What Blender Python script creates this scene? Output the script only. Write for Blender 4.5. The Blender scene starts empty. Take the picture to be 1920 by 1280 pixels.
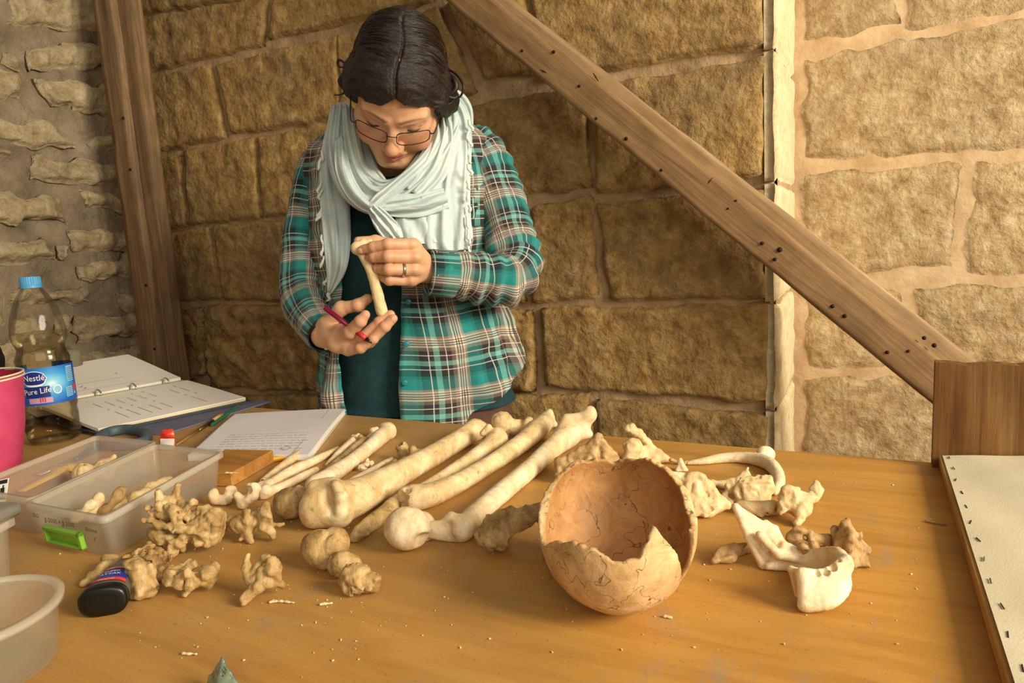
import bpy, math, random
import numpy as np


# ---------------------------------------------------------------- camera, light, exposure
SC = bpy.context.scene
COL = SC.collection
FPX = 1290.0
TT = 0.85                    # table top height
CAM = np.array([0.0, 0.0, TT + 0.32])
UP = np.array([-0.05830175, -0.98776624, -0.1446332]); UP /= np.linalg.norm(UP)
RT = np.array([0.88933706, 0.01442752, -0.45702456]); RT -= UP * (UP @ RT); RT /= np.linalg.norm(RT)
FW = np.cross(UP, RT)
if FW[2] < 0: FW = -FW
MC = np.array([RT, FW, UP])          # photo camera axes (right, down, forward) to world
cam_d = bpy.data.cameras.new('camera'); cam = bpy.data.objects.new('camera', cam_d); COL.objects.link(cam)
cam_d.sensor_width = 36.0; cam_d.lens = FPX / 1920 * 36.0; cam_d.clip_start = 0.02
from mathutils import Matrix, Vector
cx, cy, cz = MC @ [1, 0, 0], MC @ [0, -1, 0], MC @ [0, 0, -1]
cam.matrix_world = Matrix(((cx[0], cy[0], cz[0], CAM[0]), (cx[1], cy[1], cz[1], CAM[1]), (cx[2], cy[2], cz[2], CAM[2]), (0, 0, 0, 1)))
SC.camera = cam
SC.view_settings.view_transform = 'Standard'; SC.view_settings.look = 'None'
SC.view_settings.gamma = 1.0; SC.view_settings.use_curve_mapping = False
SC.view_settings.exposure = 0.0
world = bpy.data.worlds.new('world'); SC.world = world; world.use_nodes = True
bg = world.node_tree.nodes['Background']; bg.inputs[0].default_value = (1.0, 0.90, 0.74, 1); bg.inputs[1].default_value = 0.235
def area(name, loc, target, sx, sy, power, colr):
    d = bpy.data.lights.new(name, 'AREA'); d.shape = 'RECTANGLE'; d.size = sx; d.size_y = sy; d.energy = power; d.color = colr
    o = bpy.data.objects.new(name, d); COL.objects.link(o); o.location = loc
    o.rotation_euler = (Vector(target) - Vector(loc)).to_track_quat('-Z', 'Y').to_euler()
    return o
area('daylight_from_right_opening', (2.5, 0.35, 2.15), (-0.6, 0.95, 0.95), 1.2, 1.1, 165, (1.0, 0.91, 0.75))
area('added_front_fill', (1.7, -1.7, 2.3), (-0.6, 1.5, 1.1), 2.0, 1.6, 42, (1.0, 0.93, 0.8))  # unseen fill lamp added to brighten the main wall from the front

# ---------------------------------------------------------------- photo pixel -> real place
def ray(x, y): return MC @ np.array([(x - 960) / FPX, (y - 640) / FPX, 1.0])
def pv(x, y, d): return CAM + ray(x, y) * d                         # at view depth d
def tp(x, y, z=0.0):                                                # on the level z above the table top
    r = ray(x, y); return CAM + r * ((TT + z - CAM[2]) / r[2])
def yp(x, y, Y): r = ray(x, y); return CAM + r * (Y / r[1])
def xp(x, y, X): r = ray(x, y); return CAM + r * (X / r[0])
def depth(P): return float((np.asarray(P) - CAM) @ (MC @ [0, 0, 1.0]))

# ---------------------------------------------------------------- noise
def _h(i, j, k, s):
    h = (i * 374761393 + j * 668265263 + k * 1440662683 + s * 974711) & 0xffffffff
    h = ((h ^ (h >> 13)) * 1274126177) & 0xffffffff
    h = ((h ^ (h >> 16)) * 2246822519) & 0xffffffff
    return ((h ^ (h >> 15)) & 0xffffff) / float(0xffffff)
def vnoise(P, s=0):
    P = np.asarray(P, float); I = np.floor(P).astype(np.int64); f = P - I; f = f * f * (3 - 2 * f)
    r = np.zeros(len(P))
    for a in (0, 1):
        wx = f[:, 0] if a else 1 - f[:, 0]
        for b in (0, 1):
            wy = f[:, 1] if b else 1 - f[:, 1]
            for c in (0, 1):
                wz = f[:, 2] if c else 1 - f[:, 2]
                r += wx * wy * wz * _h(I[:, 0] + a, I[:, 1] + b, I[:, 2] + c, s)
    return r * 2 - 1
def fbm(P, o=3, s=0):
    P = np.asarray(P, float); r = 0; a = 1.0
    for k in range(o): r = r + a * vnoise(P * (2.03 ** k), s + 17 * k); a *= 0.5
    return r

# ---------------------------------------------------------------- objects
WL = {}
def mesh(name, V, F, uv=None, smooth=True):
    me = bpy.data.meshes.new(name)
    if isinstance(F, np.ndarray):
        nv, nf, k = len(V), len(F), F.shape[1]
        me.vertices.add(nv); me.vertices.foreach_set('co', np.asarray(V, np.float32).ravel())
        me.loops.add(nf * k); me.loops.foreach_set('vertex_index', F.astype(np.int32).ravel())
        me.polygons.add(nf); me.polygons.foreach_set('loop_start', np.arange(0, nf * k, k, dtype=np.int32))
        me.update(calc_edges=True)
    else:
        me.from_pydata([tuple(map(float, v)) for v in V], [], [tuple(map(int, f)) for f in F])
    if smooth: me.polygons.foreach_set('use_smooth', [True] * len(me.polygons))
    if uv is not None:
        uv = np.asarray(uv, float)
        at = me.attributes.new('cloth_uv', 'FLOAT_VECTOR', 'POINT')
        at.data.foreach_set('vector', np.hstack([uv, np.zeros((len(uv), 3 - uv.shape[1]))]).astype(np.float32).ravel())
    me.update(); return me
def tag(o, label=None, cat=None, group=None, kind=None):
    if label: o['label'] = label
    if cat: o['category'] = cat
    if group: o['group'] = group
    if kind: o['kind'] = kind
    return o
def thing(name, label, cat, loc, group=None):
    o = bpy.data.objects.new(name, None); COL.objects.link(o); o.empty_display_size = 0.05
    o.location = loc; WL[o] = np.array(loc, float); return tag(o, label, cat, group)
def obj(name, V, F, m, parent=None, origin=None, uv=None, smooth=True, label=None, kind=None):
    V = np.asarray(V, float)
    if parent is not None:
        base = WL[parent]
        org = base if origin is None else np.asarray(origin, float)
    else:
        org = np.array([V[:, 0].mean(), V[:, 1].mean(), V[:, 2].min()]) if origin is None else np.asarray(origin, float)
        base = np.zeros(3)
    o = bpy.data.objects.new(name, mesh(name, V - org, F, uv, smooth)); COL.objects.link(o)
    o.data.materials.append(m)
    if parent is not None: o.parent = parent
    o.location = org - base; WL[o] = org
    if label: o['label'] = label
    if kind: o['kind'] = kind
    return o
def solo(name, V, F, m, label, cat, group=None, **k): return tag(obj(name, V, F, m, **k), label, cat, group)
def join(*parts):
    V = []; F = []; n = 0
    for v, f in parts:
        V.append(np.asarray(v, float)); F += [tuple(i + n for i in q) for q in f]; n += len(v)
    return np.vstack(V), F

# ---------------------------------------------------------------- plain shapes (return verts, faces)
def box(c, s, R=None, bev=0.0):
    hx, hy, hz = np.array(s, float) / 2
    if bev <= 0:
        V = np.array([[x, y, z] for x in (-hx, hx) for y in (-hy, hy) for z in (-hz, hz)])
        F = [(0, 1, 3, 2), (4, 6, 7, 5), (0, 4, 5, 1), (2, 3, 7, 6), (0, 2, 6, 4), (1, 5, 7, 3)]
    else:
        b = min(bev, hx * .9, hy * .9, hz * .9); V = []; ix = {}
        for sx in (-1, 1):
            for sy in (-1, 1):
                for sz in (-1, 1):
                    for a in range(3):
                        p = [sx * (hx - b), sy * (hy - b), sz * (hz - b)]; p[a] = (sx * hx, sy * hy, sz * hz)[a]
                        ix[(sx, sy, sz, a)] = len(V); V.append(p)
        F = []
        for a in range(3):
            o1, o2 = (a + 1) % 3, (a + 2) % 3
            for s_ in (-1, 1):
                q = []
                for (u, v) in ((-1, -1), (1, -1), (1, 1), (-1, 1)):
                    k = [0, 0, 0]; k[a] = s_; k[o1] = u; k[o2] = v; q.append(ix[(*k, a)])
                F.append(tuple(q if s_ > 0 else q[::-1]))
        for a in range(3):
            o1, o2 = (a + 1) % 3, (a + 2) % 3
            for u in (-1, 1):
                for v in (-1, 1):
                    q = []
                    for (s_, w) in ((-1, o1), (1, o1), (1, o2), (-1, o2)):
                        k = [0, 0, 0]; k[a] = s_; k[o1] = u; k[o2] = v; q.append(ix[(*k, w)])
                    F.append(tuple(q if u * v < 0 else q[::-1]))
        for sx in (-1, 1):
            for sy in (-1, 1):
                for sz in (-1, 1):
                    q = [ix[(sx, sy, sz, a)] for a in range(3)]
                    F.append(tuple(q if sx * sy * sz > 0 else q[::-1]))
        V = np.array(V)
    if R is not None: V = V @ np.asarray(R, float).T
    return V + np.asarray(c, float), F
def frame(ax, up=(0, 0, 1)):
    z = np.asarray(ax, float); z = z / np.linalg.norm(z); u = np.asarray(up, float)
    x = np.cross(u, z)
    if np.linalg.norm(x) < 1e-5: x = np.cross([1, 0, 0], z)
    x /= np.linalg.norm(x); y = np.cross(z, x); return np.array([x, y, z]).T     # columns
def bar(a, b, w, t, up=(0, 0, 1), bev=0.0):
    a = np.asarray(a, float); b = np.asarray(b, float); R = frame(b - a, up)
    return box((a + b) / 2, (w, t, np.linalg.norm(b - a)), R, bev)
def grid_faces(n, m, wrap=False):
    F = []
    for i in range(n - 1):
        for j in range(m if wrap else m - 1):
            j2 = (j + 1) % m; F.append((i * m + j, i * m + j2, (i + 1) * m + j2, (i + 1) * m + j))
    return F
def lathe(profile, n=32, c=(0, 0, 0), caps=(True, True)):
    V = []; F = []
    for r, z in profile:
        for k in range(n):
            t = 2 * math.pi * k / n; V.append((r * math.cos(t), r * math.sin(t), z))
    F = grid_faces(len(profile), n, True)
    if caps[0]: F.append(tuple(range(n))[::-1])
    if caps[1]: F.append(tuple(range((len(profile) - 1) * n, len(profile) * n)))
    return np.array(V) + np.asarray(c, float), F
def spline(P, n):
    P = np.asarray(P, float); m = len(P)
    if m == 2: return np.array([P[0] + (P[1] - P[0]) * t for t in np.linspace(0, 1, n)])
    Q = np.vstack([2 * P[0] - P[1], P, 2 * P[-1] - P[-2]]); out = []
    for t in np.linspace(0, m - 1 - 1e-9, n):
        i = int(t); f = t - i; a, b, c, d = Q[i:i + 4]
        out.append(.5 * (2 * b + (c - a) * f + (2 * a - 5 * b + 4 * c - d) * f * f + (3 * b - a - 3 * c + d) * f ** 3))
    return np.array(out)
def tube(P, r, n=10, caps=True, sub=None):
    P = np.asarray(P, float); r = np.broadcast_to(np.asarray(r, float), (len(P),))
    if sub: Q = spline(np.hstack([P, r[:, None]]), sub); P = Q[:, :3]; r = np.maximum(Q[:, 3], 1e-5)
    V = []; x = None
    for i in range(len(P)):
        t = P[min(i + 1, len(P) - 1)] - P[max(i - 1, 0)]; t = t / (np.linalg.norm(t) + 1e-12)
        if x is None: x = frame(t)[:, 0]
        x = x - t * (x @ t); x /= np.linalg.norm(x); y = np.cross(t, x)
        for k in range(n):
            a = 2 * math.pi * k / n; V.append(P[i] + r[i] * (math.cos(a) * x + math.sin(a) * y))
    F = grid_faces(len(P), n, True)
    if caps: F.append(tuple(range(n))[::-1]); F.append(tuple(range((len(P) - 1) * n, len(P) * n)))
    return np.array(V), F
def slab(poly, z0, z1):                                             # flat polygon (x,y) from z0 to z1
    n = len(poly); V = [(p[0], p[1], z0) for p in poly] + [(p[0], p[1], z1) for p in poly]
    F = [tuple(range(n))[::-1], tuple(range(n, 2 * n))] + [(i, (i + 1) % n, n + (i + 1) % n, n + i) for i in range(n)]
    return np.array(V, float), F

# ---------------------------------------------------------------- solid modelling with distance fields
class Solid:
    def __init__(s, k=0.004): s.ops = []; s.k = k; s.lo = np.full(3, 1e9); s.hi = -s.lo; s.disp = []; s.cut = []
    def _b(s, pts, r):
        pts = np.atleast_2d(pts); s.lo = np.minimum(s.lo, pts.min(0) - r); s.hi = np.maximum(s.hi, pts.max(0) + r)
    def add(s, f, k=None, mode=1): s.ops.append((f, s.k if k is None else k, mode)); return s
    def cone(s, a, b, ra, rb=None, k=None, mode=1, flat=None):
        a = np.asarray(a, float); b = np.asarray(b, float); rb = ra if rb is None else rb; ba = b - a; L = ba @ ba + 1e-12
        def f(P):
            pa = P - a; t = np.clip(pa @ ba / L, 0, 1); q = pa - t[:, None] * ba
            if flat is not None: q = q + (flat[1] - 1) * (q @ flat[0])[:, None] * flat[0]
            return np.sqrt((q * q).sum(1)) - (ra + (rb - ra) * t)
        if mode > 0: s._b([a, b], max(ra, rb))
        return s.add(f, k, mode)
    def chain(s, pts, radii, k=None, mode=1, flat=None):
        for i in range(len(pts) - 1): s.cone(pts[i], pts[i + 1], radii[i], radii[i + 1], k, mode, flat)
        return s
    def ell(s, c, r, R=None, k=None, mode=1):
        c = np.asarray(c, float); r = np.broadcast_to(np.asarray(r, float), (3,)).copy(); R = np.eye(3) if R is None else np.asarray(R, float)
        def f(P):
            q = (P - c) @ R; k0 = np.sqrt(((q / r) ** 2).sum(1)); k1 = np.sqrt(((q / r / r) ** 2).sum(1)) + 1e-9
            return np.where(k0 < 1e-6, -r.min(), k0 * (k0 - 1) / k1)
        if mode > 0: s._b([c], r.max())
        return s.add(f, k, mode)
    def box(s, c, h, R=None, rad=0.002, k=None, mode=1):
        c = np.asarray(c, float); h = np.asarray(h, float) - rad; R = np.eye(3) if R is None else np.asarray(R, float)
        def f(P):
            q = np.abs((P - c) @ R) - h
            return np.sqrt((np.maximum(q, 0) ** 2).sum(1)) + np.minimum(q.max(1), 0) - rad
        if mode > 0: s._b([c], np.linalg.norm(h) + rad)
        return s.add(f, k, mode)
    def tri(s, a, b, c, r, k=None, mode=1):
        a, b, c = (np.asarray(q, float) for q in (a, b, c)); n = np.cross(b - a, c - a); n /= (np.linalg.norm(n) + 1e-12)
        def seg(P, u, v):
            d = v - u; t = np.clip((P - u) @ d / (d @ d + 1e-12), 0, 1); q = P - u - t[:, None] * d; return np.sqrt((q * q).sum(1))
        def f(P):
            h = (P - a) @ n; ins = np.ones(len(P), bool)
            for u, v in ((a, b), (b, c), (c, a)): ins &= (P - u) @ np.cross(n, v - u) >= 0
            e = np.minimum(np.minimum(seg(P, a, b), seg(P, b, c)), seg(P, c, a))
            return np.where(ins, np.abs(h), e) - r
        if mode > 0: s._b([a, b, c], r)
        return s.add(f, k, mode)
    def quad(s, a, b, c, d, r, k=None): return s.tri(a, b, c, r, k).tri(a, c, d, r, k)
    def field(s, P):
        d = np.full(len(P), 1.0)
        for f, k, m in s.ops:
            e = f(P)
            if m > 0:
                h = np.clip(.5 + .5 * (d - e) / k, 0, 1); d = d * (1 - h) + e * h - k * h * (1 - h)
            else:
                e = -e; h = np.clip(.5 - .5 * (d - e) / k, 0, 1); d = d * (1 - h) + e * h + k * h * (1 - h)
        return d
    def full(s, P):
        d = s.field(P)
        for f in s.disp: d = d + f(P)
        for f in s.cut: d = np.maximum(d, f(P))
        return d
    def noise(s, amp, size, o=2, seed=0): s.disp.append(lambda P: amp * fbm(P / size, o, seed)); s.amp = getattr(s, 'amp', 0) + amp * 1.8; return s
    def pits(s, amp, size, seed=0, thr=0.35, where=None):
        def f(P):
            v = amp * np.clip((vnoise(P / size, seed) - thr) * 3, 0, 1)
            return v if where is None else v * where(P)
        s.disp.append(f); return s
    def table(s): s.cut.append(lambda P: (TT + 0.0006) - P[:, 2]); return s
    def mesh(s, h, lo=None, hi=None):
        amp = getattr(s, 'amp', 0)
        lo = (s.lo if lo is None else np.asarray(lo, float)) - amp - 2.5 * h; hi = (s.hi if hi is None else np.asarray(hi, float)) + amp + 2.5 * h
        B = 6; nb = np.ceil((hi - lo) / (h * B)).astype(int) + 1
        g = np.stack(np.meshgrid(*[lo[i] + (np.arange(nb[i]) + .5) * h * B for i in range(3)], indexing='ij'), -1).reshape(-1, 3)
        d0 = s.field(g)
        for f in s.cut: d0 = np.maximum(d0, f(g))
        D = np.repeat(np.repeat(np.repeat(d0.reshape(nb), B, 0), B, 1), B, 2).astype(np.float32)
        act = np.abs(d0) < h * B * 1.25 + amp + .4 * s.k
        idx = np.argwhere(act.reshape(nb)); o = np.stack(np.meshgrid(*[np.arange(B)] * 3, indexing='ij'), -1).reshape(-1, 3)
        for c in range(0, len(idx), 1500):
            vi = (idx[c:c + 1500, None, :] * B + o[None]).reshape(-1, 3)
            D[vi[:, 0], vi[:, 1], vi[:, 2]] = s.full(lo + (vi + .5) * h)
        return nets(D, lo + .5 * h, h)
def nets(D, org, h):
    S = D < 0; n = np.array(D.shape) - 1
    cnt = np.zeros(n, np.int8)
    C = [(a, b, c) for a in (0, 1) for b in (0, 1) for c in (0, 1)]
    for a, b, c in C: cnt += S[a:a + n[0], b:b + n[1], c:c + n[2]]
    cell = np.argwhere((cnt > 0) & (cnt < 8)); ids = np.full(n, -1, np.int64); ids[tuple(cell.T)] = np.arange(len(cell))
    pos = np.zeros((len(cell), 3)); w = np.zeros(len(cell))
    for a in range(3):
        o1, o2 = (a + 1) % 3, (a + 2) % 3
        for u in (0, 1):
            for v in (0, 1):
                p = np.zeros(3, int); p[o1] = u; p[o2] = v; q = p.copy(); q[a] = 1
                d0 = D[tuple((cell + p).T)].astype(float); d1 = D[tuple((cell + q).T)].astype(float)
                m = (d0 < 0) != (d1 < 0); t = np.where(m, d0 / np.where(m, d0 - d1, 1), 0)
                e = np.tile(p.astype(float), (len(cell), 1)); e[:, a] = t
                pos += e * m[:, None]; w += m
    V = org + (cell + pos / w[:, None]) * h; Q = []
    for a in range(3):
        o1, o2 = (a + 1) % 3, (a + 2) % 3
        s0 = [slice(None)] * 3; s1 = [slice(None)] * 3; s0[a] = slice(0, -1); s1[a] = slice(1, None)
        A = S[tuple(s0)]; Bm = S[tuple(s1)]; e = np.argwhere(A != Bm)
        e = e[(e[:, o1] > 0) & (e[:, o2] > 0) & (e[:, o1] < n[o1]) & (e[:, o2] < n[o2])]
        u = np.zeros(3, int); u[o1] = 1; v = np.zeros(3, int); v[o2] = 1
        q = np.stack([ids[tuple((e - u - v).T)], ids[tuple((e - v).T)], ids[tuple(e.T)], ids[tuple((e - u).T)]], 1)
        fl = ~A[tuple(e.T)]; q[fl] = q[fl][:, ::-1]; Q.append(q)
    Q = np.vstack(Q); Q = Q[(Q >= 0).all(1)]
    return V, Q
# ---------------------------------------------------------------- materials
def srgb(h):
    if isinstance(h, str): c = [int(h[i:i + 2], 16) / 255 for i in (0, 2, 4)]
    else: c = h
    return tuple((x / 12.92 if x <= .04045 else ((x + .055) / 1.055) ** 2.4) for x in c) + (1.0,)
class NT:
    def __init__(s, name):
        s.m = bpy.data.materials.new(name); s.m.use_nodes = True; s.t = s.m.node_tree; s.t.nodes.clear()
        s.out = s.t.nodes.new('ShaderNodeOutputMaterial')
    def n(s, typ, ins=None, **p):
        nd = s.t.nodes.new('ShaderNode' + typ)
        for k, v in p.items(): setattr(nd, k, v)
        for k, v in (ins or {}).items():
            i = nd.inputs[k]
            if hasattr(v, 'is_output') or hasattr(v, 'links') and not isinstance(v, (tuple, float, int)): s.t.links.new(v, i)
            else: i.default_value = v
        return nd
    def co(s, scale=(1, 1, 1), rot=(0, 0, 0), src='Object'):
        if src == 'cloth_uv': o = s.n('Attribute', attribute_name='cloth_uv').outputs['Vector']
        elif src == 'World': o = s.n('NewGeometry').outputs['Position']
        else: o = s.n('TexCoord').outputs[src]
        return s.n('Mapping', {'Vector': o, 'Scale': scale, 'Rotation': rot}).outputs[0]
    def noise(s, v, scale, detail=4, rough=.6, dist=0): return s.n('TexNoise', {'Vector': v, 'Scale': scale, 'Detail': detail, 'Roughness': rough, 'Distortion': dist}).outputs['Fac']
    def ramp(s, f, stops, interp='LINEAR'):
        r = s.n('ValToRGB', {'Fac': f}); c = r.color_ramp; c.interpolation = interp
        while len(c.elements) < len(stops): c.elements.new(0.5)
        for e, (p, col) in zip(c.elements, stops): e.position = p; e.color = srgb(col) if isinstance(col, str) else (col, col, col, 1)
        return r.outputs['Color']
    def mix(s, f, a, b, mode='MIX'):
        nd = s.n('Mix', data_type='RGBA', blend_type=mode)
        for sock, v in ((nd.inputs[0], f), (nd.inputs[6], a), (nd.inputs[7], b)):
            if isinstance(v, str): sock.default_value = srgb(v)
            elif isinstance(v, (int, float, tuple)): sock.default_value = v
            else: s.t.links.new(v, sock)
        return nd.outputs[2]
    def math(s, op, a, b=0.0, clamp=False):
        nd = s.n('Math', operation=op, use_clamp=clamp)
        for i, v in enumerate((a, b)):
            if isinstance(v, (int, float)): nd.inputs[i].default_value = v
            else: s.t.links.new(v, nd.inputs[i])
        return nd.outputs[0]
    def bump(s, h, strength=.5, dist=.002, normal=None):
        ins = {'Height': h, 'Strength': strength, 'Distance': dist}
        if normal is not None: ins['Normal'] = normal
        return s.n('Bump', ins).outputs[0]
    def bsdf(s, color, rough=.8, normal=None, **k):
        ins = {'Base Color': srgb(color) if isinstance(color, str) else color, 'Roughness': rough}
        if normal is not None: ins['Normal'] = normal
        for a, v in k.items(): ins[a.replace('_', ' ')] = v
        b = s.n('BsdfPrincipled', ins); s.t.links.new(b.outputs[0], s.out.inputs[0]); return b
    def done(s, sh=None):
        if sh is not None: s.t.links.new(sh, s.out.inputs[0])
        return s.m
def plain(name, col, rough=.5, **k):
    t = NT(name); t.bsdf(col, rough, **k); return t.m
def mottled(name, a, b, scale=20, rough=.8, bump=.3, bdist=.002, bscale=None, stretch=(1, 1, 1), src='Object', c=None, detail=5, **k):
    t = NT(name); v = t.co(stretch, src=src); f = t.noise(v, scale, detail)
    col = t.ramp(f, [(.3, a), (.5, c), (.7, b)] if c else [(.32, a), (.68, b)])
    nb = t.noise(v, bscale or scale * 4, 4); t.bsdf(col, rough, t.bump(nb, bump, bdist), **k); return t.m
def stone_mat(name, lo, mid, hi, relief=.9, dist=.008, grey='8a7452'):
    t = NT(name); v = t.co(src='World')
    rnd = t.n('ObjectInfo').outputs['Random']
    big = t.noise(v, 5, 4, .6, .4); med = t.noise(v, 26, 6, .65, .3); fine = t.noise(v, 95, 5, .7)
    col = t.ramp(med, [(.25, lo), (.5, mid), (.74, hi)])
    col = t.mix(t.math('MULTIPLY', t.ramp(big, [(.48, 0.0), (.72, 1.0)]), .55), col, grey)
    col = t.mix(.5, col, t.ramp(fine, [(.25, 0.45), (.6, 1.0)]), 'MULTIPLY')
    col = t.mix(1.0, col, t.ramp(rnd, [(0, .86), (1, 1.0)]), 'MULTIPLY')
    vor = t.n('TexVoronoi', {'Vector': v, 'Scale': 70.0, 'Randomness': 1.0}, feature='SMOOTH_F1').outputs['Distance']
    hgt = t.math('ADD', t.math('MULTIPLY', fine, .7), t.math('ADD', t.math('MULTIPLY', vor, .5), t.math('MULTIPLY', med, 1.4)))
    t.bsdf(col, .93, t.bump(hgt, relief, dist)); return t.m
def wood_mat(name, dark, mid, light, along='X', scale=9.0, rough=.75, bump=.4, bdist=.0015, knots=True, stretch=.055, src='Object', spec=.25):
    t = NT(name); sc = {'X': (stretch, 1, 1), 'Y': (1, stretch, 1), 'Z': (1, 1, stretch)}[along]
    v = t.co(sc, src=src); g = t.noise(v, scale * 6, 6, .65, .8); w = t.noise(v, scale, 3, .5, 1.5)
    col = t.ramp(g, [(.28, dark), (.5, mid), (.72, light)])
    col = t.mix(t.math('MULTIPLY', t.ramp(w, [(.4, 0.0), (.7, 1.0)]), .5), col, dark)
    v2 = t.co(src=src); sp = t.noise(v2, 14, 3)
    col = t.mix(.55, col, t.ramp(sp, [(.25, .55), (.6, 1.0)]), 'MULTIPLY')
    fine = t.noise(v, scale * 22, 4, .7)
    t.bsdf(col, rough, t.bump(t.math('ADD', g, t.math('MULTIPLY', fine, .6)), bump, bdist), Specular_IOR_Level=spec); return t.m
def bone_mat(name, lo, mid, hi, stain='6b4a24', crack=0.0, pit=.5, scale=1.0, rough=.62, crack_scale=28.0, inside=False):
    t = NT(name); v = t.co()
    a = t.noise(v, 34 * scale, 7, .68, .6); b = t.noise(v, 150 * scale, 4, .65); c = t.noise(v, 12 * scale, 4, .6, .8)
    col = t.ramp(a, [(.32, lo), (.48, mid), (.64, hi)])
    col = t.mix(t.math('MULTIPLY', t.ramp(c, [(.48, 0.0), (.66, 1.0)]), .6), col, lo)
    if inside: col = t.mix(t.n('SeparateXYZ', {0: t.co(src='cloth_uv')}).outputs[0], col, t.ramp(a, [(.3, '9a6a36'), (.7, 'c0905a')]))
    p = t.ramp(b, [(.34, 1.0), (.44, 0.0)]); pm = t.math('MULTIPLY', t.math('MULTIPLY', p, t.ramp(c, [(.42, 0.0), (.62, 1.0)])), pit)
    col = t.mix(pm, col, stain)
    hgt = t.math('ADD', t.math('MULTIPLY', a, .8), t.math('MULTIPLY', b, .35))
    if crack > 0:
        dv = t.n('VectorMath', {0: v, 1: t.n('TexNoise', {'Vector': v, 'Scale': 30.0, 'Detail': 3}).outputs['Color']}, operation='MULTIPLY_ADD')
        dv.inputs[1].default_value = (1, 1, 1); t.t.links.new(v, dv.inputs[0])
        nz = t.n('TexNoise', {'Vector': v, 'Scale': 22.0, 'Detail': 3}).outputs['Color']
        sc = t.n('VectorMath', operation='SCALE'); t.t.links.new(nz, sc.inputs[0]); sc.inputs['Scale'].default_value = .03
        t.t.links.new(sc.outputs[0], dv.inputs[2])
        e = t.n('TexVoronoi', {'Vector': dv.outputs[0], 'Scale': crack_scale}, feature='DISTANCE_TO_EDGE').outputs['Distance']
        ln = t.math('MULTIPLY', t.ramp(e, [(0.0, 1.0), (.012, 0.0)]), t.ramp(t.noise(v, 14, 2), [(.22, 0.0), (.48, crack)]))
        col = t.mix(ln, col, '3a2410')
    t.bsdf(col, rough, t.bump(hgt, .6, .0026), Specular_IOR_Level=.35, Subsurface_Weight=0.0); return t.m
def clear_mat(name, tint, milk, gloss=.06, rough=.25, transl=.5, ior=1.35):
    t = NT(name); fr = t.n('LayerWeight', {'Blend': .25}).outputs['Fresnel']
    tr = t.n('BsdfTransparent', {'Color': srgb('fdfcf8')}).outputs[0]
    df = t.n('BsdfDiffuse', {'Color': srgb(tint)}).outputs[0]; tl = t.n('BsdfTranslucent', {'Color': srgb(tint)}).outputs[0]
    mk = t.n('MixShader', {0: transl, 1: df, 2: tl}).outputs[0]
    mm = t.n('MixShader', {0: milk, 1: tr, 2: mk}).outputs[0]
    gl = t.n('BsdfGlossy', {'Roughness': rough}).outputs[0]
    return t.done(t.n('MixShader', {0: t.math('MULTIPLY', fr, gloss * 6, True), 1: mm, 2: gl}).outputs[0])

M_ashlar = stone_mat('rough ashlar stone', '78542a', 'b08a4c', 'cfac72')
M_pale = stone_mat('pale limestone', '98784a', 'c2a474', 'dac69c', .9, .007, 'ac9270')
M_return = stone_mat('stone edge painted sunlit', 'd2b684', 'e6d2a4', 'f0e2bc', .5, .004, 'd8c090')  # sunlight on the corner return is painted in as a paler stone colour
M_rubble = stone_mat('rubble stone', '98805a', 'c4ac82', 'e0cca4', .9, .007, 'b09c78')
M_mortar = mottled('pinkish lime mortar', '967650', 'bb9c74', 18, .95, .7, .006, 60, src='World')
M_mortar_pale = mottled('pale pink pointing', 'b59468', 'd0b48c', 14, .95, .6, .004, 60, src='World')
M_mortar_grey = mottled('grey earthy mortar', '74654e', 'a08e72', 12, .95, .9, .012, 40, src='World')
M_dirt = mottled('trodden earth', '6a5336', '93774f', 6, .95, .6, .01)
M_post = wood_mat('weathered post wood', '5e4a34', '8a6c4a', 'aa8a64', 'Z', 12)
M_beam = wood_mat('old beam wood', '6b4e32', '94724a', 'ae8c60', 'Z', 9, bump=.6)
M_beam2 = wood_mat('pale batten wood', '84684a', 'a8885c', 'c4a67c', 'Z', 9)
M_board = wood_mat('dark weathered board', '4e3014', '7a5228', '94703e', 'Z', 9, bump=.5, stretch=.03)
M_frame = wood_mat('pine frame wood', '9a6a30', 'c29350', 'd8b274', 'Y', 8)
M_block = wood_mat('offcut wood', '8a5620', 'b07a38', 'c48f4c', 'X', 9)
M_rust = plain('rusty nail', '2a1a10', .7, Metallic=.5)
M_knot = plain('dark knot', '3a2616', .8)
M_steel = plain('bright steel', 'c8c2b4', .25, Metallic=1.0)
M_black = plain('black plastic', '0b0a09', .35)
M_white = plain('white ink', 'f2efe8', .6)
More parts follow.
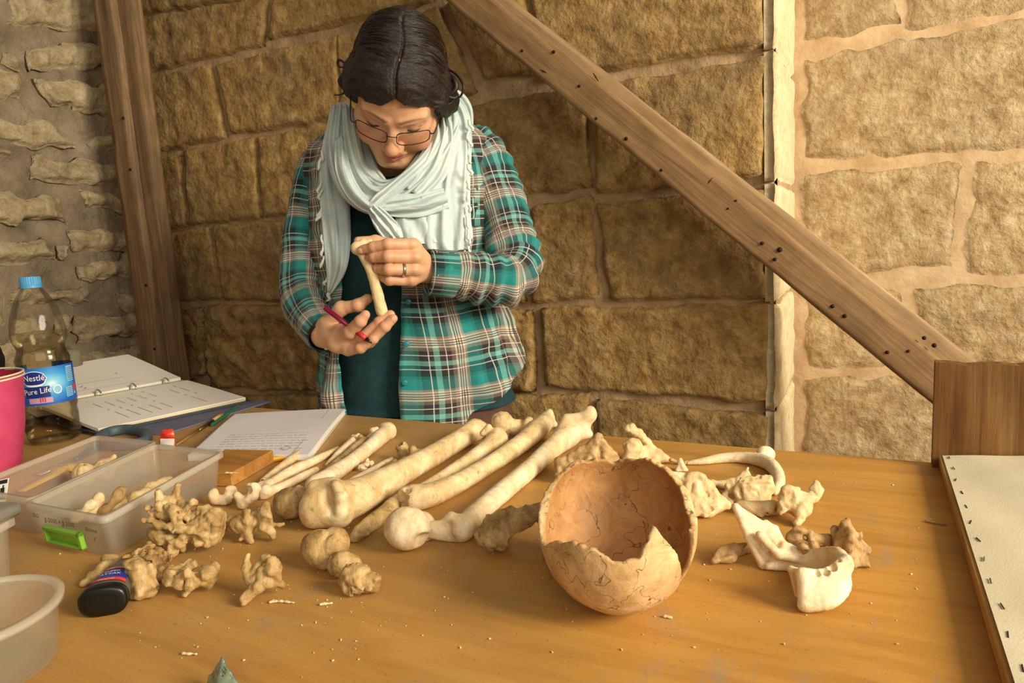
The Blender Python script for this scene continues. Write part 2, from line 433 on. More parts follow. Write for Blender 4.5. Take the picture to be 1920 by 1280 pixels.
def table_mat():
    t = NT('orange varnished plywood'); v = t.co((.12, 1, 1), (0, 0, .9)); g = t.noise(v, 34, 6, .62, .6)
    v2 = t.co(); big = t.noise(v2, 3.2, 4, .55, .8); med = t.noise(v2, 11, 5, .6); fine = t.noise(v2, 260, 3, .7)
    col = t.ramp(g, [(.25, 'a06c2c'), (.5, 'b98438'), (.75, 'c89648')])
    col = t.mix(t.math('MULTIPLY', t.ramp(big, [(.45, 0.0), (.7, 1.0)]), .55), col, 'b48a48')
    # dusty, worn zone towards the left where the finds were brushed
    x = t.n('SeparateXYZ', {0: v2}).outputs[0]
    dust = t.math('MULTIPLY', t.ramp(t.n('MapRange', {0: x, 1: .1, 2: -.75}).outputs[0], [(0, 0.0), (1, 1.0)]), t.ramp(med, [(.3, .25), (.65, .85)]))
    col = t.mix(t.math('MULTIPLY', dust, .75), col, 'a88a5c')
    scuff = t.ramp(t.noise(t.co((1, .25, 1), (0, 0, -.5)), 26, 5, .7), [(.54, 0.0), (.68, .7)])
    col = t.mix(t.math('MULTIPLY', scuff, t.ramp(med, [(.45, 0.0), (.6, 1.0)])), col, '8c8272')
    sp = t.ramp(fine, [(.60, 0.0), (.72, .6)]); col = t.mix(sp, col, '7a5426')
    rg = t.ramp(med, [(.3, .38), (.7, .62)])
    t.bsdf(col, rg, t.bump(t.math('ADD', g, t.math('MULTIPLY', fine, .3)), .12, .0006), Specular_IOR_Level=.35); return t.m
M_table = table_mat()
M_ply = wood_mat('plywood edge', '8a6230', 'b48a4c', 'cda468', 'X', 12)
M_sheet = mottled('cream mesh sheet', 'c3b594', 'd6c9a8', 7, .85, .25, .0012, 500)
M_bone = bone_mat('long bone ivory', 'b8945c', 'd8ba86', 'ead4a6')
M_bone_pale = bone_mat('pale bone', 'cbaa76', 'e0c69a', 'f0deb8', pit=.35)
M_bone_dull = bone_mat('dull spongy bone', '80602f', 'b2905a', 'd6b984', pit=.9, stain='3c2810')
M_bone_brown = bone_mat('brown stained bone', '866438', 'aa8654', 'c6a672', pit=.8, stain='3c2410')
M_skull = bone_mat('cracked skull bone', 'ae8450', 'd0a872', 'e0c08c', crack=.9, pit=.25, crack_scale=34, inside=True)
M_spongy = bone_mat('spongy broken bone', '5e3d1a', '9a7440', 'c4a066', pit=1.0, stain='24160a', scale=2.2)
# ---------------------------------------------------------------- setting
YW, YR, XL = 1.55, 1.92, -2.22
def st(o): o['kind'] = 'structure'; return o
V, F = box((-0.2, 0.2, -0.03), (5.2, 5.0, .06)); st(obj('floor', V, F, M_dirt))
def rough_sheet(P, amp, size, seed, nrm):                            # P[i,j,:] grid of points pushed along nrm
    n, m = P.shape[:2]; Q = P.reshape(-1, 3); Q = Q + np.asarray(nrm) * (amp * fbm(Q / size, 3, seed))[:, None]
    return Q, np.array(grid_faces(n, m))
def plane_grid(o, u, v, n, m):
    return np.array([[np.asarray(o, float) + np.asarray(u, float) * i / (n - 1) + np.asarray(v, float) * j / (m - 1) for j in range(m)] for i in range(n)])
XC = -0.172                                                          # the corner where the main face turns back
V, F = rough_sheet(plane_grid((XL - .05, YW - .003, 0), (XC - XL + .045, 0, 0), (0, 0, 2.5), 120, 130), .006, .06, 3, (0, -1, 0))
V2, F2 = rough_sheet(plane_grid((XC + .002, YW - .004, 0), (.0, YR - YW + .05, 0), (0, 0, 2.5), 16, 130), .004, .06, 5, (1, 0, 0))
w_back = st(obj('wall_back', *join((V, F), (V2, F2), box((XC - .018, YW + .0135, 1.25), (.034, .031, 2.5)), box((XC - .020, (YW + YR) / 2 + .012, 1.25), (.038, YR - YW, 2.5)), box(((XL + XC) / 2, YW + .2, 1.25), (XC - XL - .06, .3, 2.5))), M_mortar, origin=(XC, YW, 0)))
V, F = rough_sheet(plane_grid((XC - .1, YR + .000, 0), (1.4, 0, 0), (0, 0, 2.5), 90, 130), .004, .07, 6, (0, -1, 0))
w_right = st(obj('wall_right', *join((V, F), box((XC + .62, YR + .2, 1.25), (1.36, .3, 2.5))), M_mortar_pale, origin=(XC, YR, 0)))
V, F = rough_sheet(plane_grid((XL - .012, -1.2, 0), (0, YW + 1.25, 0), (0, 0, 2.5), 130, 120), .014, .08, 8, (1, 0, 0))
w_left = st(obj('wall_left', *join((V, F[:, ::-1]), box((XL - .2, .15, 1.25), (.3, 2.7, 2.5))), M_mortar_grey, origin=(XL, YW, 0)))

def stone(px, plane, m, parent, out=.02, res=.009, rough=.006, seed=0, rim=.02, wob=.006, back=.07, side=None, up=0, grow=0.0):
    # px: TL, TR, BR, BL in the photograph; plane: ('Y', value) or ('X', value)
    ax, val = plane
    C = [(yp if ax == 'Y' else xp)(p[0], p[1], val) for p in px]
    a = np.array([[c[0] if ax == 'Y' else c[1], c[2]] for c in C])
    if grow: a = a + grow * np.array([[-1, 1], [1, 1], [1, -1], [-1, -1]])
    Lu = max(np.linalg.norm(a[1] - a[0]), np.linalg.norm(a[2] - a[3])); Lv = max(np.linalg.norm(a[3] - a[0]), np.linalg.norm(a[2] - a[1]))
    n = int(np.clip(Lu / res, 8, 90)); k = int(np.clip(Lv / res, 8, 50))
    u, v = np.meshgrid(np.linspace(0, 1, n), np.linspace(0, 1, k), indexing='ij'); u = u.ravel(); v = v.ravel()
    S = (1 - u)[:, None] * (1 - v)[:, None] * a[0] + u[:, None] * (1 - v)[:, None] * a[1] + u[:, None] * v[:, None] * a[2] + (1 - u)[:, None] * v[:, None] * a[3]
    e = np.minimum(np.minimum(u, 1 - u) * Lu, np.minimum(v, 1 - v) * Lv)
    if side: e = np.minimum(np.where(side > 0, u, 1 - u) * Lu, np.minimum(v, 1 - v) * Lv)
    N3 = np.column_stack([S, np.full(len(S), seed * 3.7)])
    S = S + wob * np.column_stack([fbm(N3 / .05, 3, seed), fbm(N3 / .05, 3, seed + 50)]) * np.clip(1 - e / .05, 0, 1)[:, None]
    pr = 1 - (1 - np.clip(e / rim, 0, 1)) ** 2
    o = out * pr + rough * (fbm(N3 / .045, 4, seed + 9) * .8 - np.abs(fbm(N3 / .02, 2, seed + 4)) * .5) * (.35 + .65 * pr) - .25 * out * (1 - pr)
    if ax == 'Y': V = np.column_stack([S[:, 0], val - o, S[:, 1]])
    else: V = np.column_stack([val + o, S[:, 0], S[:, 1]])
    F = [tuple(q) for q in grid_faces(n, k)]
    rimi = [i * k for i in range(n)] + [(n - 1) * k + j for j in range(1, k)] + [i * k + k - 1 for i in range(n - 2, -1, -1)] + [j for j in range(k - 2, 0, -1)]
    B = V[rimi].copy()
    if ax == 'Y': B[:, 1] = val + back
    else: B[:, 0] = val - back
    nb = len(V); V = np.vstack([V, B]); L = len(rimi)
    F += [(rimi[(i + 1) % L], rimi[i], nb + i, nb + (i + 1) % L) for i in range(L)]
    if ax == 'X': F = [f[::-1] for f in F]
    # face towards the room
    o_ = obj('stone', V, F, m, parent, origin=V[:nb].mean(0)); return o_
back = [
    [(228, -60), (520, -150), (515, -6), (244, 30)],
    [(246, 40), (512, -4), (498, 84), (256, 143)], [(526, -8), (815, -80), (812, 6), (508, 76)],
    [(262, 156), (400, 124), (430, 256), (284, 290)], [(412, 121), (640, 66), (648, 224), (442, 252)], [(640, 66), (826, 16), (900, 176), (648, 224)],
    [(288, 306), (346, 288), (356, 424), (306, 430)], [(352, 284), (484, 256), (494, 408), (364, 420)], [(490, 256), (680, 226), (690, 398), (500, 406)], [(690, 226), (884, 196), (890, 380), (696, 396)],
    [(314, 438), (400, 424), (424, 560), (326, 566)], [(408, 422), (620, 408), (630, 566), (428, 562)], [(630, 408), (985, 386), (990, 566), (640, 566)],
    [(334, 580), (384, 578), (392, 700), (352, 716)], [(392, 572), (600, 574), (612, 730), (404, 724)], [(612, 582), (1000, 582), (1006, 728), (622, 730)],
    [(1018, 578), (1447, 570), (1449, 752), (1028, 722)], [(350, 740), (640, 740), (660, 900), (360, 880)], [(660, 742), (1108, 738), (1118, 900), (670, 900)], [(1122, 748), (1447, 776), (1449, 960), (1128, 930)],
    [(1000, 386), (1112, 366), (1128, 562), (996, 566)], [(1122, 378), (1445, 352), (1447, 560), (1142, 564)],
    [(890, 196), (1100, 160), (1112, 352), (894, 380)], [(1112, 158), (1444, 106), (1445, 332), (1122, 368)],
    [(838, 6), (985, -26), (1010, 140), (915, 150)], [(990, -30), (1444, -150), (1444, 92), (1030, 150)], [(828, -90), (980, -130), (984, -36), (836, -8)],
]
back += [[(226, -230), (700, -350), (690, -206), (228, -72)], [(712, -352), (1060, -420), (1050, -160), (704, -206)], [(1074, -424), (1446, -500), (1446, -166), (1064, -104)]]
for i, q in enumerate(back):
    q = [(x - 5 if 1440 < x < 1460 else x, y) for x, y in q]
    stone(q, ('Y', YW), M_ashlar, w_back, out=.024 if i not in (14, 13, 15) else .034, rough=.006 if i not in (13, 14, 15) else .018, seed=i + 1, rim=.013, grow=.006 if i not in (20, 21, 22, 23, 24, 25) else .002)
# the lit return of the corner stones
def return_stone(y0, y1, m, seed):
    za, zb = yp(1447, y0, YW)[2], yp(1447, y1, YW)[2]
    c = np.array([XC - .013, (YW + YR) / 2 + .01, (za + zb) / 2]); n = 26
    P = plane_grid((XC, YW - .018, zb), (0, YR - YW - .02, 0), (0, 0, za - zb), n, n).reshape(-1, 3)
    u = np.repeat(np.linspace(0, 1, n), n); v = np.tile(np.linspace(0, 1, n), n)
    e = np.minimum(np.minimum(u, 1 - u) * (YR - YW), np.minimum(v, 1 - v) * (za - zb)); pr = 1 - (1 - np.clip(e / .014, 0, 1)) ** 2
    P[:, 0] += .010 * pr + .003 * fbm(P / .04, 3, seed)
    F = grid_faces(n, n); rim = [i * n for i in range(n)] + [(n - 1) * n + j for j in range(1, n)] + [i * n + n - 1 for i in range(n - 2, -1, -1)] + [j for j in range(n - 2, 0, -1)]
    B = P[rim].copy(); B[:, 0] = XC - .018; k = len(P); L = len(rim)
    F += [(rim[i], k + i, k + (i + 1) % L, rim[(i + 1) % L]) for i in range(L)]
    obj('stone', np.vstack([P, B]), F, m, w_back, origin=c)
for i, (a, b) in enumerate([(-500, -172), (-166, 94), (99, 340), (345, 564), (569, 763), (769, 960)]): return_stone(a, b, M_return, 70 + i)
right = [
    [(1505, -40), (1674, -74), (1682, 44), (1507, 90)], [(1692, -80), (2240, -206), (2240, -40), (1698, 58)], [(1503, 112), (1990, 18), (1990, 278), (1503, 304)],
    [(1503, 326), (1806, 304), (1788, 506), (1503, 522)], [(1824, 302), (1990, 290), (1990, 516), (1802, 518)], [(1505, 544), (1690, 538), (1704, 692), (1507, 690)],
    [(1712, 538), (1990, 532), (1990, 690), (1724, 694)], [(1507, 704), (1990, 712), (1990, 960), (1507, 930)],
]
right += [[(1502, -400), (1790, -480), (1790, -120), (1504, -58)], [(1806, -484), (2300, -640), (2300, -240), (1806, -124)], [(2006, 8), (2420, -70), (2420, 250), (2006, 276)], [(2006, 292), (2420, 266), (2420, 516), (2006, 518)], [(2006, 534), (2420, 532), (2420, 716), (2006, 698)], [(2006, 716), (2420, 734), (2420, 1000), (2006, 970)]]
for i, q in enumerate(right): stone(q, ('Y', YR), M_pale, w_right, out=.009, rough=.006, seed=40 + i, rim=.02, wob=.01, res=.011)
left = [
    [(14, -6), (190, -6), (192, 58), (18, 55)], [(50, 86), (196, 84), (200, 126), (56, 126)], [(-40, 128), (30, 138), (36, 176), (-40, 186)], [(68, 148), (204, 160), (210, 212), (96, 204)],
    [(-40, 226), (82, 220), (140, 278), (-40, 264)], [(172, 246), (222, 250), (224, 283), (174, 282)], [(-30, 285), (24, 284), (22, 301), (-30, 302)], [(52, 292), (232, 302), (238, 344), (60, 346)],
    [(-40, 358), (116, 372), (122, 418), (-40, 424)], [(152, 362), (238, 372), (242, 398), (158, 396)], [(-40, 450), (96, 446), (97, 488), (-40, 504)], [(128, 428), (244, 432), (250, 468), (140, 472)],
    [(152, 496), (254, 480), (264, 522), (152, 524)], [(16, 540), (172, 546), (174, 572), (18, 566)], [(224, 550), (268, 544), (270, 586), (226, 582)], [(144, 590), (276, 590), (280, 626), (148, 642)],
    [(104, 592), (136, 588), (140, 622), (108, 626)], [(-40, 560), (8, 560), (8, 620), (-40, 616)], [(130, 656), (284, 650), (290, 700), (140, 704)], [(20, 590), (94, 594), (96, 640), (22, 644)],
    [(14, 108), (40, 112), (34, 128), (12, 124)], [(108, 452), (124, 450), (122, 486), (108, 484)], [(-40, 650), (110, 650), (116, 710), (-40, 716)], [(-40, 724), (300, 712), (300, 800), (-40, 800)],
]
for i, q in enumerate(left): stone(q, ('X', XL), M_rubble, w_left, out=.026, rough=.012, seed=80 + i, rim=.022, wob=.016, res=.008)

# ---------------------------------------------------------------- timbers
def wobbly_bar(a, b, w, t, up, seed, n=40, amp=.002, k=5):
    # a long timber: rounded rectangular section, slightly uneven
    a = np.asarray(a, float); b = np.asarray(b, float); R = frame(b - a, up); sec = []
    for (sx, sy) in ((-1, -1), (1, -1), (1, 1), (-1, 1)):
        for q in range(k):
            s_ = -1 + 2 * q / k; c = [(s_, -1), (1, s_), (-s_, 1), (-1, -s_)][[(-1, -1), (1, -1), (1, 1), (-1, 1)].index((sx, sy))]; sec.append(c)
    sec = np.array(sec, float); sec = sec / np.maximum(1, (np.abs(sec) ** 14).sum(1) ** (1 / 14))[:, None]
    V = []
    for i in range(n):
        p = a + (b - a) * i / (n - 1)
        for s_ in sec: V.append(p + R[:, 0] * s_[0] * w / 2 + R[:, 1] * s_[1] * t / 2)
    V = np.array(V); L = np.linalg.norm(b - a)
    q = np.column_stack([(V - a) @ R[:, 0] / .03, (V - a) @ R[:, 1] / .03, (V - a) @ R[:, 2] / .12])
    V = V + amp * np.column_stack([fbm(q, 3, seed), fbm(q, 3, seed + 1), fbm(q, 3, seed + 2)]); m = len(sec)
    F = grid_faces(n, m, True) + [tuple(range(m))[::-1], tuple(range((n - 1) * m, n * m))]
    return V, F, R
def to_local(o, R):                                                   # give a timber its own axes (grain along Z)
    Mx = Matrix(((R[0, 0], R[0, 1], R[0, 2], 0), (R[1, 0], R[1, 1], R[1, 2], 0), (R[2, 0], R[2, 1], R[2, 2], 0), (0, 0, 0, 1)))
    o.data.transform(Mx.inverted()); o.rotation_euler = Mx.to_euler()
def post_x(x, y, Y): return yp(x, y, Y)
p_low = yp(322, 700, 1.43); p_top = yp(212, 0, 1.43); PX = (p_low[0] + p_top[0]) / 2
tpost = thing('timber_post', 'upright weathered timber post standing in the corner of the two stone walls', 'timber post', (PX, 1.43, 0))
V, F, R = wobbly_bar((PX - .014, 1.43, 0), (PX - .014, 1.43, 2.4), .088, .09, (1, 0, 0), 5, 60, .003); o = obj('post', V, F, M_post, tpost, origin=(PX, 1.43, 0)); 
V, F, R = wobbly_bar((PX + .056, 1.425, 0), (PX + .05, 1.425, 2.4), .04, .075, (1, 0, 0), 6, 60, .003); obj('side_batten', V, F, M_post, tpost, origin=(PX, 1.43, 0))
for z in (.9, 1.1, 1.45, 1.6): obj('nail', *tube([(PX + .02, 1.384, z), (PX + .02, 1.381, z)], [.004, .004], 8), M_rust, tpost)

YB = 1.43
def beam_line(p, q, Y, ext0=.35, ext1=.55):
    a, b = yp(*p, Y), yp(*q, Y); d = (b - a) / np.linalg.norm(b - a); return a - d * ext0, b + d * ext1, d
a0, b0, d0 = beam_line((886, 0), (1754, 712), YB)
mid = (a0 + b0) / 2
# width from lower to upper edge at mid frame
lo_, hi_ = yp(1300, 383, YB), yp(1300, 296, YB); wB = abs(np.cross(hi_ - lo_, d0)[1])
c_ = yp(1300, 340, YB); off = (c_ - a0) - d0 * ((c_ - a0) @ d0); a0 = a0 + off; b0 = b0 + off
beam = thing('diagonal_brace', 'long weathered wooden brace leaning diagonally in front of the ashlar wall', 'wooden beam', b0)
V, F, R = wobbly_bar(a0, b0, wB, .045, (0, -1, 0), 11, 110, .002, 7); o = obj('plank', V, F, M_beam, beam, origin=mid); to_local(o, R)
a1, b1, d1 = beam_line((1150, 183), (1790, 687), YB + .035, .5, .5)
V, F, R = wobbly_bar(a1, b1, .06, .04, (0, -1, 0), 12, 110, .0015, 6); o = obj('batten', V, F, M_beam2, beam, origin=(a1 + b1) / 2, label='paler batten behind the upper edge of the brace'); to_local(o, R)
for (x, y, r) in [(979, 95, 3), (1038, 97, 3.5), (1118, 222, 3), (1174, 260, 4), (1240, 319, 3.5), (1086, 161, 3), (1380, 376, 2.5), (1429, 456, 4), (1462, 468, 5.5), (1453, 486, 4), (1561, 574, 4.5), (1584, 592, 4.5), (1664, 660, 4), (1703, 658, 3.5), (1733, 634, 4), (1752, 648, 4.5), (1365, 391, 2.5)]:
    c = yp(x, y, YB - .0235); rr = r / 1290 * depth(c); obj('nail', *tube([c + [0, .004, 0], c + [0, -.0015, 0]], [rr, rr * .8], 8), M_rust, beam)
for (x0, y0, x1, y1, w) in [(1012, 130, 1028, 138, .0035), (1112, 137, 1122, 152, .0025), (1326, 346, 1336, 333, .003)]:
    a, b = yp(x0, y0, YB - .0225), yp(x1, y1, YB - .0225); obj('knot', *tube([a, (a + b) / 2, b], [w * .3, w * .8, w * .3], 8), M_knot, beam, label='dark dented knot')

# ---------------------------------------------------------------- table
TX0, TX1, TY0 = -1.82, .62, .13; TY1 = tp(1200, 822)[1]
tb = thing('work_table', 'large orange plywood work table covered with bones', 'table', ((TX0 + TX1) / 2, (TY0 + TY1) / 2, 0))
V, F = box(((TX0 + TX1) / 2, (TY0 + TY1) / 2, TT - .009), (TX1 - TX0, TY1 - TY0, .018), bev=.0015); obj('tabletop', V, F, M_table, tb, origin=(-.1, .5, TT), smooth=False)
for x in (TX0 + .1, TX1 - .1):
    for y in (TY0 + .08, TY1 - .08): obj('leg', *bar((x, y, 0), (x, y, TT - .1185), .06, .06, bev=.003), M_beam, tb, smooth=False)
for y in (TY0 + .08, TY1 - .08): obj('apron', *box(((TX0 + TX1) / 2, y, TT - .0685), (TX1 - TX0 - .1, .03, .1), bev=.002), M_beam, tb, smooth=False)

# ---------------------------------------------------------------- upright board and screen frame at the right end
bl = yp(1748, 862, TY1 - .022); tl = yp(1754, 679, TY1 - .022); XB = tl[0] - .0
def board():
    n, m = 30, 18; x0, x1 = XB, XB + .5; z0, z1 = TT + .0005, tl[2]; y = TY1 - .022; V = []; F = []
    for s_, yy in ((0, y), (1, y + .018)):
        for i in range(n):
            for j in range(m):
                x = x0 + (x1 - x0) * i / (n - 1); z = z0 + (z1 - z0) * j / (m - 1)
                if j == m - 1: z += .0015 * math.sin(i * 1.9) * math.sin(i * .7) - .001 * (i % 3)
                V.append((x, yy + (.0012 * math.sin(i * 1.3 + j * .2) if s_ == 0 else 0), z))
    N = n * m; g = grid_faces(n, m); F = list(g) + [tuple(k + N for k in q)[::-1] for q in g]
    rim = [i * m for i in range(n)] + [(n - 1) * m + j for j in range(1, m)] + [i * m + m - 1 for i in range(n - 2, -1, -1)] + [j for j in range(m - 2, 0, -1)]
    F += [(rim[(i + 1) % len(rim)], rim[i], rim[i] + N, rim[(i + 1) % len(rim)] + N) for i in range(len(rim))]
    return np.array(V), F
V, F = board(); solo('upright_board', V, F, M_board, 'dark weathered board standing upright at the far right corner of the table', 'board', smooth=False, origin=(XB + .25, TY1 - .02, TT))
# screen: a wooden frame with a stapled sheet, resting on its left rail and rising a little to the right
fa = tp(1752, 838, .017); fbp = tp(1905, 1280, .017); FX = (fa[0] + fbp[0]) / 2; FY1 = TY1 - .024; FY0 = .2; tilt = math.radians(5.0)
scr = thing('screen_frame', 'wooden screen frame with cream sheet stapled on, lying at the right end of the table', 'screen frame', (FX, (FY0 + FY1) / 2, TT))
Rt = np.array([[math.cos(tilt), 0, -math.sin(tilt)], [0, 1, 0], [math.sin(tilt), 0, math.cos(tilt)]])
def sp(u, y, w): return np.array([FX, 0, TT]) + Rt @ np.array([u, 0, w]) + np.array([0, y, 0])
FWD = .42
def sbox(u0, u1, y0, y1, w0, w1, bev=.001): return box(sp((u0 + u1) / 2, (y0 + y1) / 2, (w0 + w1) / 2), (u1 - u0, y1 - y0, w1 - w0), Rt, bev)
for (u0, u1, y0, y1) in ((0, .02, FY0, FY1), (FWD - .02, FWD, FY0, FY1), (.0205, FWD - .0205, FY1 - .02, FY1), (.0205, FWD - .0205, FY0, FY0 + .02)):
    obj('rail', *sbox(u0, u1, y0, y1, .001, .0165), M_frame, scr, smooth=False)
n, m = 40, 60; V = np.array([sp(.004 + (FWD - .008) * i / (n - 1), FY0 + .002 + (FY1 - FY0 - .004) * j / (m - 1),   .0182 - .002 * math.sin(math.pi * i / (n - 1)) * math.sin(math.pi * j / (m - 1)) + .0004 * math.sin(i * .9 + j * .3)) for i in range(n) for j in range(m)])
obj('sheet', V, grid_faces(n, m), M_sheet, scr, label='cream fabric sheet')
for k in range(17):
    y = FY1 - .012 - k * .042
    if y < FY0 + .01: break
    obj('staple', *bar(sp(.0105 + .002 * math.sin(k * 2.3), y - .005, .0187), sp(.0105 + .002 * math.sin(k * 3.1), y + .004, .0187), .0007, .0007), M_rust, scr)
# ---------------------------------------------------------------- left side: bottle, boxes, papers, tools
TEXTN = [0]
def text_geo(body, size, shear=0.0, res=2):
    c = bpy.data.curves.new('txt', 'FONT'); c.body = body; c.size = size; c.align_x = 'CENTER'; c.align_y = 'CENTER'; c.resolution_u = res; c.shear = shear
    o = bpy.data.objects.new('txt', c); COL.objects.link(o); dg = bpy.context.evaluated_depsgraph_get(); dg.update()
    me = bpy.data.meshes.new_from_object(o.evaluated_get(dg)); V = np.array([v.co[:] for v in me.vertices]).reshape(-1, 3); F = [tuple(p.vertices) for p in me.polygons]
    bpy.data.objects.remove(o); bpy.data.curves.remove(c); bpy.data.meshes.remove(me); return V[:, :2], F
def on_plane(T, o, ex, ey, nz, lift=.0004):                          # place flat lettering on a plane
    V, F = T; return np.asarray(o) + V[:, :1] * np.asarray(ex) + V[:, 1:2] * np.asarray(ey) + np.asarray(nz) * lift, F
def unit(v): v = np.asarray(v, float); return v / np.linalg.norm(v)
M_clear = clear_mat('clear bottle plastic', 'fbfaf4', .0, gloss=.11, rough=.05)
def water_mat():
    t = NT('drinking water'); g = t.n('BsdfRefraction', {'IOR': 1.12, 'Roughness': .02, 'Color': srgb('f4f0e2')}).outputs[0]; tr = t.n('BsdfTransparent', {'Color': srgb('f4efe0')}).outputs[0]
    gl = t.n('BsdfGlossy', {'Roughness': .05}).outputs[0]; fr = t.n('LayerWeight', {'Blend': .3}).outputs['Fresnel']
    return t.done(t.n('MixShader', {0: t.math('MULTIPLY', fr, .3), 1: t.n('MixShader', {0: .9, 1: g, 2: tr}).outputs[0], 2: gl}).outputs[0])
M_water = water_mat()
M_cap = plain('light blue cap', '4f9cc8', .4)
def label_mat():
    t = NT('blue bottle label'); v = t.co(src='cloth_uv'); s = t.n('SeparateXYZ', {0: v}); x, y = s.outputs[0], s.outputs[1]
    dx = t.math('SUBTRACT', x, .5); dy = t.math('SUBTRACT', y, .55); dist = t.math('SQRT', t.math('ADD', t.math('MULTIPLY', dx, dx), t.math('MULTIPLY', dy, dy)))
    burst = t.ramp(dist, [(0.0, 'e8f4f6'), (.10, '8cd0ea'), (.28, '3f9fd8'), (.55, '1f5cb8')])
    edge = t.ramp(x, [(.86, 0.0), (.93, 1.0)]); col = t.mix(edge, burst, '2448a4')
    t.bsdf(col, .35); return t.m
M_label = label_mat(); M_navy = plain('navy emblem', '1d2f7c', .4); M_redink = plain('red print', 'd23a34', .5); M_pale_blue = plain('pale blue print', '8cc4e4', .5); M_inkw = plain('white print', 'f6f4ec', .5)
# ------------------------------ bottle
bc = tp(104, 824); 
RB = .0405; BH = .275
bot = thing('water_bottle', 'clear plastic water bottle with blue cap and blue label, half full', 'bottle', (bc[0], bc[1], TT))
prof = [(.026, .004), (.034, .0008), (.0385, .004), (.0405, .012), (.0395, .020), (.0412, .028), (.0388, .037), (.041, .046), (.039, .055), (.041, .064), (.040, .072), (.0408, .078), (.0408, .128), (.0402, .134), (.0412, .142), (.038, .152), (.0355, .160), (.037, .168), (.0405, .178), (.0408, .186), (.0395, .200), (.036, .218), (.0305, .235), (.023, .250), (.0165, .259), (.0145, .264), (.0145, .270)]
KB = 1.09; prof = [(r * KB, z * KB) for r, z in prof]
def bottle_shell(pr, inset=0, waves=True, n=64):
    V = []
    for r, z in pr:
        for k in range(n):
            a = 2 * math.pi * k / n; rr = r - inset
            if waves:
                if .012 < z < .075: rr += .0016 * math.sin(3 * a + z * 260)
                if .145 < z < .18: rr += .0012 * math.sin(4 * a + 1)
                if .19 < z < .245: rr += .0007 * math.sin(9 * a + z * 90)
                if z < .006: rr += .0016 * math.cos(5 * a)
            V.append((rr * math.cos(a), rr * math.sin(a), z + (.0022 * math.sin(2 * a + z * 60) if waves and .02 < z < .07 else 0)))
    return np.array(V) + [bc[0], bc[1], TT], grid_faces(len(pr), n, True) + [tuple(range(n))[::-1]]
V, F = bottle_shell(prof); obj('bottle_body', V, F, M_clear, bot)
wp = [(.022 * KB, .0062 * KB)] + [(r, z) for r, z in prof if .003 < z < .186 * KB] + [(.0403 * KB, .187 * KB)]; V, F = bottle_shell(wp, .0012); F.append(tuple(range((len(wp) - 1) * 64, len(wp) * 64))); obj('water', V, F, M_water, bot)
cv, cf = lathe([(r * KB, z * KB) for r, z in [(.0148, .262), (.0158, .2625), (.0158, .267), (.0150, .2675), (.0154, .268), (.0154, .279), (.0144, .281)]], 60, (bc[0], bc[1], TT)); 
for i, v in enumerate(cv):
    if .2675 * KB < v[2] - TT < .2795 * KB and i % 2: cv[i, :2] = bc[:2] + (v[:2] - bc[:2]) * .965
obj('cap', cv, cf, M_cap, bot, smooth=False)
va = math.atan2(CAM[1] - bc[1], CAM[0] - bc[0]); RL = .0414 * KB; LZ0, LZ1 = .0795, .127
def lab(u, z, lift=0.0):
    u = u * 1.16 + .007; z = .1005 + (z - .1032) * 1.32                                              # u in metres along the label, 0 = facing the viewer
    a = va + u * KB / RL; return np.array([bc[0] + (RL + lift) * np.cos(a), bc[1] + (RL + lift) * np.sin(a), TT + z * KB])
def lab_geo(T, u, z, lift=.0005, sl=.0):
    V, F = T; return np.array([lab(u + p[0], z + p[1] + sl * p[0], lift) for p in V]), F
n, m = 90, 6; us = np.linspace(-.096, .096, n); zs = np.linspace(LZ0, LZ1, m)
V = np.array([lab(u, z) for u in us for z in zs]); uv = np.array([((u + .045) / .09, (z - LZ0) / (LZ1 - LZ0)) for u in us for z in zs])
lb = obj('label', V, [f[::-1] for f in grid_faces(n, m)], M_label, bot, uv=uv, label='blue printed paper label')
def disc(rx, rz, n=36, y=0): return np.array([(rx * math.cos(2 * math.pi * k / n), rz * math.sin(2 * math.pi * k / n) + y) for k in range(n)]), [tuple(range(n))]
def strip(w, h, n=12): return np.array([(-w / 2 + w * i / (n - 1), s_ * h / 2) for i in range(n) for s_ in (-1, 1)]), [(2 * i, 2 * i + 2, 2 * i + 3, 2 * i + 1) for i in range(n - 1)]
def fan(rx, rz, n=36, slices=9):                                      # ellipse in narrow strips so that it can bend round the bottle
    V = []; F = []
    for i in range(slices + 1):
        x = -rx + 2 * rx * i / slices; h = rz * math.sqrt(max(0, 1 - (x / rx) ** 2)); V += [(x, -h), (x, h)]
    return np.array(V), [(2 * i, 2 * i + 2, 2 * i + 3, 2 * i + 1) for i in range(slices)]
def print_on(name, T, u, z, m, lift, sl=0): obj(name, *lab_geo(T, u, z, lift, sl), m, lb, smooth=False)
print_on('emblem', fan(.0165, .0098), -.021, .1135, M_inkw, .0003); print_on('emblem', fan(.0155, .0088), -.021, .1137, M_navy, .0005)
print_on('brand_name', text_geo('Nestlé', .0105), -.021, .1145, M_inkw, .0008)
print_on('wave_mark', fan(.011, .0022), -.021, .1058, M_inkw, .0008); print_on('wave_mark', fan(.0115, .0018), -.021, .1078, M_navy, .001)
print_on('brand_panel', strip(.032, .014), -.019, .0965, M_navy, .0003); print_on('brand_name', text_geo('Pure Life', .0098), -.019, .0975, M_inkw, .0007, .06)
print_on('seal', fan(.0058, .0058), .0065, .0975, M_inkw, .0005); print_on('seal', fan(.0046, .0046), .0065, .0975, M_pale_blue, .0007)
print_on('pink_panel', strip(.030, .0065), -.016, .0855, plain('pink print', 'cf9ab4', .5), .0003)
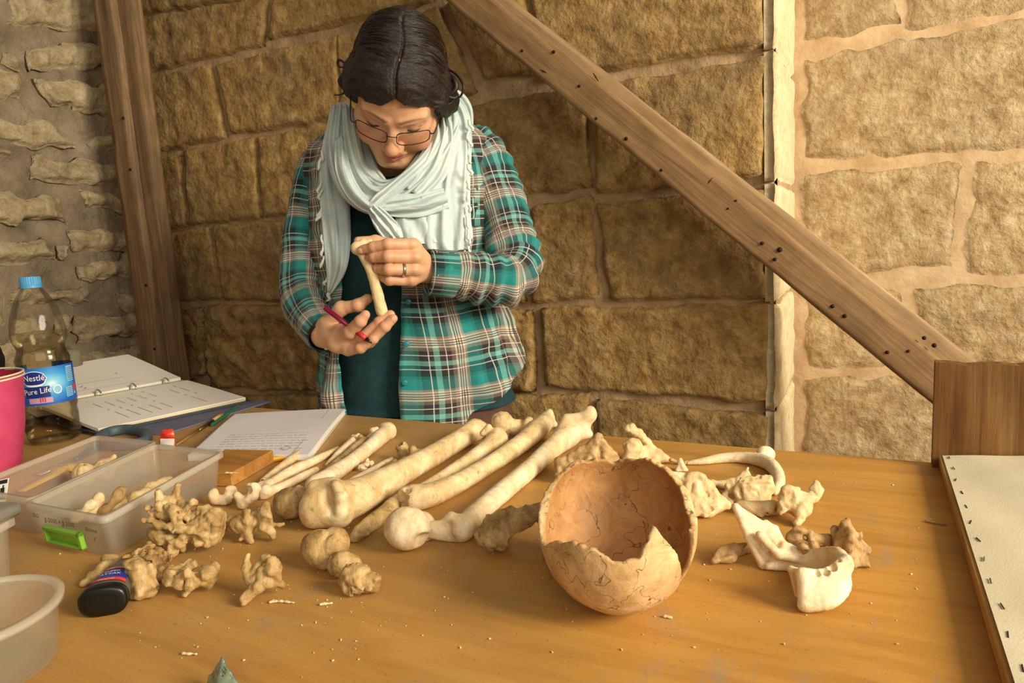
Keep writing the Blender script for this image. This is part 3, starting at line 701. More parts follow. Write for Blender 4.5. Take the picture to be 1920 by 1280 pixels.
for k in range(3): print_on('figure_mark', strip(.0014, .005 - .001 * (k == 1), 3), -.016 + .0028 * k, .0858, M_redink, .0006); print_on('figure_mark', fan(.0009, .0009, slices=5), -.016 + .0028 * k, .0892 - .001 * (k == 1), M_redink, .0006)
print_on('text_panel', strip(.013, .020), .0285, .1145, M_pale_blue, .0004); print_on('text_panel', strip(.012, .0125), .024, .0915, M_pale_blue, .0004); print_on('red_panel', strip(.0075, .0075), .0345, .096, M_redink, .0005)
for k in range(8): print_on('text_line', strip(.011, .0006, 6), .0285, .1065 + .0022 * k, M_navy, .0007)
for k in range(5): print_on('text_line', strip(.010, .0006, 6), .024, .0868 + .0022 * k, M_navy, .0007)
print_on('dot_mark', fan(.0022, .0022), .034, .0885, M_pale_blue, .0006)
# ------------------------------ open ring binder
M_cover = mottled('blue black binder card', '23242f', '343848', 30, .5, .1); M_bluemat = mottled('dusty blue folder', '5a5a70', '6c6a78', 22, .7, .15)
M_paper = mottled('white paper', 'd8d0c2', 'e0d8ca', 4, .8, .08, .001, 12); M_paperw = mottled('notebook paper', 'dcd4d0', 'e2dad4', 5, .8, .08, .001, 14); M_edge = plain('cream page edges', 'd6c8a0', .85); M_strip = plain('cream binder spine', 'd4c9a8', .5)
M_ink = plain('grey ink', '8a827c', .8); M_inkb = plain('blue ink', '8c8ca8', .8); M_pencil_ink = plain('faint pencil', 'a29aa4', .8)
rA, rB = tp(345, 712, .044), None
pA = tp(460, 744, .016); pB = tp(184, 803, .014)
lenv = unit((pB - pA) * [1, 1, 0]); LEN = np.linalg.norm((pB - pA) * [1, 1, 0]); rB = rA + lenv * LEN
lA = tp(240, 664, .098); lB = lA + lenv * LEN
bd = thing('ring_binder', 'open ring binder with printed pages, lying behind the water bottle', 'binder', (rA + rB) / 2 * [1, 1, 0] + [0, 0, TT])
def sheet_block(c4, t, m=12, n=16, sag=0.0, wave=.0006):                    # bilinear slab of paper; c4 corners of the top
    a, b, c, d = c4; V = []
    for s_ in (0, 1):
        for i in range(n):
            u = i / (n - 1)
            for j in range(m):
                v = j / (m - 1); p = (1 - u) * ((1 - v) * a + v * b) + u * ((1 - v) * d + v * c)
                p = p + np.array([0, 0, -sag * math.sin(math.pi * u) + wave * math.sin(7 * u + 5 * v) - (t if s_ else 0)]); V.append(p)
    N = n * m; g = grid_faces(n, m); F = list(g) + [tuple(k + N for k in q)[::-1] for q in g]
    rim = [i * m for i in range(n)] + [(n - 1) * m + j for j in range(1, m)] + [i * m + m - 1 for i in range(n - 2, -1, -1)] + [j for j in range(m - 2, 0, -1)]
    F += [(rim[(i + 1) % len(rim)], rim[i], rim[i] + N, rim[(i + 1) % len(rim)] + N) for i in range(len(rim))]
    V = np.array(V); nrm = np.cross(V[m] - V[0], V[1] - V[0])
    if nrm[2] < 0: F = [q[::-1] for q in F]
    return V, F
rin = unit((pA - rA) * [1, 1, 0])
c4 = [rA + rin * .012, pA, pB, rB + rin * .012]
rp = obj('right_pages', *sheet_block(c4, .0065, sag=.001), M_paper, bd, smooth=False)
def rpt(u, v): return (1 - u) * ((1 - v) * c4[0] + v * c4[3]) + u * ((1 - v) * c4[1] + v * c4[2]) + np.array([0, 0, .0008 - .004 * math.sin(math.pi * v) * 0])
l4 = [lA, rA - rin * .012 + [0, 0, .006], rB - rin * .012 + [0, 0, .006], lB]
lp = obj('left_pages', *sheet_block(l4, .030, sag=.003), M_paper, bd, smooth=False)
def lpt(u, v): return (1 - u) * ((1 - v) * l4[0] + v * l4[3]) + u * ((1 - v) * l4[1] + v * l4[2]) + np.array([0, 0, .0008])
obj('right_page_edges', *bar(pA + lenv * .002 + [0, 0, -.007], pB + [0, 0, -.007], .0016, .009), M_edge, bd, label='cream page edges')
dn = np.array([0, 0, -1.0])
cvr = [rA + dn * .030, pA + rin * .014 + dn * .0135 - lenv * .008, pB + rin * .014 + dn * .0115 + lenv * .008, rB + dn * .030]
cvr = [np.array([p[0], p[1], max(p[2], TT + .0075)]) for p in cvr]; obj('right_cover', *sheet_block(cvr, .003, wave=0), M_cover, bd, smooth=False)
cvl = [lA - rin * .012 + dn * .034 - lenv * .008, rA + dn * .034, rB + dn * .034, lB - rin * .012 + dn * .034 + lenv * .008]; obj('left_cover', *sheet_block(cvl, .003, wave=0), M_cover, bd, smooth=False)
obj('spine_strip', *bar(rA + [0, 0, -.004] - lenv * .002, rB + [0, 0, -.004], .028, .006, up=unit([0, 0, 1.0]), bev=.001), M_strip, bd)
for f in (.14, .38, .62, .86):
    c = rA + (rB - rA) * f + [0, 0, -.001]; P = [c + rin * (.013 * math.cos(t)) + np.array([0, 0, .013 * math.sin(t)]) for t in np.linspace(0, math.pi, 9)]
    obj('ring', *tube(P, .0017, 8), M_steel, bd)
def ink_rows(page, fn, rows, m, name, hgt=.0016):
    parts = []
    for (u0, u1, v0, v1, th) in rows:
        a, b = fn(u0, v0), fn(u1, v1); parts.append(bar(a, b, th, .0002))
    V, F = join(*parts); obj(name, V, F, m, page, smooth=False, kind='stuff')
rng = random.Random(4)
rows = []
for k in range(9):
    v = .16 + .075 * k
    for (a, b) in ((.12, .2), (.24, .44), (.5, .58), (.62, .9)):
        if rng.random() < .8: rows.append((a, b - rng.random() * .06, v, v + .004, .0009))
ink_rows(rp, rpt, rows, M_ink, 'printed_lines')
ink_rows(lp, lpt, [(.78, .80, .62, .64, .003), (.84, .86, .62, .63, .003), (.70, .71, .3, .7, .0008), (.9, .9, .25, .75, .0006), (.55, .58, .3, .31, .002)], M_ink, 'printed_lines')
# folder below the binder
q = [tp(508, 752, .004), tp(478, 768, .004), tp(176, 838, .004), tp(206, 800, .004)]
V = np.array([tp(508, 751, .0038), tp(310, 812, .0038), tp(214, 812, .0038), tp(330, 742, .0038)])
solo('blue_folder', *slab([(p[0], p[1]) for p in V], TT + .0006, TT + .0036), M_bluemat, 'dusty blue card folder lying under the open ring binder', 'folder', smooth=False)
M_graycloth = mottled('dark grey cloth', '5c5a48', '77725a', 20, .9, .4)
S = Solid(.02); cb = (lA + lB) / 2; S.box([cb[0] - .02, cb[1] + .03, TT + .019], [.05, .11, .018], frame(lenv), rad=.012); S.noise(.003, .03, 3, 9); S.table(); V, F = S.mesh(.004)
solo('cloth_bundle', V, F, M_graycloth, 'dark grey cloth bundle propping up the left side of the ring binder', 'cloth')
# ------------------------------ spiral notebook
nb = [tp(440, 776, .011), tp(648, 764, .011), tp(578, 851, .011), tp(352, 853, .011)]
note = thing('spiral_notebook', 'open spiral notebook with handwriting on white pages near the table edge', 'notebook', (np.mean(nb, 0) * [1, 1, 0]) + [0, 0, TT])
V, F = sheet_block(nb, .0095, sag=-.0012, wave=.0005); obj('page_stack', V, F, M_paperw, note, smooth=False, label='stack of white pages')
lift = [p + [0, 0, -.0072] for p in nb]; lo2 = [lift[0], lift[1] + (lift[1] - lift[0]) * .006, lift[2] + (lift[2] - lift[3]) * .012, lift[3]]
obj('back_cover', *sheet_block([p + [0, 0, -.0022] for p in lo2], .0009, wave=0), M_edge, note, smooth=False, label='cream back cover')
def npt(u, v): return (1 - u) * ((1 - v) * nb[0] + v * nb[3]) + u * ((1 - v) * nb[1] + v * nb[2]) + np.array([0, 0, .0009 + .0012 * math.sin(math.pi * v)])
rows = []
for k in range(7):
    v = .60 + .05 * k; x = .18
    while x < .86:
        w = .02 + rng.random() * .05; rows.append((x, x + w, v + rng.random() * .008, v + rng.random() * .008, .0007 + rng.random() * .0006)); x += w + .015
    if k == 6: break
pg = [c for c in note.children if c.name.startswith('page_stack')][0]
ink_rows(pg, npt, rows, M_pencil_ink, 'handwriting'); ink_rows(pg, npt, [(.865, .872, .02, .98, .0007)], plain('pink margin', 'd0a0a0', .8), 'margin_line')
P = [npt(.78 + .035 * math.cos(t), .9 + .03 * math.sin(t)) for t in np.linspace(0, 6.0, 18)]; obj('circled_mark', *tube(P, .0004, 5), M_inkb, pg)
wires = []
for k in range(34):
    f = (k + .5) / 34; c = nb[0] + (nb[3] - nb[0]) * f + [0, 0, -.004]; e = unit(nb[1] - nb[0])
    wires.append(tube([c + e * (.005 * math.cos(t)) + np.array([0, 0, .0058 * math.sin(t)]) for t in np.linspace(-.6, 3.6, 9)], .0007, 5))
obj('spiral_wire', *join(*wires), M_steel, note, kind='stuff')
# ------------------------------ pencil, brush, scissors, wrapper
def stick(name, label, cat, a, b, ra, rb, segs):
    a = np.asarray(a); b = np.asarray(b); t = thing(name, label, cat, (a + b) / 2 * [1, 1, 0] + [0, 0, TT])
    for (nm, f0, f1, r0, r1, m, nn) in segs: obj(nm, *tube([a + (b - a) * f0, a + (b - a) * f1], [r0, r1], nn), m, t, smooth=nn > 6)
    return t
M_green = plain('green paint', '1f6b4a', .4); M_woodst = plain('varnished stick', '9c6a34', .5); M_brass = plain('dull ferrule', '8a7c58', .35, Metallic=1.0)
stick('paint_brush', 'thin paint brush with metal ferrule lying beside the spiral notebook', 'brush', tp(330, 834, .004), tp(416, 778, .005), .003, .003, [('handle', .0, .45, .0015, .003, M_woodst, 8), ('ferrule', .45, .78, .0032, .004, M_brass, 10), ('bristles', .78, 1.0, .0042, .0055, M_frame, 10)])
stick('green_pencil', 'dark green pencil lying between the paint brush and the spiral notebook', 'pencil', tp(398, 796, .004), tp(449, 760, .004), .0035, .0035, [('shaft', 0, .92, .0036, .0036, M_green, 6), ('tip', .92, 1.0, .0036, .0008, M_woodst, 6)])
stick('yellow_pencil', 'yellow pencil lying in front of the spiral notebook', 'pencil', tp(474, 866, .006), tp(566, 853, .004), .004, .004, [('shaft', 0, .9, .0042, .0042, plain('yellow paint', 'd49a20', .4), 6), ('tip', .9, 1.0, .0042, .0008, M_woodst, 6)])
wr = thing('wire_tool', 'thin metal loop tool lying in front of the spiral notebook', 'tool', tp(440, 862, 0))
P = [tp(408, 862, .003), tp(418, 855, .004), tp(432, 854, .004), tp(444, 858, .003), tp(472, 859, .003)]; obj('loop', *tube(P, .0012, 8, sub=20), plain('dark wire', '4a4238', .4, Metallic=.8), wr)
obj('handle', *tube([tp(444, 861, .003), tp(474, 860, .003)], .0022, 8), plain('grey tool handle', '5c5448', .4, Metallic=.6), wr)
M_scis = mottled('grey blue rubber grip', '3c4a50', '55656a', 60, .6, .3, .0006)
sc = thing('scissors', 'scissors with a thick grey blue rubber grip behind the clear boxes', 'scissors', tp(228, 830, 0))
g0 = [(184, 822), (200, 811), (228, 805), (256, 806), (272, 813), (274, 824), (256, 832), (220, 835), (194, 831)]
P = [tp(x, y, .010) for x, y in g0]; P = P + P[:1]; obj('grip', *tube(P, .0095, 12, caps=False, sub=60), M_scis, sc)
obj('shank', *tube([tp(190, 834, .009), tp(168, 846, .007), tp(140, 862, .004)], [.008, .007, .004], 10, sub=12), M_black, sc)
obj('blade', *bar(tp(150, 855, .004), tp(70, 890, .003), .014, .002), M_steel, sc)
M_wrap = plain('red foil wrapper', 'd23a22', .35)
def wrap_mat():
    t = NT('printed wrapper label'); v = t.co(src='cloth_uv'); w = t.n('TexWave', {'Vector': v, 'Scale': 9.0, 'Distortion': .6, 'Detail': 2}, bands_direction='X').outputs['Fac']
    t.bsdf(t.mix(t.ramp(w, [(.55, 0.0), (.75, .7)]), 'e4dccb', '8a8078'), .4); return t.m
A2 = Anchor2 = None
wd = depth(tp(311, 842)); 
wp_ = thing('sweet_wrapper', 'crumpled red and white foil wrapper standing behind the clear boxes', 'wrapper', tp(311, 842, 0))
def wpt(x, y, dd=0): return pv(x, y, wd + dd)
def patch(corn, n, m, bulge, seed, amp=.0012):
    a, b, c, d = corn; V = []; uv = []
    for i in range(n):
        u = i / (n - 1)
        for j in range(m):
            v = j / (m - 1); p = (1 - u) * ((1 - v) * a + v * d) + u * ((1 - v) * b + v * c); k = math.sin(math.pi * u) * math.sin(math.pi * v)
            V.append(p - MC @ [0, 0, 1] * bulge * k); uv.append((u, v, 0))
    V = np.array(V); V = V + amp * np.column_stack([fbm(V / .009, 2, seed), fbm(V / .009, 2, seed + 1), fbm(V / .009, 2, seed + 2)]); return V, grid_faces(n, m), uv
V1, F1, _ = patch([wpt(298, 824), wpt(328, 822), wpt(324, 803), wpt(305, 806)], 10, 8, .006, 3)
V2, F2, _ = patch([wpt(296, 848, .004), wpt(330, 848, .004), wpt(328, 822, .003), wpt(298, 822, .003)], 10, 8, .008, 6)
obj('foil', *join((V1, F1), (V2, F2)), M_wrap, wp_)
V, F, uv = patch([wpt(300, 842, -.006), wpt(326, 842, -.006), wpt(327, 822, -.004), wpt(301, 822, -.004)], 8, 8, .003, 8, .0004); obj('white_label', V, F, wrap_mat(), wp_, uv=uv, label='white label with fine printed rows')
# ------------------------------ offcut of wood
a, b, c = tp(440, 912), tp(515, 868, .0), tp(413, 868)
e1 = unit(b - tp(436, 914)); L1 = np.linalg.norm(b - tp(436, 914)); e2 = np.array([-e1[1], e1[0], 0]); p0 = tp(436, 913)
poly = [p0, p0 + e1 * L1, p0 + e1 * L1 + e2 * .085, p0 + e2 * .085]; cen = np.mean(poly, 0)
R = np.array([e1, e2, [0, 0, 1]]).T
solo('wooden_offcut', *box(cen + [0, 0, .0106], (L1, .085, .020), R, .001), M_block, 'small flat offcut of wood beside the clear box', 'wood block', smooth=False)
# ------------------------------ clear boxes
M_plast = clear_mat('milky clear box plastic', 'fff6e4', .17, .035, .22, .5); M_plast2 = clear_mat('milky thick plastic rim', 'fff6e4', .36, .05, .2, .5)
M_lime = plain('lime green plastic', '7fb43a', .4); M_lime2 = plain('bright lime plastic', '9ad015', .35)
def open_box(name, label, c4, H, t=.0022, flare=.010, handle=None, front_edge=0, writing=None):
    # c4: floor corners counter-clockwise (front-left, front-right, back-right, back-left)
    c = np.mean(c4, 0); th = thing(name, label, 'box', (c[0], c[1], TT)); top = [p + unit((p - c) * [1, 1, 0]) * flare * 1.3 + np.array([0, 0, H]) for p in c4]
    def ring(base, tops, f, inset):
        out = []
        for i in range(4):
            p = base[i] * (1 - f) + tops[i] * f; pr = base[i - 1] * (1 - f) + tops[i - 1] * f; nx = base[(i + 1) % 4] * (1 - f) + tops[(i + 1) % 4] * f
            u, v = unit(nx - p), unit(pr - p); p = p + (u + v) * inset; r = .012
            for k in range(6):
                a = k / 5; q = p + v * r * (1 - a) ** 2 + u * r * a ** 2; out.append(q)
        return np.array(out)
    R = [ring(c4, top, 0, .004) + [0, 0, .0008], ring(c4, top, .04, .001), ring(c4, top, .96, 0), ring(c4, top, 1, 0), ring(c4, top, 1, t), ring(c4, top, .96, t), ring(c4, top, .05, t + .001), ring(c4, top, .04, .006)]
    n = 24; V = np.vstack(R); F = grid_faces(len(R), n, True) + [tuple(range(n))[::-1], tuple(range(7 * n, 8 * n))]
    obj('shell', V, F, M_plast, th)
    rim = [ring(c4, top, 1, -.004) + [0, 0, -.007], ring(c4, top, 1, -.004), ring(c4, top, 1, t) + [0, 0, .0004], ring(c4, top, 1, -.0004) + [0, 0, -.002], ring(c4, top, 1, -.0006) + [0, 0, -.007]]
    obj('rim', np.vstack(rim), grid_faces(5, n, True), M_plast2, th)
    return th, c4, top
fl, fr, br = tp(78, 1017), tp(212, 1048), tp(414, 916)
bl_ = fl + (br - fr); Hb = .052
boxF, c4F, topF = open_box('storage_box', 'milky clear drawer box with green handle and handwriting, holding rib pieces', [fl, fr, br, bl_], Hb, flare=.006)
def face_frame(c4, top, i, j):
    o = (c4[i] + c4[j]) / 2; ex = unit(c4[j] - c4[i]); ey = unit((top[i] + top[j]) / 2 - o); nz = np.cross(ex, ey); 
    if nz @ (CAM - o) < 0: nz = -nz
    return o, ex, ey, nz
o, ex, ey, nz = face_frame(c4F, topF, 0, 1); W = np.linalg.norm(c4F[1] - c4F[0])
hx0, hx1, hy0, hy1 = -.043 * W / .13, .024 * W / .13, .007, .028
def fpt(x, y, z=0): return o + ex * x + ey * y + nz * z
hb = thing  # noqa
parts_ = []
for (x0, x1, y0, y1, z0, z1) in ((hx0, hx1, hy1 - .005, hy1, .0005, .006), (hx0, hx1, hy0, hy0 + .003, .0005, .006), (hx0, hx0 + .003, hy0, hy1, .0005, .006), (hx1 - .006, hx1, hy0, hy1, .0005, .006), (hx0, hx1, hy0, hy1, .0004, .0012)):
    R = np.array([ex, ey, nz]).T; parts_.append(box(fpt((x0 + x1) / 2, (y0 + y1) / 2, (z0 + z1) / 2), (x1 - x0, y1 - y0, z1 - z0), R, .0008))
obj('handle', *join(*parts_), M_lime, boxF, smooth=False, label='recessed lime green handle')
M_pen = plain('marker ink', '3c342c', .7)
for (s_, x, y, sz, rot) in (('DG', -.056, .038, .0072, .1), ('JJ-2000 + JJ 2000', -.013, .0355, .0082, .0), ('Bölme', .043, .034, .0078, -.1), ('y’', .046, .024, .008, 0)):
    T = text_geo(s_, sz * W / .13, .2); k = W / .13
    obj('handwriting', *on_plane(T, fpt(x * k, y), ex, ey, nz, .0022), M_pen, boxF, smooth=False)
off = unit(bl_ - br) ; nrm_back = unit(np.cross([0, 0, 1], br - fr)); 
d_in = unit(fl - fr); wbx = np.linalg.norm(fl - fr)
sh = d_in * (wbx + .021) - unit(br - fr) * -.012
bfl, bfr, bbr = fl + sh, fr + sh, br + sh
boxB, c4B, topB = open_box('storage_box', 'milky clear drawer box holding a bone and a yellow strap, behind the labelled one', [bfl, bfr, bbr, bbr + (bfl - bfr)], Hb * .97, flare=.006)
o2, ex2, ey2, nz2 = face_frame(c4B, topB, 2, 3); R = np.array([ex2, ey2, nz2]).T
obj('handle', *box(o2 + ey2 * .018 - nz2 * .0035, (.06, .02, .005), R, .001), plain('olive green plastic', '7a8a3c', .4), boxB, smooth=False, label='olive green handle at the far end')
# contents
def in_front(u, v, z=0): return c4F[0] * (1 - u) * (1 - v) + c4F[1] * u * (1 - v) + c4F[2] * u * v + c4F[3] * (1 - u) * v + np.array([0, 0, z])
def tubebone(label, P, R_, m, z=None, flat=.6):
    S = Solid(.002); d_ = unit(np.asarray(P[-1]) - np.asarray(P[0])); S.chain(P, R_, k=.002); SEEDT = int(abs(P[0][0]) * 9999) % 97; S.noise(.0008, .01, 3, SEEDT); V, F = S.mesh(.0013); return solo('rib_bone', V, F, m, label, 'bone')
def inb(px, py, z): p = tp(px, py, z); return p
def rib(label, pts, r, m, name='rib_bone'):
    S = Solid(.002); P = spline(np.array([inb(*q) for q in pts]), 10); S.chain(P, [r * (1 + .25 * math.sin(k)) for k in range(10)], k=.002); S.noise(.0009, .009, 3, int(pts[0][0]) % 50); S.cut.append(lambda Q: (TT + .0038) - Q[:, 2]); V, F = S.mesh(.0013); return solo(name, V, F, m, label, 'bone')
SB = None
# ---------------------------------------------------------------- bones
IR, ID, IF = MC @ [1, 0, 0], MC @ [0, 1, 0], MC @ [0, 0, 1.0]
class Anchor:
    def __init__(s, bx, by, z=0.0): s.d = depth(tp(bx, by, z))
    def p(s, x, y, dd=0.0): return pv(x, y, s.d + dd)
    def r(s, px): return px / FPX * s.d
def irot(deg):
    c, n = math.cos(math.radians(deg)), math.sin(math.radians(deg))
    return np.array([IR * c + ID * n, -IR * n + ID * c, IF]).T
def build(S, A, prims):
    for q in prims:
        t = q[0]; m = 1
        if t[0] == '-': m = -1; t = t[1:]
        if t == 'c': S.cone(A.p(*q[1:4]), A.p(*q[5:8]), A.r(q[4]), A.r(q[8]), mode=m, k=A.r(q[9]) if len(q) > 9 else None)
        elif t == 'e': S.ell(A.p(*q[1:4]), [A.r(q[4]), A.r(q[5]), A.r(q[6])], irot(q[7] if len(q) > 7 else 0), mode=m, k=A.r(q[8]) if len(q) > 8 else None)
        elif t == 't': S.tri(A.p(*q[1]), A.p(*q[2]), A.p(*q[3]), A.r(q[4]), mode=m)
        elif t == 'q': S.quad(A.p(*q[1]), A.p(*q[2]), A.p(*q[3]), A.p(*q[4]), A.r(q[5]))
        elif t == 'p':                                                # polyline of (x, y, dd, r)
            for a, b in zip(q[1][:-1], q[1][1:]): S.cone(A.p(*a[:3]), A.p(*b[:3]), A.r(a[3]), A.r(b[3]), mode=m)
SEED = [100]
def bone(name, label, base, prims, m=None, h=.0014, k=.0018, rough=.0007, size=.008, spongy=0, z=0.0, group=None, cat='bone', pitwhere=None):
    A = Anchor(*base, z); S = Solid(k); build(S, A, prims); SEED[0] += 1
    sd = SEED[0]; S.noise(rough * 1.2, size, 4, sd); S.disp.append(lambda P: rough * 2.6 * (.3 - np.abs(vnoise(P / (size * 1.3), sd + 3)))); S.amp += rough * 1.6
    if spongy: S.pits(spongy, .0042, SEED[0] + 5, .2, pitwhere)
    if z == 0: S.table()
    V, F = S.mesh(h)
    dz = V[:, 2].min() - (TT + .0006)
    if z == 0 and dz > 0: V[:, 2] -= dz
    if abs(dz) > .004 and z == 0: print('bone lift', label, round(dz * 1000, 1))
    return solo(name, V, F, m or M_bone_dull, label, cat, group)
def longbone(name, label, pts, feats=(), m=None, h=.0018, k=.006, rough=.0006, spongy=0, hollow=None, group=None, pitwhere=None, lift=0.0, flat=1.0):
    # pts: (x, y, r_px[, extra height]) along the shaft, lying on the table
    S = Solid(k); W = []; R = []; SEED[0] += 1
    for q in pts:
        d = depth(tp(q[0], q[1], .01)); r = q[2] / FPX * d; z = r + lift + (q[3] if len(q) > 3 else 0); W.append(tp(q[0], q[1], z)); R.append(r)
    n = 4 * len(W); Q = spline(np.column_stack([W, R]), n); S.chain(Q[:, :3], Q[:, 3], k=.0004)
    for b, prims in feats:
        A = Anchor(960, 900); A.d = depth(W[b]) if isinstance(b, int) else Anchor(*b).d
        build(S, A, prims)
    if hollow:
        for (i, j, f) in hollow:                                       # hollowed broken end i looking from j
            a, b = W[i], W[j]; dvec = (a - b) / np.linalg.norm(a - b); S.cone(a + dvec * R[i] * 1.6, a - dvec * R[i] * 2.2, R[i] * f, R[i] * f * .5, mode=-1, k=.001)
    S.noise(rough * .6, .03, 3, SEED[0]); S.noise(.00025, .006, 2, SEED[0])
    if spongy: S.pits(spongy, .0045, SEED[0] + 5, .2, pitwhere)
    S.table(); V, F = S.mesh(h); dz = V[:, 2].min() - (TT + .0006)
    if dz > 0: V[:, 2] -= dz
    if dz > .004: print('longbone lift', label, round(dz * 1000, 1))
    return solo(name, V, F, m or M_bone, label, 'bone', group)


# --- the row of long bones
longbone('thigh_bone', 'long pale thigh bone with flared broken upper end, rightmost of the long bones', [(868, 990, 23), (897, 960, 20), (947, 917, 18.5), (1000, 873, 17.5), (1040, 836, 19), (1064, 816, 23)],
    [(0, [('c', 846, 972, .0, 13, 868, 990, .0, 20), ('t', (790, 984, .0), (850, 976, 0), (864, 1014, 0), 5), ('t', (790, 984, .0), (806, 1004, 0), (864, 1014, 0), 5), ('-e', 842, 987, -.012, 5, 7, 16)]),
     (5, [('q', (1046, 826, 0), (1062, 784, .0), (1094, 782, .0), (1100, 812, .0), 9), ('c', 1060, 815, 0, 20, 1092, 800, 0, 12), ('e', 1105, 777, 0, 14, 17, 14, 10), ('c', 1100, 790, 0, 7, 1105, 780, 0, 10), ('c', 1085, 812, 0, 8, 1106, 814, 0, 5)])],
    m=M_bone_pale)
longbone('thigh_bone', 'long bowed bone with spongy broken lower end and narrow upper spike', [(770, 934, 25), (808, 927, 22), (863, 903, 18), (930, 863, 16.5), (980, 829, 17.5), (1010, 803, 19), (1026, 786, 15)],
    [(6, [('c', 1024, 790, 0, 12, 1031, 772, 0, 6), ('c', 1026, 790, 0, 10, 1040, 796, 0, 6)]), (0, [('c', 758, 938, -.004, 20, 800, 924, 0, 16), ('-e', 748, 942, -.01, 17, 22, 20), ('-e', 762, 912, -.01, 10, 8, 12), ('-e', 790, 906, -.008, 14, 6, 12)])],
    pitwhere=lambda P: np.clip((0.03 - np.linalg.norm(P - np.array(tp(745, 935, .02)), axis=1)) / .015, 0, 1) + 0, spongy=.003)
longbone('thigh_bone', 'large thick leg bone with two rounded knee knuckles at its near end', [(628, 944, 40), (680, 926, 32), (747, 889, 24), (813, 853, 20), (870, 819, 18.5), (891, 805, 20)],
    [(0, [('e', 592, 950, -.004, 30, 40, 34, 12), ('e', 634, 944, -.012, 26, 44, 30, -14), ('-e', 611, 930, -.032, 13, 34, 26, -14), ('e', 612, 962, -.008, 30, 24, 24, 10), ('c', 590, 912, 0, 13, 622, 908, 0, 14), ('p', [(630, 908, -.020, 7), (642, 930, -.026, 7), (642, 958, -.024, 7), (632, 978, -.016, 8)])]),
     (5, [('e', 893, 806, 0, 17, 14, 14, -20), ('e', 912, 804, 0, 9, 9, 9)])], k=.008)
longbone('shin_bone', 'long bone with jagged broken flake at its lower end, behind the bowed bone', [(746, 940, 12), (806, 910, 12.5), (868, 870, 13.5), (911, 842, 16), (933, 825, 20)],
    [(4, [('e', 932, 816, 0, 14, 17, 14, 20), ('c', 905, 812, 0, 6, 916, 800, 0, 6)]), (0, [('t', (748, 932, 0), (712, 956, 0), (746, 950, 0), 5)])])
longbone('shin_bone', 'hollow curved bone shard lying below the flaked long bone', [(666, 1006, 10), (690, 985, 15), (722, 962, 16), (738, 945, 14)], [(0, [('-e', 664, 992, -.015, 24, 12, 16, -30), ('t', (660, 1010, 0), (690, 1000, 0), (668, 992, .01), 4)])], m=M_bone_dull, h=.0014)
longbone('arm_bone', 'upper arm bone with a smooth rounded far head, left of the thick leg bone', [(590, 908, 17), (620, 891, 16), (653, 869, 13.5), (687, 843, 13), (713, 820, 14.5), (726, 808, 15)],
    [(5, [('e', 730, 807, 0, 12, 15, 13, -20), ('e', 718, 803, 0, 8, 9, 9)])], m=M_bone_pale, h=.0015)
longbone('forearm_bone', 'slender tapering forearm bone, longest of the thin bones beside the wooden offcut', [(506, 908, 10), (540, 886, 10), (563, 875, 9.5), (600, 858, 7.5), (633, 841, 5)], [(0, [('c', 488, 908, .0, 6, 506, 906, 0, 9)])], m=M_bone_pale, h=.0012, k=.003)
longbone('forearm_bone', 'slender forearm bone with a knobbed near end and blunt cut far end', [(500, 922, 12), (516, 916, 8), (545, 904, 8.5), (575, 889, 8), (592, 881, 7)], [(0, [('e', 496, 924, 0, 12, 16, 12, 20)])], m=M_bone_pale, h=.0012, k=.003)
longbone('forearm_bone', 'short thin broken bone with an open near end, nearest to the wooden offcut', [(494, 901, 7), (520, 880, 7), (545, 862, 8), (561, 850, 7)], hollow=[(0, 1, .55)], h=.0012, k=.002)
longbone('forearm_bone', 'short pale splinter of bone between the spiral notebook and the upper arm bone', [(612, 871, 3.5), (635, 850, 7), (655, 834, 9), (668, 823, 9)], [(3, [('c', 668, 824, 0, 7, 672, 816, 0, 5), ('c', 668, 822, 0, 6, 662, 818, 0, 4)])], m=M_bone_pale, h=.0012, k=.002)
longbone('forearm_bone', 'dull grooved bone tucked against the upper side of the upper arm bone', [(590, 898, 6), (615, 880, 7), (645, 857, 8), (670, 838, 10), (683, 828, 10)], [(4, [('c', 682, 828, 0, 8, 676, 819, 0, 5)])], m=M_bone_dull, h=.0012, k=.002)
bone('hand_bone', 'small knobbed bone standing behind the head of the upper arm bone', (698, 832), [('e', 701, 808, 0, 9, 8, 8), ('c', 700, 812, 0, 7, 694, 824, 0, 9), ('e', 706, 806, 0, 6, 6, 6)], M_bone_pale, h=.0012)
bone('bone_chip', 'small crumbled chip of bone beside the upper arm bone, left of two', (680, 883), [('e', 680, 877, 0, 8, 6, 7, 20), ('e', 686, 871, 0, 6, 5, 5)], M_bone_pale, h=.001, rough=.001, size=.004)
bone('bone_chip', 'small crumbled chip of bone beside the upper arm bone, right of two', (694, 876), [('e', 694, 870, 0, 8, 5, 6, -30), ('e', 689, 867, 0, 5, 6, 5)], M_bone_pale, h=.001, rough=.001, size=.004)
bone('wrist_bone', 'saddle shaped small bone by the corner of the clear box, left of a matching pair', (418, 947), [('c', 402, 928, 0, 9, 406, 936, 0, 10), ('c', 406, 936, 0, 10, 424, 938, 0, 9), ('c', 424, 936, .004, 8, 432, 920, .01, 9), ('e', 432, 918, .01, 11, 9, 10), ('c', 432, 922, .01, 9, 446, 930, .012, 7), ('e', 402, 924, 0, 8, 9, 8)], M_bone_pale, h=.0012)
bone('wrist_bone', 'saddle shaped small bone touching the knobbed forearm bone, right of a matching pair', (462, 954), [('c', 444, 928, 0, 8, 456, 942, 0, 11), ('c', 456, 942, 0, 11, 474, 930, 0, 10), ('c', 474, 928, 0, 11, 477, 916, .004, 12), ('e', 474, 914, .004, 12, 9, 10, 30), ('-e', 460, 918, -.006, 12, 8, 16, 10)], M_bone_pale, h=.0012)
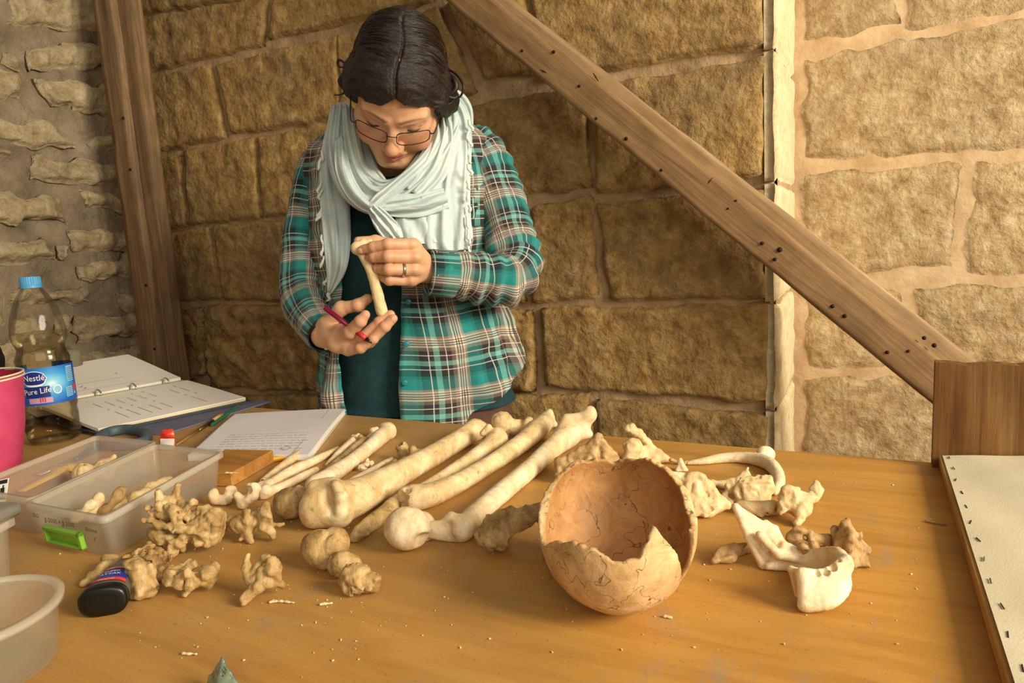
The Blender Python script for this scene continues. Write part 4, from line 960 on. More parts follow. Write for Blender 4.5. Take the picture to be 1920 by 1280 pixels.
bone('joint_bone', 'round joint bone with a flat broken face, left of the knee knuckles', (546, 974), [('e', 544, 942, .0, 32, 30, 30), ('e', 560, 930, -.006, 20, 18, 16), ('-e', 566, 928, -.034, 12, 20, 18, 12), ('c', 560, 918, 0, 10, 580, 924, 0, 5)], M_bone_dull, h=.0015, rough=.0005)
longbone('bone_shard', 'long thin bone splinter lying along the thick leg bone, longest of the splinters', [(636, 914, 5), (668, 896, 6), (705, 877, 6), (736, 860, 5)], m=M_bone_pale, h=.0012, k=.002)
longbone('bone_shard', 'pointed bone splinter with a dark hollow, middle of the splinters by the thick leg bone', [(690, 898, 3), (704, 890, 6), (718, 882, 6)], hollow=[(2, 1, .5)], m=M_bone_dull, h=.0011, k=.002)
longbone('bone_shard', 'short rounded bone splinter leaning on the thick leg bone', [(708, 894, 7), (724, 881, 9), (740, 869, 9)], m=M_bone_dull, h=.0012, k=.002)
longbone('bone_shard', 'low pale splinter half hidden behind the thick leg bone', [(668, 908, 4), (700, 900, 5), (724, 892, 4)], m=M_bone_pale, h=.0011, k=.002)
bone('tube_bone', 'short hollow tube of bone standing on end behind the thick leg bone', (757, 866), [('c', 753, 838, 0, 11, 761, 856, 0, 11), ('-c', 747, 826, -.004, 7, 755, 846, 0, 6), ('c', 761, 840, .004, 6, 768, 852, .004, 8)], M_bone_dull, h=.0011, k=.002)
bone('tube_bone', 'rounded stub of bone behind the thick leg bone, beside the hollow tube', (780, 872), [('c', 773, 842, 0, 8, 777, 862, 0, 12), ('c', 785, 850, 0, 9, 780, 862, 0, 10), ('-e', 790, 862, -.008, 6, 9, 9)], M_bone_dull, h=.0012)
bone('tube_bone', 'small stub of bone in front of the hollow tube', (752, 880), [('c', 756, 866, 0, 8, 748, 877, 0, 9), ('e', 757, 865, 0, 8, 9, 8)], M_bone_dull, h=.0012)
bone('ball_joint_bone', 'ball headed piece of thigh bone lying at the far table edge', (962, 822), [('e', 942, 793, .0, 22, 22, 22), ('c', 945, 796, 0, 17, 975, 802, .004, 14), ('c', 975, 800, .004, 14, 988, 800, 0, 13), ('e', 990, 802, -.004, 13, 20, 14, 10), ('c', 940, 806, 0, 16, 946, 816, 0, 9), ('-e', 962, 800, -.022, 11, 14, 12, 20)], M_bone, h=.0016)
bone('ball_joint_bone', 'smooth ball shaped head of a thigh bone with a broken edge, nearest of the row', (768, 1030), [('e', 764, 990, -.004, 44, 40, 38), ('e', 788, 988, .022, 30, 32, 24), ('-e', 800, 1024, -.02, 22, 26, 30, -30), ('-e', 800, 975, -.03, 14, 6, 14)], M_bone_pale, h=.0016, k=.002, rough=.0003)
bone('knee_bone', 'dull heavy bone end with rounded face and spongy top, left of the skull bowl', (932, 1032), [('e', 930, 1003, -.004, 40, 28, 26, 4), ('c', 925, 972, .004, 12, 960, 960, .006, 14), ('c', 945, 985, 0, 20, 985, 968, .004, 22), ('c', 985, 968, .004, 20, 1012, 956, .008, 15), ('c', 1012, 958, .008, 16, 1026, 990, .004, 9), ('c', 918, 968, 0, 8, 915, 990, 0, 14), ('e', 1010, 950, .01, 18, 9, 14, 0), ('-e', 985, 1012, -.006, 34, 16, 40, 0), ('-e', 950, 966, -.03, 18, 8, 14, -10)],
    M_bone_dull, h=.0015, rough=.0012, spongy=.0035, pitwhere=lambda P: np.clip((P[:, 2] - TT - .045) / .012, 0, 1))
# --- three ankle bones
bone('ankle_bone', 'smooth saddle faced ankle bone, upper left of the three stacked ankle bones', (606, 1066), [('e', 598, 1024, .0, 34, 34, 28, -20), ('e', 628, 1016, .004, 28, 30, 26, 20), ('e', 606, 1044, -.002, 26, 20, 22, 10), ('-c', 640, 985, -.030, 13, 594, 1056, -.031, 13), ('-e', 592, 1020, -.036, 9, 14, 12, -30), ('e', 620, 1020, -.008, 14, 20, 12, 20)], M_bone_dull, h=.0014, rough=.0004)
bone('ankle_bone', 'small dull ankle bone wedged between two larger ones', (640, 1082), [('e', 640, 1058, .0, 26, 24, 22, 20), ('c', 640, 1050, 0, 18, 664, 1054, .006, 14), ('c', 650, 1046, .004, 12, 668, 1058, .004, 12), ('-e', 650, 1074, -.028, 14, 8, 12, 10)], M_bone_dull, h=.0014)
bone('ankle_bone', 'rough spongy lump of ankle bone with a pointed tip, nearest of the three', (672, 1116), [('e', 668, 1084, .0, 34, 28, 28, 10), ('e', 690, 1088, -.002, 24, 22, 22, 0), ('c', 700, 1096, -.002, 12, 718, 1093, -.002, 4), ('e', 660, 1098, -.004, 22, 18, 18, 0), ('-e', 664, 1108, -.03, 10, 6, 10), ('-e', 694, 1072, -.026, 8, 6, 8), ('e', 678, 1064, 0, 20, 12, 18, 0)], M_bone_dull, h=.0013, rough=.0022, size=.011, spongy=.002)
# --- vertebrae
bone('vertebrae', 'cluster of joined spine bones with many jutting spurs in front of the clear box', (330, 1040), [
    ('e', 392, 988, .0, 24, 34, 24, 8), ('e', 408, 988, .004, 12, 36, 28, 6), ('e', 372, 990, .004, 26, 24, 24, 0), ('-e', 383, 990, -.026, 10, 12, 9),
    ('p', [(372, 996, -.012, 8), (330, 990, -.014, 9), (296, 984, -.012, 8), (270, 974, -.010, 6)]), ('p', [(330, 990, -.012, 8), (336, 966, -.01, 10), (316, 950, -.006, 9)]), ('p', [(372, 974, 0, 10), (345, 966, .0, 10), (322, 950, .004, 9)]),
    ('p', [(345, 952, .004, 10), (330, 936, .01, 9), (333, 910, .012, 6)]), ('p', [(330, 940, .008, 9), (314, 934, .008, 7)]), ('p', [(292, 968, .002, 9), (300, 946, .004, 8), (297, 924, .008, 7)]), ('p', [(300, 960, 0, 8), (282, 962, 0, 6), (277, 952, 0, 6)]), ('p', [(310, 968, 0, 11), (296, 944, -.004, 7)]),
    ('p', [(346, 962, -.006, 8), (358, 942, -.004, 8), (362, 940, -.002, 7)]), ('p', [(366, 968, 0, 7), (372, 954, 0, 6)]), ('p', [(380, 966, .002, 8), (386, 954, .002, 7)]), ('c', 398, 960, 0, 7, 404, 958, 0, 7),
    ('e', 308, 1000, -.004, 30, 13, 18, 10), ('p', [(282, 1002, -.008, 7), (300, 1008, -.008, 8), (326, 1014, -.006, 9)]), ('p', [(352, 1000, -.008, 12), (336, 1014, -.008, 11), (322, 1020, -.012, 8)]), ('p', [(330, 1018, -.01, 9), (324, 1034, -.012, 8), (310, 1052, -.012, 6)]),
    ('p', [(345, 1014, 0, 8), (343, 1030, 0, 6)]), ('p', [(304, 1012, .004, 7), (296, 1028, .004, 6)]), ('p', [(366, 1012, -.006, 9), (386, 1020, -.006, 8), (398, 1014, -.004, 9)]), ('e', 350, 985, .014, 44, 30, 16, 0), ('c', 366, 1020, -.004, 3, 365, 1030, -.004, 1.5)],
    M_bone_dull, h=.0013, k=.0022, rough=.0013, spongy=.0014)
bone('vertebra', 'single spine bone with a tall wing, between the joined cluster and the knee knuckles', (468, 1018), [
    ('e', 456, 982, .004, 24, 20, 18, 0), ('p', [(434, 985, .01, 12), (436, 972, .01, 9)]), ('p', [(462, 996, 0, 10), (472, 1018, -.002, 6)]), ('p', [(460, 975, -.004, 8), (462, 958, -.004, 6)]), ('t', (500, 944, -.004), (492, 990, -.006), (512, 1000, -.004), 5), ('t', (500, 944, -.004), (492, 990, -.006), (488, 966, -.004), 6),
    ('p', [(466, 980, 0, 11), (490, 978, 0, 9), (505, 985, 0, 8)]), ('p', [(506, 982, .002, 7), (520, 984, .004, 5), (530, 982, .006, 4)]), ('p', [(506, 990, -.002, 8), (512, 1006, -.002, 6)]), ('p', [(456, 1000, -.002, 6), (452, 1010, -.002, 4)]), ('c', 472, 962, .008, 8, 490, 958, .01, 7)],
    M_bone_dull, h=.0013, k=.0024, rough=.001)
bone('vertebra', 'small spine bone with a ring opening and a long spur pointing at the viewer', (462, 1126), [
    ('p', [(464, 1036, .006, 6), (460, 1062, .004, 7), (466, 1084, 0, 8)]), ('e', 496, 1040, .008, 11, 8, 9), ('p', [(484, 1052, .006, 7), (474, 1064, .004, 7)]), ('e', 512, 1058, .0, 13, 18, 14, 0), ('p', [(512, 1042, 0, 8), (516, 1062, 0, 12), (520, 1080, 0, 10)]),
    ('p', [(500, 1084, -.002, 14), (480, 1096, -.004, 11), (466, 1110, -.008, 8), (455, 1122, -.012, 7)]), ('p', [(516, 1082, 0, 10), (530, 1092, .002, 6)]), ('p', [(474, 1082, 0, 8), (490, 1074, 0, 10)]), ('p', [(492, 1062, 0, 8), (506, 1066, -.004, 11)])],
    M_bone_dull, h=.0013, k=.0022, rough=.001)
bone('vertebra', 'lumpy broken spine bone right of the drum shaped one, nearest the cluster', (356, 1116), [
    ('e', 326, 1078, .004, 22, 18, 18, 10), ('e', 350, 1062, .010, 22, 12, 12, -10), ('e', 390, 1076, .002, 20, 22, 18, 0), ('e', 398, 1068, .004, 10, 16, 12, 0), ('t', (328, 1082, -.004), (352, 1068, -.006), (346, 1114, -.004), 5), ('t', (352, 1068, -.006), (372, 1086, -.004), (350, 1114, -.004), 6), ('p', [(352, 1112, -.004, 5), (366, 1096, -.002, 8), (384, 1088, 0, 12)]), ('-e', 364, 1074, -.02, 7, 12, 10, 10), ('-e', 352, 1060, -.008, 10, 5, 8, -10)],
    M_bone_dull, h=.0013, k=.0024, rough=.0014, spongy=.0012)
bone('vertebra', 'drum shaped spine bone body leaning beside the glue tube', (262, 1118), [('c', 256, 1066, .002, 17, 270, 1102, -.002, 20), ('e', 255, 1060, .0, 23, 9, 19, 14), ('e', 273, 1110, -.003, 27, 9, 21, -12), ('-e', 255, 1053, -.010, 15, 6, 12, 12), ('t', (280, 1062, 0), (298, 1098, -.002), (284, 1104, -.002), 4), ('e', 240, 1074, 0, 7, 8, 8)], M_bone_dull, h=.0013, rough=.0012)
bone('spongy_bone', 'porous broken block of bone behind the drum shaped spine bone', (284, 1092), [('q', (240, 1050, .012), (280, 1030, .022), (306, 1050, .012), (290, 1084, 0), 13), ('q', (240, 1050, .012), (290, 1084, 0), (306, 1050, .012), (280, 1036, .012), 10), ('e', 278, 1062, .008, 26, 20, 18, 30)], M_spongy, h=.0012, rough=.0014, size=.006, spongy=.005)
bone('rib_fragment', 'curved broken rib piece lying behind the glue tube', (176, 1096), [('p', [(158, 1094, 0, 8), (172, 1080, .004, 9), (190, 1068, .012, 9), (204, 1058, .02, 10), (224, 1052, .026, 8)]), ('p', [(204, 1060, .02, 9), (196, 1048, .028, 6), (212, 1048, .03, 6)]), ('-e', 157, 1096, -.008, 4, 4, 6)], M_bone_dull, h=.0013, rough=.0012)
# ---------------------------------------------------------------- skull bowl
def skull():
    A = Anchor(1146, 1165); A.d += .066                                 # centre depth of the bowl
    A.d -= .034; c = np.array(A.p(1158, 1040)); c[2] = TT + .062
    vd = np.array([c[0] - CAM[0], c[1] - CAM[1], 0]); vd /= np.linalg.norm(vd); rt = np.array([vd[1], -vd[0], 0])
    tl = math.radians(12)                                               # the vault leans away from the viewer
    e1 = rt; e2 = vd * math.cos(tl) + np.array([0, 0, math.sin(tl)]); e3 = np.cross(e1, e2); R = np.array([e1, e2, e3]).T
    S = Solid(.003); S.ell(c, (.0665, .078, .0625), R); S.ell(c + vd * .016 + np.array([0, 0, .012]), (.064, .067, .062), R, k=.02)
    S.ell(c, (.062, .0735, .058), R, mode=-1, k=.0008); S.ell(c + vd * .016 + np.array([0, 0, .012]), (.0595, .0625, .0575), R, mode=-1, k=.0008)
    az = np.radians([-180, -165, -150, -135, -118, -100, -88, -80, -70, -55, -42, -28, -14, 0, 10, 20, 28, 34, 41, 48, 54, 66, 69, 86, 100, 118, 135, 150, 163, 180])
    rim = np.array([.098, .104, .103, .098, .088, .082, .074, .064, .058, .066, .074, .080, .076, .068, .070, .080, .088, .078, .066, .046, .014, .010, .070, .070, .074, .090, .100, .105, .103, .098])
    def cut(P):
        q = P - c; a = np.arctan2(q @ rt, -(q @ vd)); hz = np.interp(a, az, rim) + .0022 * fbm(np.column_stack([np.cos(a), np.sin(a), a * 0]) * 9, 3, 4) + .0012 * vnoise(P / .003, 8)
        return ((P[:, 2] - TT) - hz) * .8
    S.cut.append(cut); S.noise(.0006, .02, 3, 5); S.disp.append(lambda P: .0005 * (.4 - np.abs(vnoise(P / .018, 3))))
    S.disp.append(lambda P: .004 * np.clip(1 - np.abs((P - c) @ rt + .008 + .004 * fbm(P / .02, 2, 2)) / .010, 0, 1) * (np.linalg.norm((P - c) @ R / [.0665, .0775, .062], axis=1) < 1.01) * 0)
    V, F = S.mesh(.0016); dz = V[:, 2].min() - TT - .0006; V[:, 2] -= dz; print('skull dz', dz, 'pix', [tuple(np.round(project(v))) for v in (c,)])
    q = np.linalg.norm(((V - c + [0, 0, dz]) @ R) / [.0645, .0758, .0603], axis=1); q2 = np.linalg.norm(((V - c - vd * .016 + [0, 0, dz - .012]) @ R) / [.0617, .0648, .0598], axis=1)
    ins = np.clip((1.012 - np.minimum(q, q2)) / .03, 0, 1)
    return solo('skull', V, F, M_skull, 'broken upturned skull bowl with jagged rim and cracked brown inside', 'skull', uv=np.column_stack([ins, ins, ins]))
def project(P):
    q = MC.T @ (np.asarray(P) - CAM); return 960 + FPX * q[0] / q[2], 640 + FPX * q[1] / q[2]
skull()
bone('skull_splinter', 'thin jagged bone splinter standing against the left rim of the skull bowl', (1030, 1080), [('p', [(1014, 985, .004, 4), (1020, 1015, .002, 5), (1022, 1040, 0, 5), (1030, 1072, -.006, 4)]), ('t', (1022, 1030, 0), (1036, 1040, 0), (1034, 1068, -.004), 3)], M_bone_brown, h=.0011, rough=.001)
# ---------------------------------------------------------------- jaw
def jaw():
    A = Anchor(1520, 1135); d0 = A.d
    B = Anchor(1425, 1062); S = Solid(.0025)
    db = B.d - d0
    def P(x, y, dd): return A.p(x, y, dd)
    # far branch rising to the condyle, plate from condyle to the angle and the notch spur
    q = [(1380, 950, db + .004), (1402, 1010, db), (1430, 1062, db - .004), (1470, 1060, db - .008), (1440, 988, db + .004)]
    S.quad(P(*q[0]), P(*q[1]), P(*q[2]), P(*q[4]), A.r(6)); S.quad(P(*q[4]), P(*q[2]), P(*q[3]), P(1482, 1030, db - .006), A.r(6))
    S.cone(P(1379, 950, db + .004), P(1388, 968, db + .004), A.r(8), A.r(7)); S.cone(P(1388, 965, db + .004), P(1412, 988, db + .004), A.r(8), A.r(6)); S.cone(P(1412, 985, db + .004), P(1446, 992, db + .002), A.r(5), A.r(5))
    S.quad(P(1436, 980, db + .006), P(1452, 1000, db + .004), P(1466, 1024, db), P(1446, 1010, db), A.r(5)); S.quad(P(1436, 980, db + .006), P(1456, 988, db + .006), P(1468, 1016, db + .002), P(1452, 1005, db), A.r(4))
    # inner ridge
    S.cone(P(1424, 1003, db - .008), P(1460, 1040, db - .012), A.r(9), A.r(9)); S.cone(P(1460, 1040, db - .012), P(1506, 1052, db - .016), A.r(9), A.r(8))
    # far body of the jaw running right to the chin, then the near body turning back
    up = [(1470, 1022, db - .006), (1500, 1034, db - .008), (1530, 1036, db * .72), (1554, 1032, db * .5), (1572, 1036, db * .3), (1582, 1052, db * .12), (1562, 1068, -.004), (1536, 1078, -.006), (1512, 1076, -.006), (1502, 1074, -.006)]
    lo = [(1440, 1062, db - .008), (1476, 1066, db - .010), (1520, 1072, db * .68), (1550, 1072, db * .46), (1574, 1076, db * .3), (1586, 1092, .002), (1576, 1116, -.010), (1550, 1132, -.014), (1518, 1136, -.012), (1506, 1134, -.011)]
    up = [tuple(q_) for q_ in spline(up, 26)]; lo = [tuple(q_) for q_ in spline(lo, 26)]
    for i in range(len(up) - 1):
        r = 6 if i < 11 else 8
        S.quad(P(*up[i]), P(*up[i + 1]), P(*lo[i + 1]), P(*lo[i]), A.r(r)); S.cone(P(*lo[i]), P(*lo[i + 1]), A.r(r), A.r(r)); S.cone(P(*up[i]), P(*up[i + 1]), A.r(r), A.r(r))
    S.ell(P(1590, 1056, .006), [A.r(10), A.r(17), A.r(12)], irot(-10))                    # chin knob
    # broken near end: open hollow
    S.quad(P(1482, 1066, .007), P(1524, 1070, .007), P(1526, 1124, .002), P(1494, 1112, .004), A.r(5)); S.cone(P(1484, 1066, .006), P(1506, 1073, -.004), A.r(5), A.r(6)); S.cone(P(1496, 1114, .003), P(1508, 1132, -.009), A.r(5), A.r(6))
    for (x, y, dd, r) in [(1476, 1022, db - .012, 5.5), (1488, 1027, db - .012, 6), (1500, 1030, db - .012, 5), (1572, 1046, .002, 6), (1561, 1060, -.006, 8), (1547, 1068, -.008, 8), (1532, 1072, -.009, 6), (1563, 1094, -.026, 3)]:
        S.ell(P(x, y, dd), [A.r(r), A.r(r * 1.5), A.r(r * 1.3)], irot(0), mode=-1, k=.0008)
    S.noise(.0004, .012, 3, 77); S.table(); V, F = S.mesh(.0013); V[:, 2] -= max(0, V[:, 2].min() - TT - .0006)
    return solo('jawbone', V, F, M_bone_pale, 'curved lower jawbone with empty tooth sockets and broken near end', 'jawbone')
jaw()
bone('upper_jaw', 'broken upper jaw piece with worn teeth and a nasal hollow, behind the lower jawbone', (1510, 1064), [
    ('e', 1490, 1010, .012, 14, 22, 14, 10), ('e', 1512, 1026, .004, 26, 14, 16, 6), ('c', 1494, 992, .008, 8, 1518, 998, .01, 7), ('c', 1518, 998, .008, 6, 1520, 1014, .002, 6), ('c', 1524, 1008, .006, 9, 1552, 1012, .012, 11), ('c', 1552, 1012, .012, 10, 1556, 1030, .01, 10), ('-e', 1506, 1004, -.006, 10, 9, 14, 0), ('e', 1506, 1024, -.008, 8, 7, 7), ('e', 1524, 1022, -.008, 9, 8, 8), ('q', (1484, 1030, .012), (1552, 1030, .012), (1550, 1060, .01), (1490, 1060, .01), 9),
    ('c', 1506, 1028, -.006, 5, 1507, 1036, -.006, 3.5), ('c', 1514, 1029, -.008, 4, 1514, 1037, -.008, 3), ('c', 1521, 1029, -.008, 4, 1521, 1037, -.008, 3)], M_bone_brown, h=.0011, k=.0012, rough=.0008)
bone('ear_bone', 'rough brown side skull piece with a pointed top and toothed edge, right of the jawbone', (1600, 1063), [
    ('t', (1586, 982, .004), (1566, 1040, .0), (1600, 1058, -.006), 9), ('t', (1586, 982, .004), (1600, 1058, -.006), (1628, 1030, .0), 8), ('t', (1600, 1058, -.006), (1628, 1030, 0), (1626, 1056, -.004), 6), ('c', 1584, 980, .002, 9, 1592, 1006, -.004, 13), ('c', 1566, 995, .012, 8, 1570, 1030, .004, 10), ('c', 1592, 1006, -.002, 12, 1584, 1040, -.004, 12), ('-e', 1584, 993, -.010, 3.5, 6, 8), ('-e', 1612, 1012, -.010, 5, 3, 8), ('-e', 1568, 1004, -.002, 6, 10, 9)], M_bone_brown, h=.0012, k=.0016, rough=.0013, spongy=.0008)
bone('bone_flake', 'flat flake of bone lying left of the lower jawbone', (1362, 1058), [('q', (1336, 1050, .0), (1352, 1024, .008), (1396, 1018, .008), (1376, 1048, 0), 4.5), ('c', 1340, 1051, -.002, 4, 1372, 1042, -.002, 5)], M_bone_brown, h=.0011, rough=.0006)
bone('bone_flake', 'thin dark flake of bone tucked under the branch of the lower jawbone', (1392, 1042), [('q', (1382, 1032, .006), (1400, 1024, .01), (1404, 1036, .006), (1388, 1042, 0), 3.5)], M_bone_brown, h=.0011)
# ---------------------------------------------------------------- pieces right of the skull
bone('hip_fragment', 'peaked grey brown hip bone fragment standing behind the skull bowl', (1120, 905), [
    ('t', (1122, 820, .01), (1092, 880, .0), (1164, 872, .016), 9), ('t', (1122, 822, .01), (1050, 866, .006), (1092, 880, 0), 8), ('q', (1048, 864, .006), (1092, 872, 0), (1090, 896, -.004), (1050, 884, .002), 9), ('c', 1121, 818, .01, 8, 1134, 850, .008, 12), ('c', 1134, 850, .008, 12, 1160, 872, .014, 12), ('c', 1046, 862, .006, 7, 1056, 892, 0, 6)], M_bone_dull, h=.0014, rough=.001)
bone('shoulder_blade', 'shoulder blade piece with a knob and a raised spine, behind the skull bowl', (1190, 872), [
    ('e', 1186, 838, .0, 18, 17, 15, 10), ('c', 1186, 842, 0, 15, 1178, 862, 0, 12), ('p', [(1182, 804, .018, 9), (1196, 812, .018, 9), (1222, 838, .012, 7), (1250, 862, .006, 8)]), ('e', 1184, 802, .018, 10, 9, 9), ('q', (1194, 842, .002), (1214, 838, .012), (1250, 864, .006), (1230, 870, 0), 4.5), ('t', (1186, 850, 0), (1230, 868, 0), (1200, 868, -.002), 6)], M_bone, h=.0013, rough=.0009)
bone('bone_chip', 'pointed white chip of bone between the shoulder blade and the long curved plate', (1280, 884), [('t', (1275, 862, .004), (1270, 882, .002), (1286, 881, 0), 3.5), ('c', 1274, 864, .004, 4, 1282, 880, 0, 4)], M_bone_pale, h=.001)
bone('bone_chip', 'thin brown splinter lying beyond the pointed white chip', (1268, 872), [('c', 1258, 862, .0, 4, 1282, 868, .0, 4), ('c', 1282, 868, 0, 4, 1300, 866, .002, 3)], M_bone_brown, h=.001)
longbone('hip_plate', 'long curved pale plate of hip bone with a smooth hooked end', [(1290, 868, 4), (1320, 864, 7), (1358, 858, 9), (1400, 858, 11), (1436, 866, 13), (1456, 884, 12), (1460, 906, 11), (1452, 922, 7)],
    [(3, [('e', 1436, 850, .004, 17, 14, 14, 20), ('c', 1430, 858, 0, 12, 1438, 852, .004, 13)]), (2, [('q', (1300, 866, 0), (1360, 858, 0), (1372, 880, .0), (1316, 880, .0), 3.5), ('q', (1360, 858, 0), (1410, 862, 0), (1404, 882, .0), (1372, 880, .0), 3.5)])], m=M_bone_pale, h=.0014, k=.003)
bone('hip_fragment', 'large pale broken piece with smooth hollow face and spongy end, right of the skull bowl', (1322, 966), [
    ('q', (1236, 884, .012), (1298, 894, .006), (1290, 930, 0), (1250, 930, .004), 6), ('q', (1296, 892, .006), (1316, 896, .004), (1360, 946, -.002), (1324, 962, -.008), 9), ('q', (1296, 892, .006), (1324, 962, -.008), (1284, 956, -.004), (1280, 930, 0), 9), ('c', 1360, 946, -.002, 6, 1326, 962, -.008, 5), ('c', 1284, 954, -.004, 7, 1324, 962, -.008, 6), ('-e', 1340, 940, -.016, 18, 14, 10, 30)], M_bone, h=.0014, k=.0016, rough=.0012, spongy=.0035, pitwhere=lambda P: (np.linalg.norm(P - Anchor(1322, 966).p(1340, 940, -.006), axis=1) < .014) * 1.0)
bone('rib_fragment', 'short thin rib piece with an upturned spike, in front of the long curved plate', (1370, 918), [('p', [(1334, 904, .0, 7), (1362, 906, .0, 8), (1384, 898, .002, 9), (1398, 886, .006, 8)]), ('c', 1396, 888, .006, 6, 1401, 876, .008, 3), ('c', 1384, 900, .002, 8, 1402, 892, .004, 6)], M_bone, h=.0012)
bone('vertebra', 'square broken spine bone with a pale flat face and pitted top', (1410, 944), [
    ('q', (1394, 912, -.004), (1436, 912, -.004), (1430, 938, -.008), (1398, 938, -.008), 5), ('q', (1392, 898, .012), (1442, 894, .012), (1440, 910, -.002), (1394, 912, -.002), 6), ('q', (1442, 896, .012), (1448, 916, .006), (1438, 936, -.004), (1436, 912, -.004), 5), ('p', [(1392, 904, .004, 8), (1382, 920, .002, 9), (1388, 938, -.002, 9)]), ('p', [(1382, 924, .004, 8), (1366, 916, .008, 7), (1358, 930, .008, 7), (1368, 944, .002, 9)]), ('c', 1366, 918, .008, 6, 1368, 912, .008, 4)], M_bone, h=.0013, k=.0014, rough=.001, spongy=.0025, pitwhere=lambda P: (P[:, 2] > TT + .026) * 1.0)
longbone('tube_bone', 'tube of bone with a reddish spongy right end, behind the lower jawbone', [(1388, 950, 12), (1412, 952, 13), (1440, 952, 14), (1456, 950, 14)], [(2, [('c', 1424, 964, -.002, 6, 1428, 972, -.004, 4)])], hollow=[(3, 2, .6)], spongy=.003, pitwhere=lambda P: (P[:, 0] > tp(1432, 960, .01)[0]) * 1.0, h=.0012, k=.002)
bone('hip_fragment', 'chunky angular bone fragment with a notch in its lower edge, right of the reddish tube', (1494, 980), [
    ('q', (1472, 918, .008), (1520, 930, .008), (1524, 936, .006), (1470, 960, 0), 8), ('q', (1470, 925, .006), (1464, 960, .002), (1510, 960, -.004), (1522, 934, .004), 8), ('c', 1474, 916, .01, 8, 1492, 934, .002, 12), ('p', [(1506, 945, 0, 13), (1500, 965, -.004, 12), (1494, 976, -.008, 8)]), ('c', 1466, 962, 0, 5, 1482, 960, -.002, 6), ('-e', 1478, 968, -.004, 10, 7, 12)], M_bone, h=.0013, rough=.0014)
bone('bone_shard', 'thin curled shard of bone standing at the right of the chunky fragment', (1528, 942), [('p', [(1532, 904, .006, 4), (1538, 920, .004, 6), (1530, 936, 0, 6)]), ('t', (1530, 904, .006), (1518, 916, .006), (1526, 932, .002), 3.5), ('t', (1530, 904, .006), (1538, 922, .004), (1526, 932, .002), 3.5)], M_bone, h=.0011)
# ---------------------------------------------------------------- bones inside the clear boxes, small odds and ends
rib('flat rib piece in the labelled box, leftmost of the visible ones', [(140, 972, .020), (158, 960, .027), (176, 942, .036)], .0055, M_bone_pale)
rib('upright curved rib piece in the labelled box', [(170, 968, .02), (180, 950, .03), (186, 930, .042)], .0052, M_bone)
rib('long curved brown rib piece in the labelled box', [(186, 966, .018), (206, 948, .03), (228, 920, .044)], .0055, M_bone_brown)
rib('small crumbly rib end in the labelled box below the brown rib', [(198, 952, .018), (222, 946, .018), (238, 936, .02)], .005, M_bone_dull)
rib('short knobbly rib bone at the middle of the labelled box', [(246, 934, .022), (262, 926, .026), (280, 922, .024)], .005, M_bone)
rib('thin rib bone at the far half of the labelled box', [(276, 914, .024), (292, 908, .026), (318, 900, .022)], .005, M_bone)
S = Solid(.004); c = tp(172, 886, .020); u = unit(tp(200, 880, .02) - tp(150, 892, .02))
S.ell(c + u * .016, (.018, .014, .016)); S.ell(c - u * .010, (.017, .014, .017)); S.cone(c + u * .02 + [0, 0, .008], c + u * .03 + [0, 0, .014], .006, .005); S.ell(c + u * .003 + [0, -.012, .004], (.004, .010, .009), mode=-1); S.noise(.0016, .007, 3, 5); S.cut.append(lambda Q: (TT + .0042) - Q[:, 2]); V, F = S.mesh(.0014); V[:, 2] -= max(0, V[:, 2].min() - TT - .0042)
solo('vertebra', V, F, M_bone, 'knobbly spine bone inside the rear clear box', 'bone')
P = spline([tp(38, 922, .008), tp(70, 905, .010), (tp(104, 888, .014)), tp(122, 874, .018), tp(146, 882, .014)], 30); W = []
for i, p in enumerate(P):
    t = unit(P[min(i + 1, 29)] - P[max(i - 1, 0)]); s_ = unit(np.cross(t, [0, 0, 1])); w = .0075 + .004 * math.sin(math.pi * i / 29)
    W += [p - s_ * w, p + s_ * w, p + s_ * w + [0, 0, .002], p - s_ * w + [0, 0, .002]]
F = grid_faces(30, 4, True) + [(3, 2, 1, 0), tuple(range(116, 120))]
solo('yellow_strap', np.array(W), F, plain('yellow strap', 'd8aa34', .6), 'bent yellow plastic strap lying in the rear clear box', 'strap')
# lidded box at the left edge
M_lid = clear_mat('frosted lid plastic', 'e9e2d2', .6, .2, .25, .6)
a, b = tp(34, 1100), tp(0, 1122); dx = unit(a - b)
cx0 = a; u = unit(tp(34, 1100) - tp(-60, 1160)); v = np.array([-u[1], u[0], 0])
base4 = [a - u * .14, a, a + v * .12, a - u * .14 + v * .12]
boxL, c4L, topL = open_box('lidded_box', 'clear box with frosted lid and bright lime clip at the left edge', base4, .073, flare=.004)
cc = np.mean(base4, 0); e = [unit((p - cc) * [1, 1, 0]) for p in base4]
lidp = [p + q * .016 for p, q in zip(base4, e)]; R = np.array([u, v, [0, 0, 1]]).T
obj('lid', *box(cc + [0, 0, .081], (.14 + .022, .12 + .022, .014), R, .004), M_lid, boxL, label='frosted lid')
S = Solid(.004); cl = base4[0] * .38 + base4[1] * .62 - v * .012
S.box(cl + [0, 0, .062], (.022, .0045, .026), R, rad=.004); S.box(cl + [0, 0, .042] - v * .004, (.014, .004, .008), R, rad=.003); V, F = S.mesh(.002); obj('clip', V, F, M_lime2, boxL, label='bright lime green clip')
obj('paper_slip', *box(cc + [.02, -.02, .02], (.07, .05, .0015), R), M_paper, boxL)
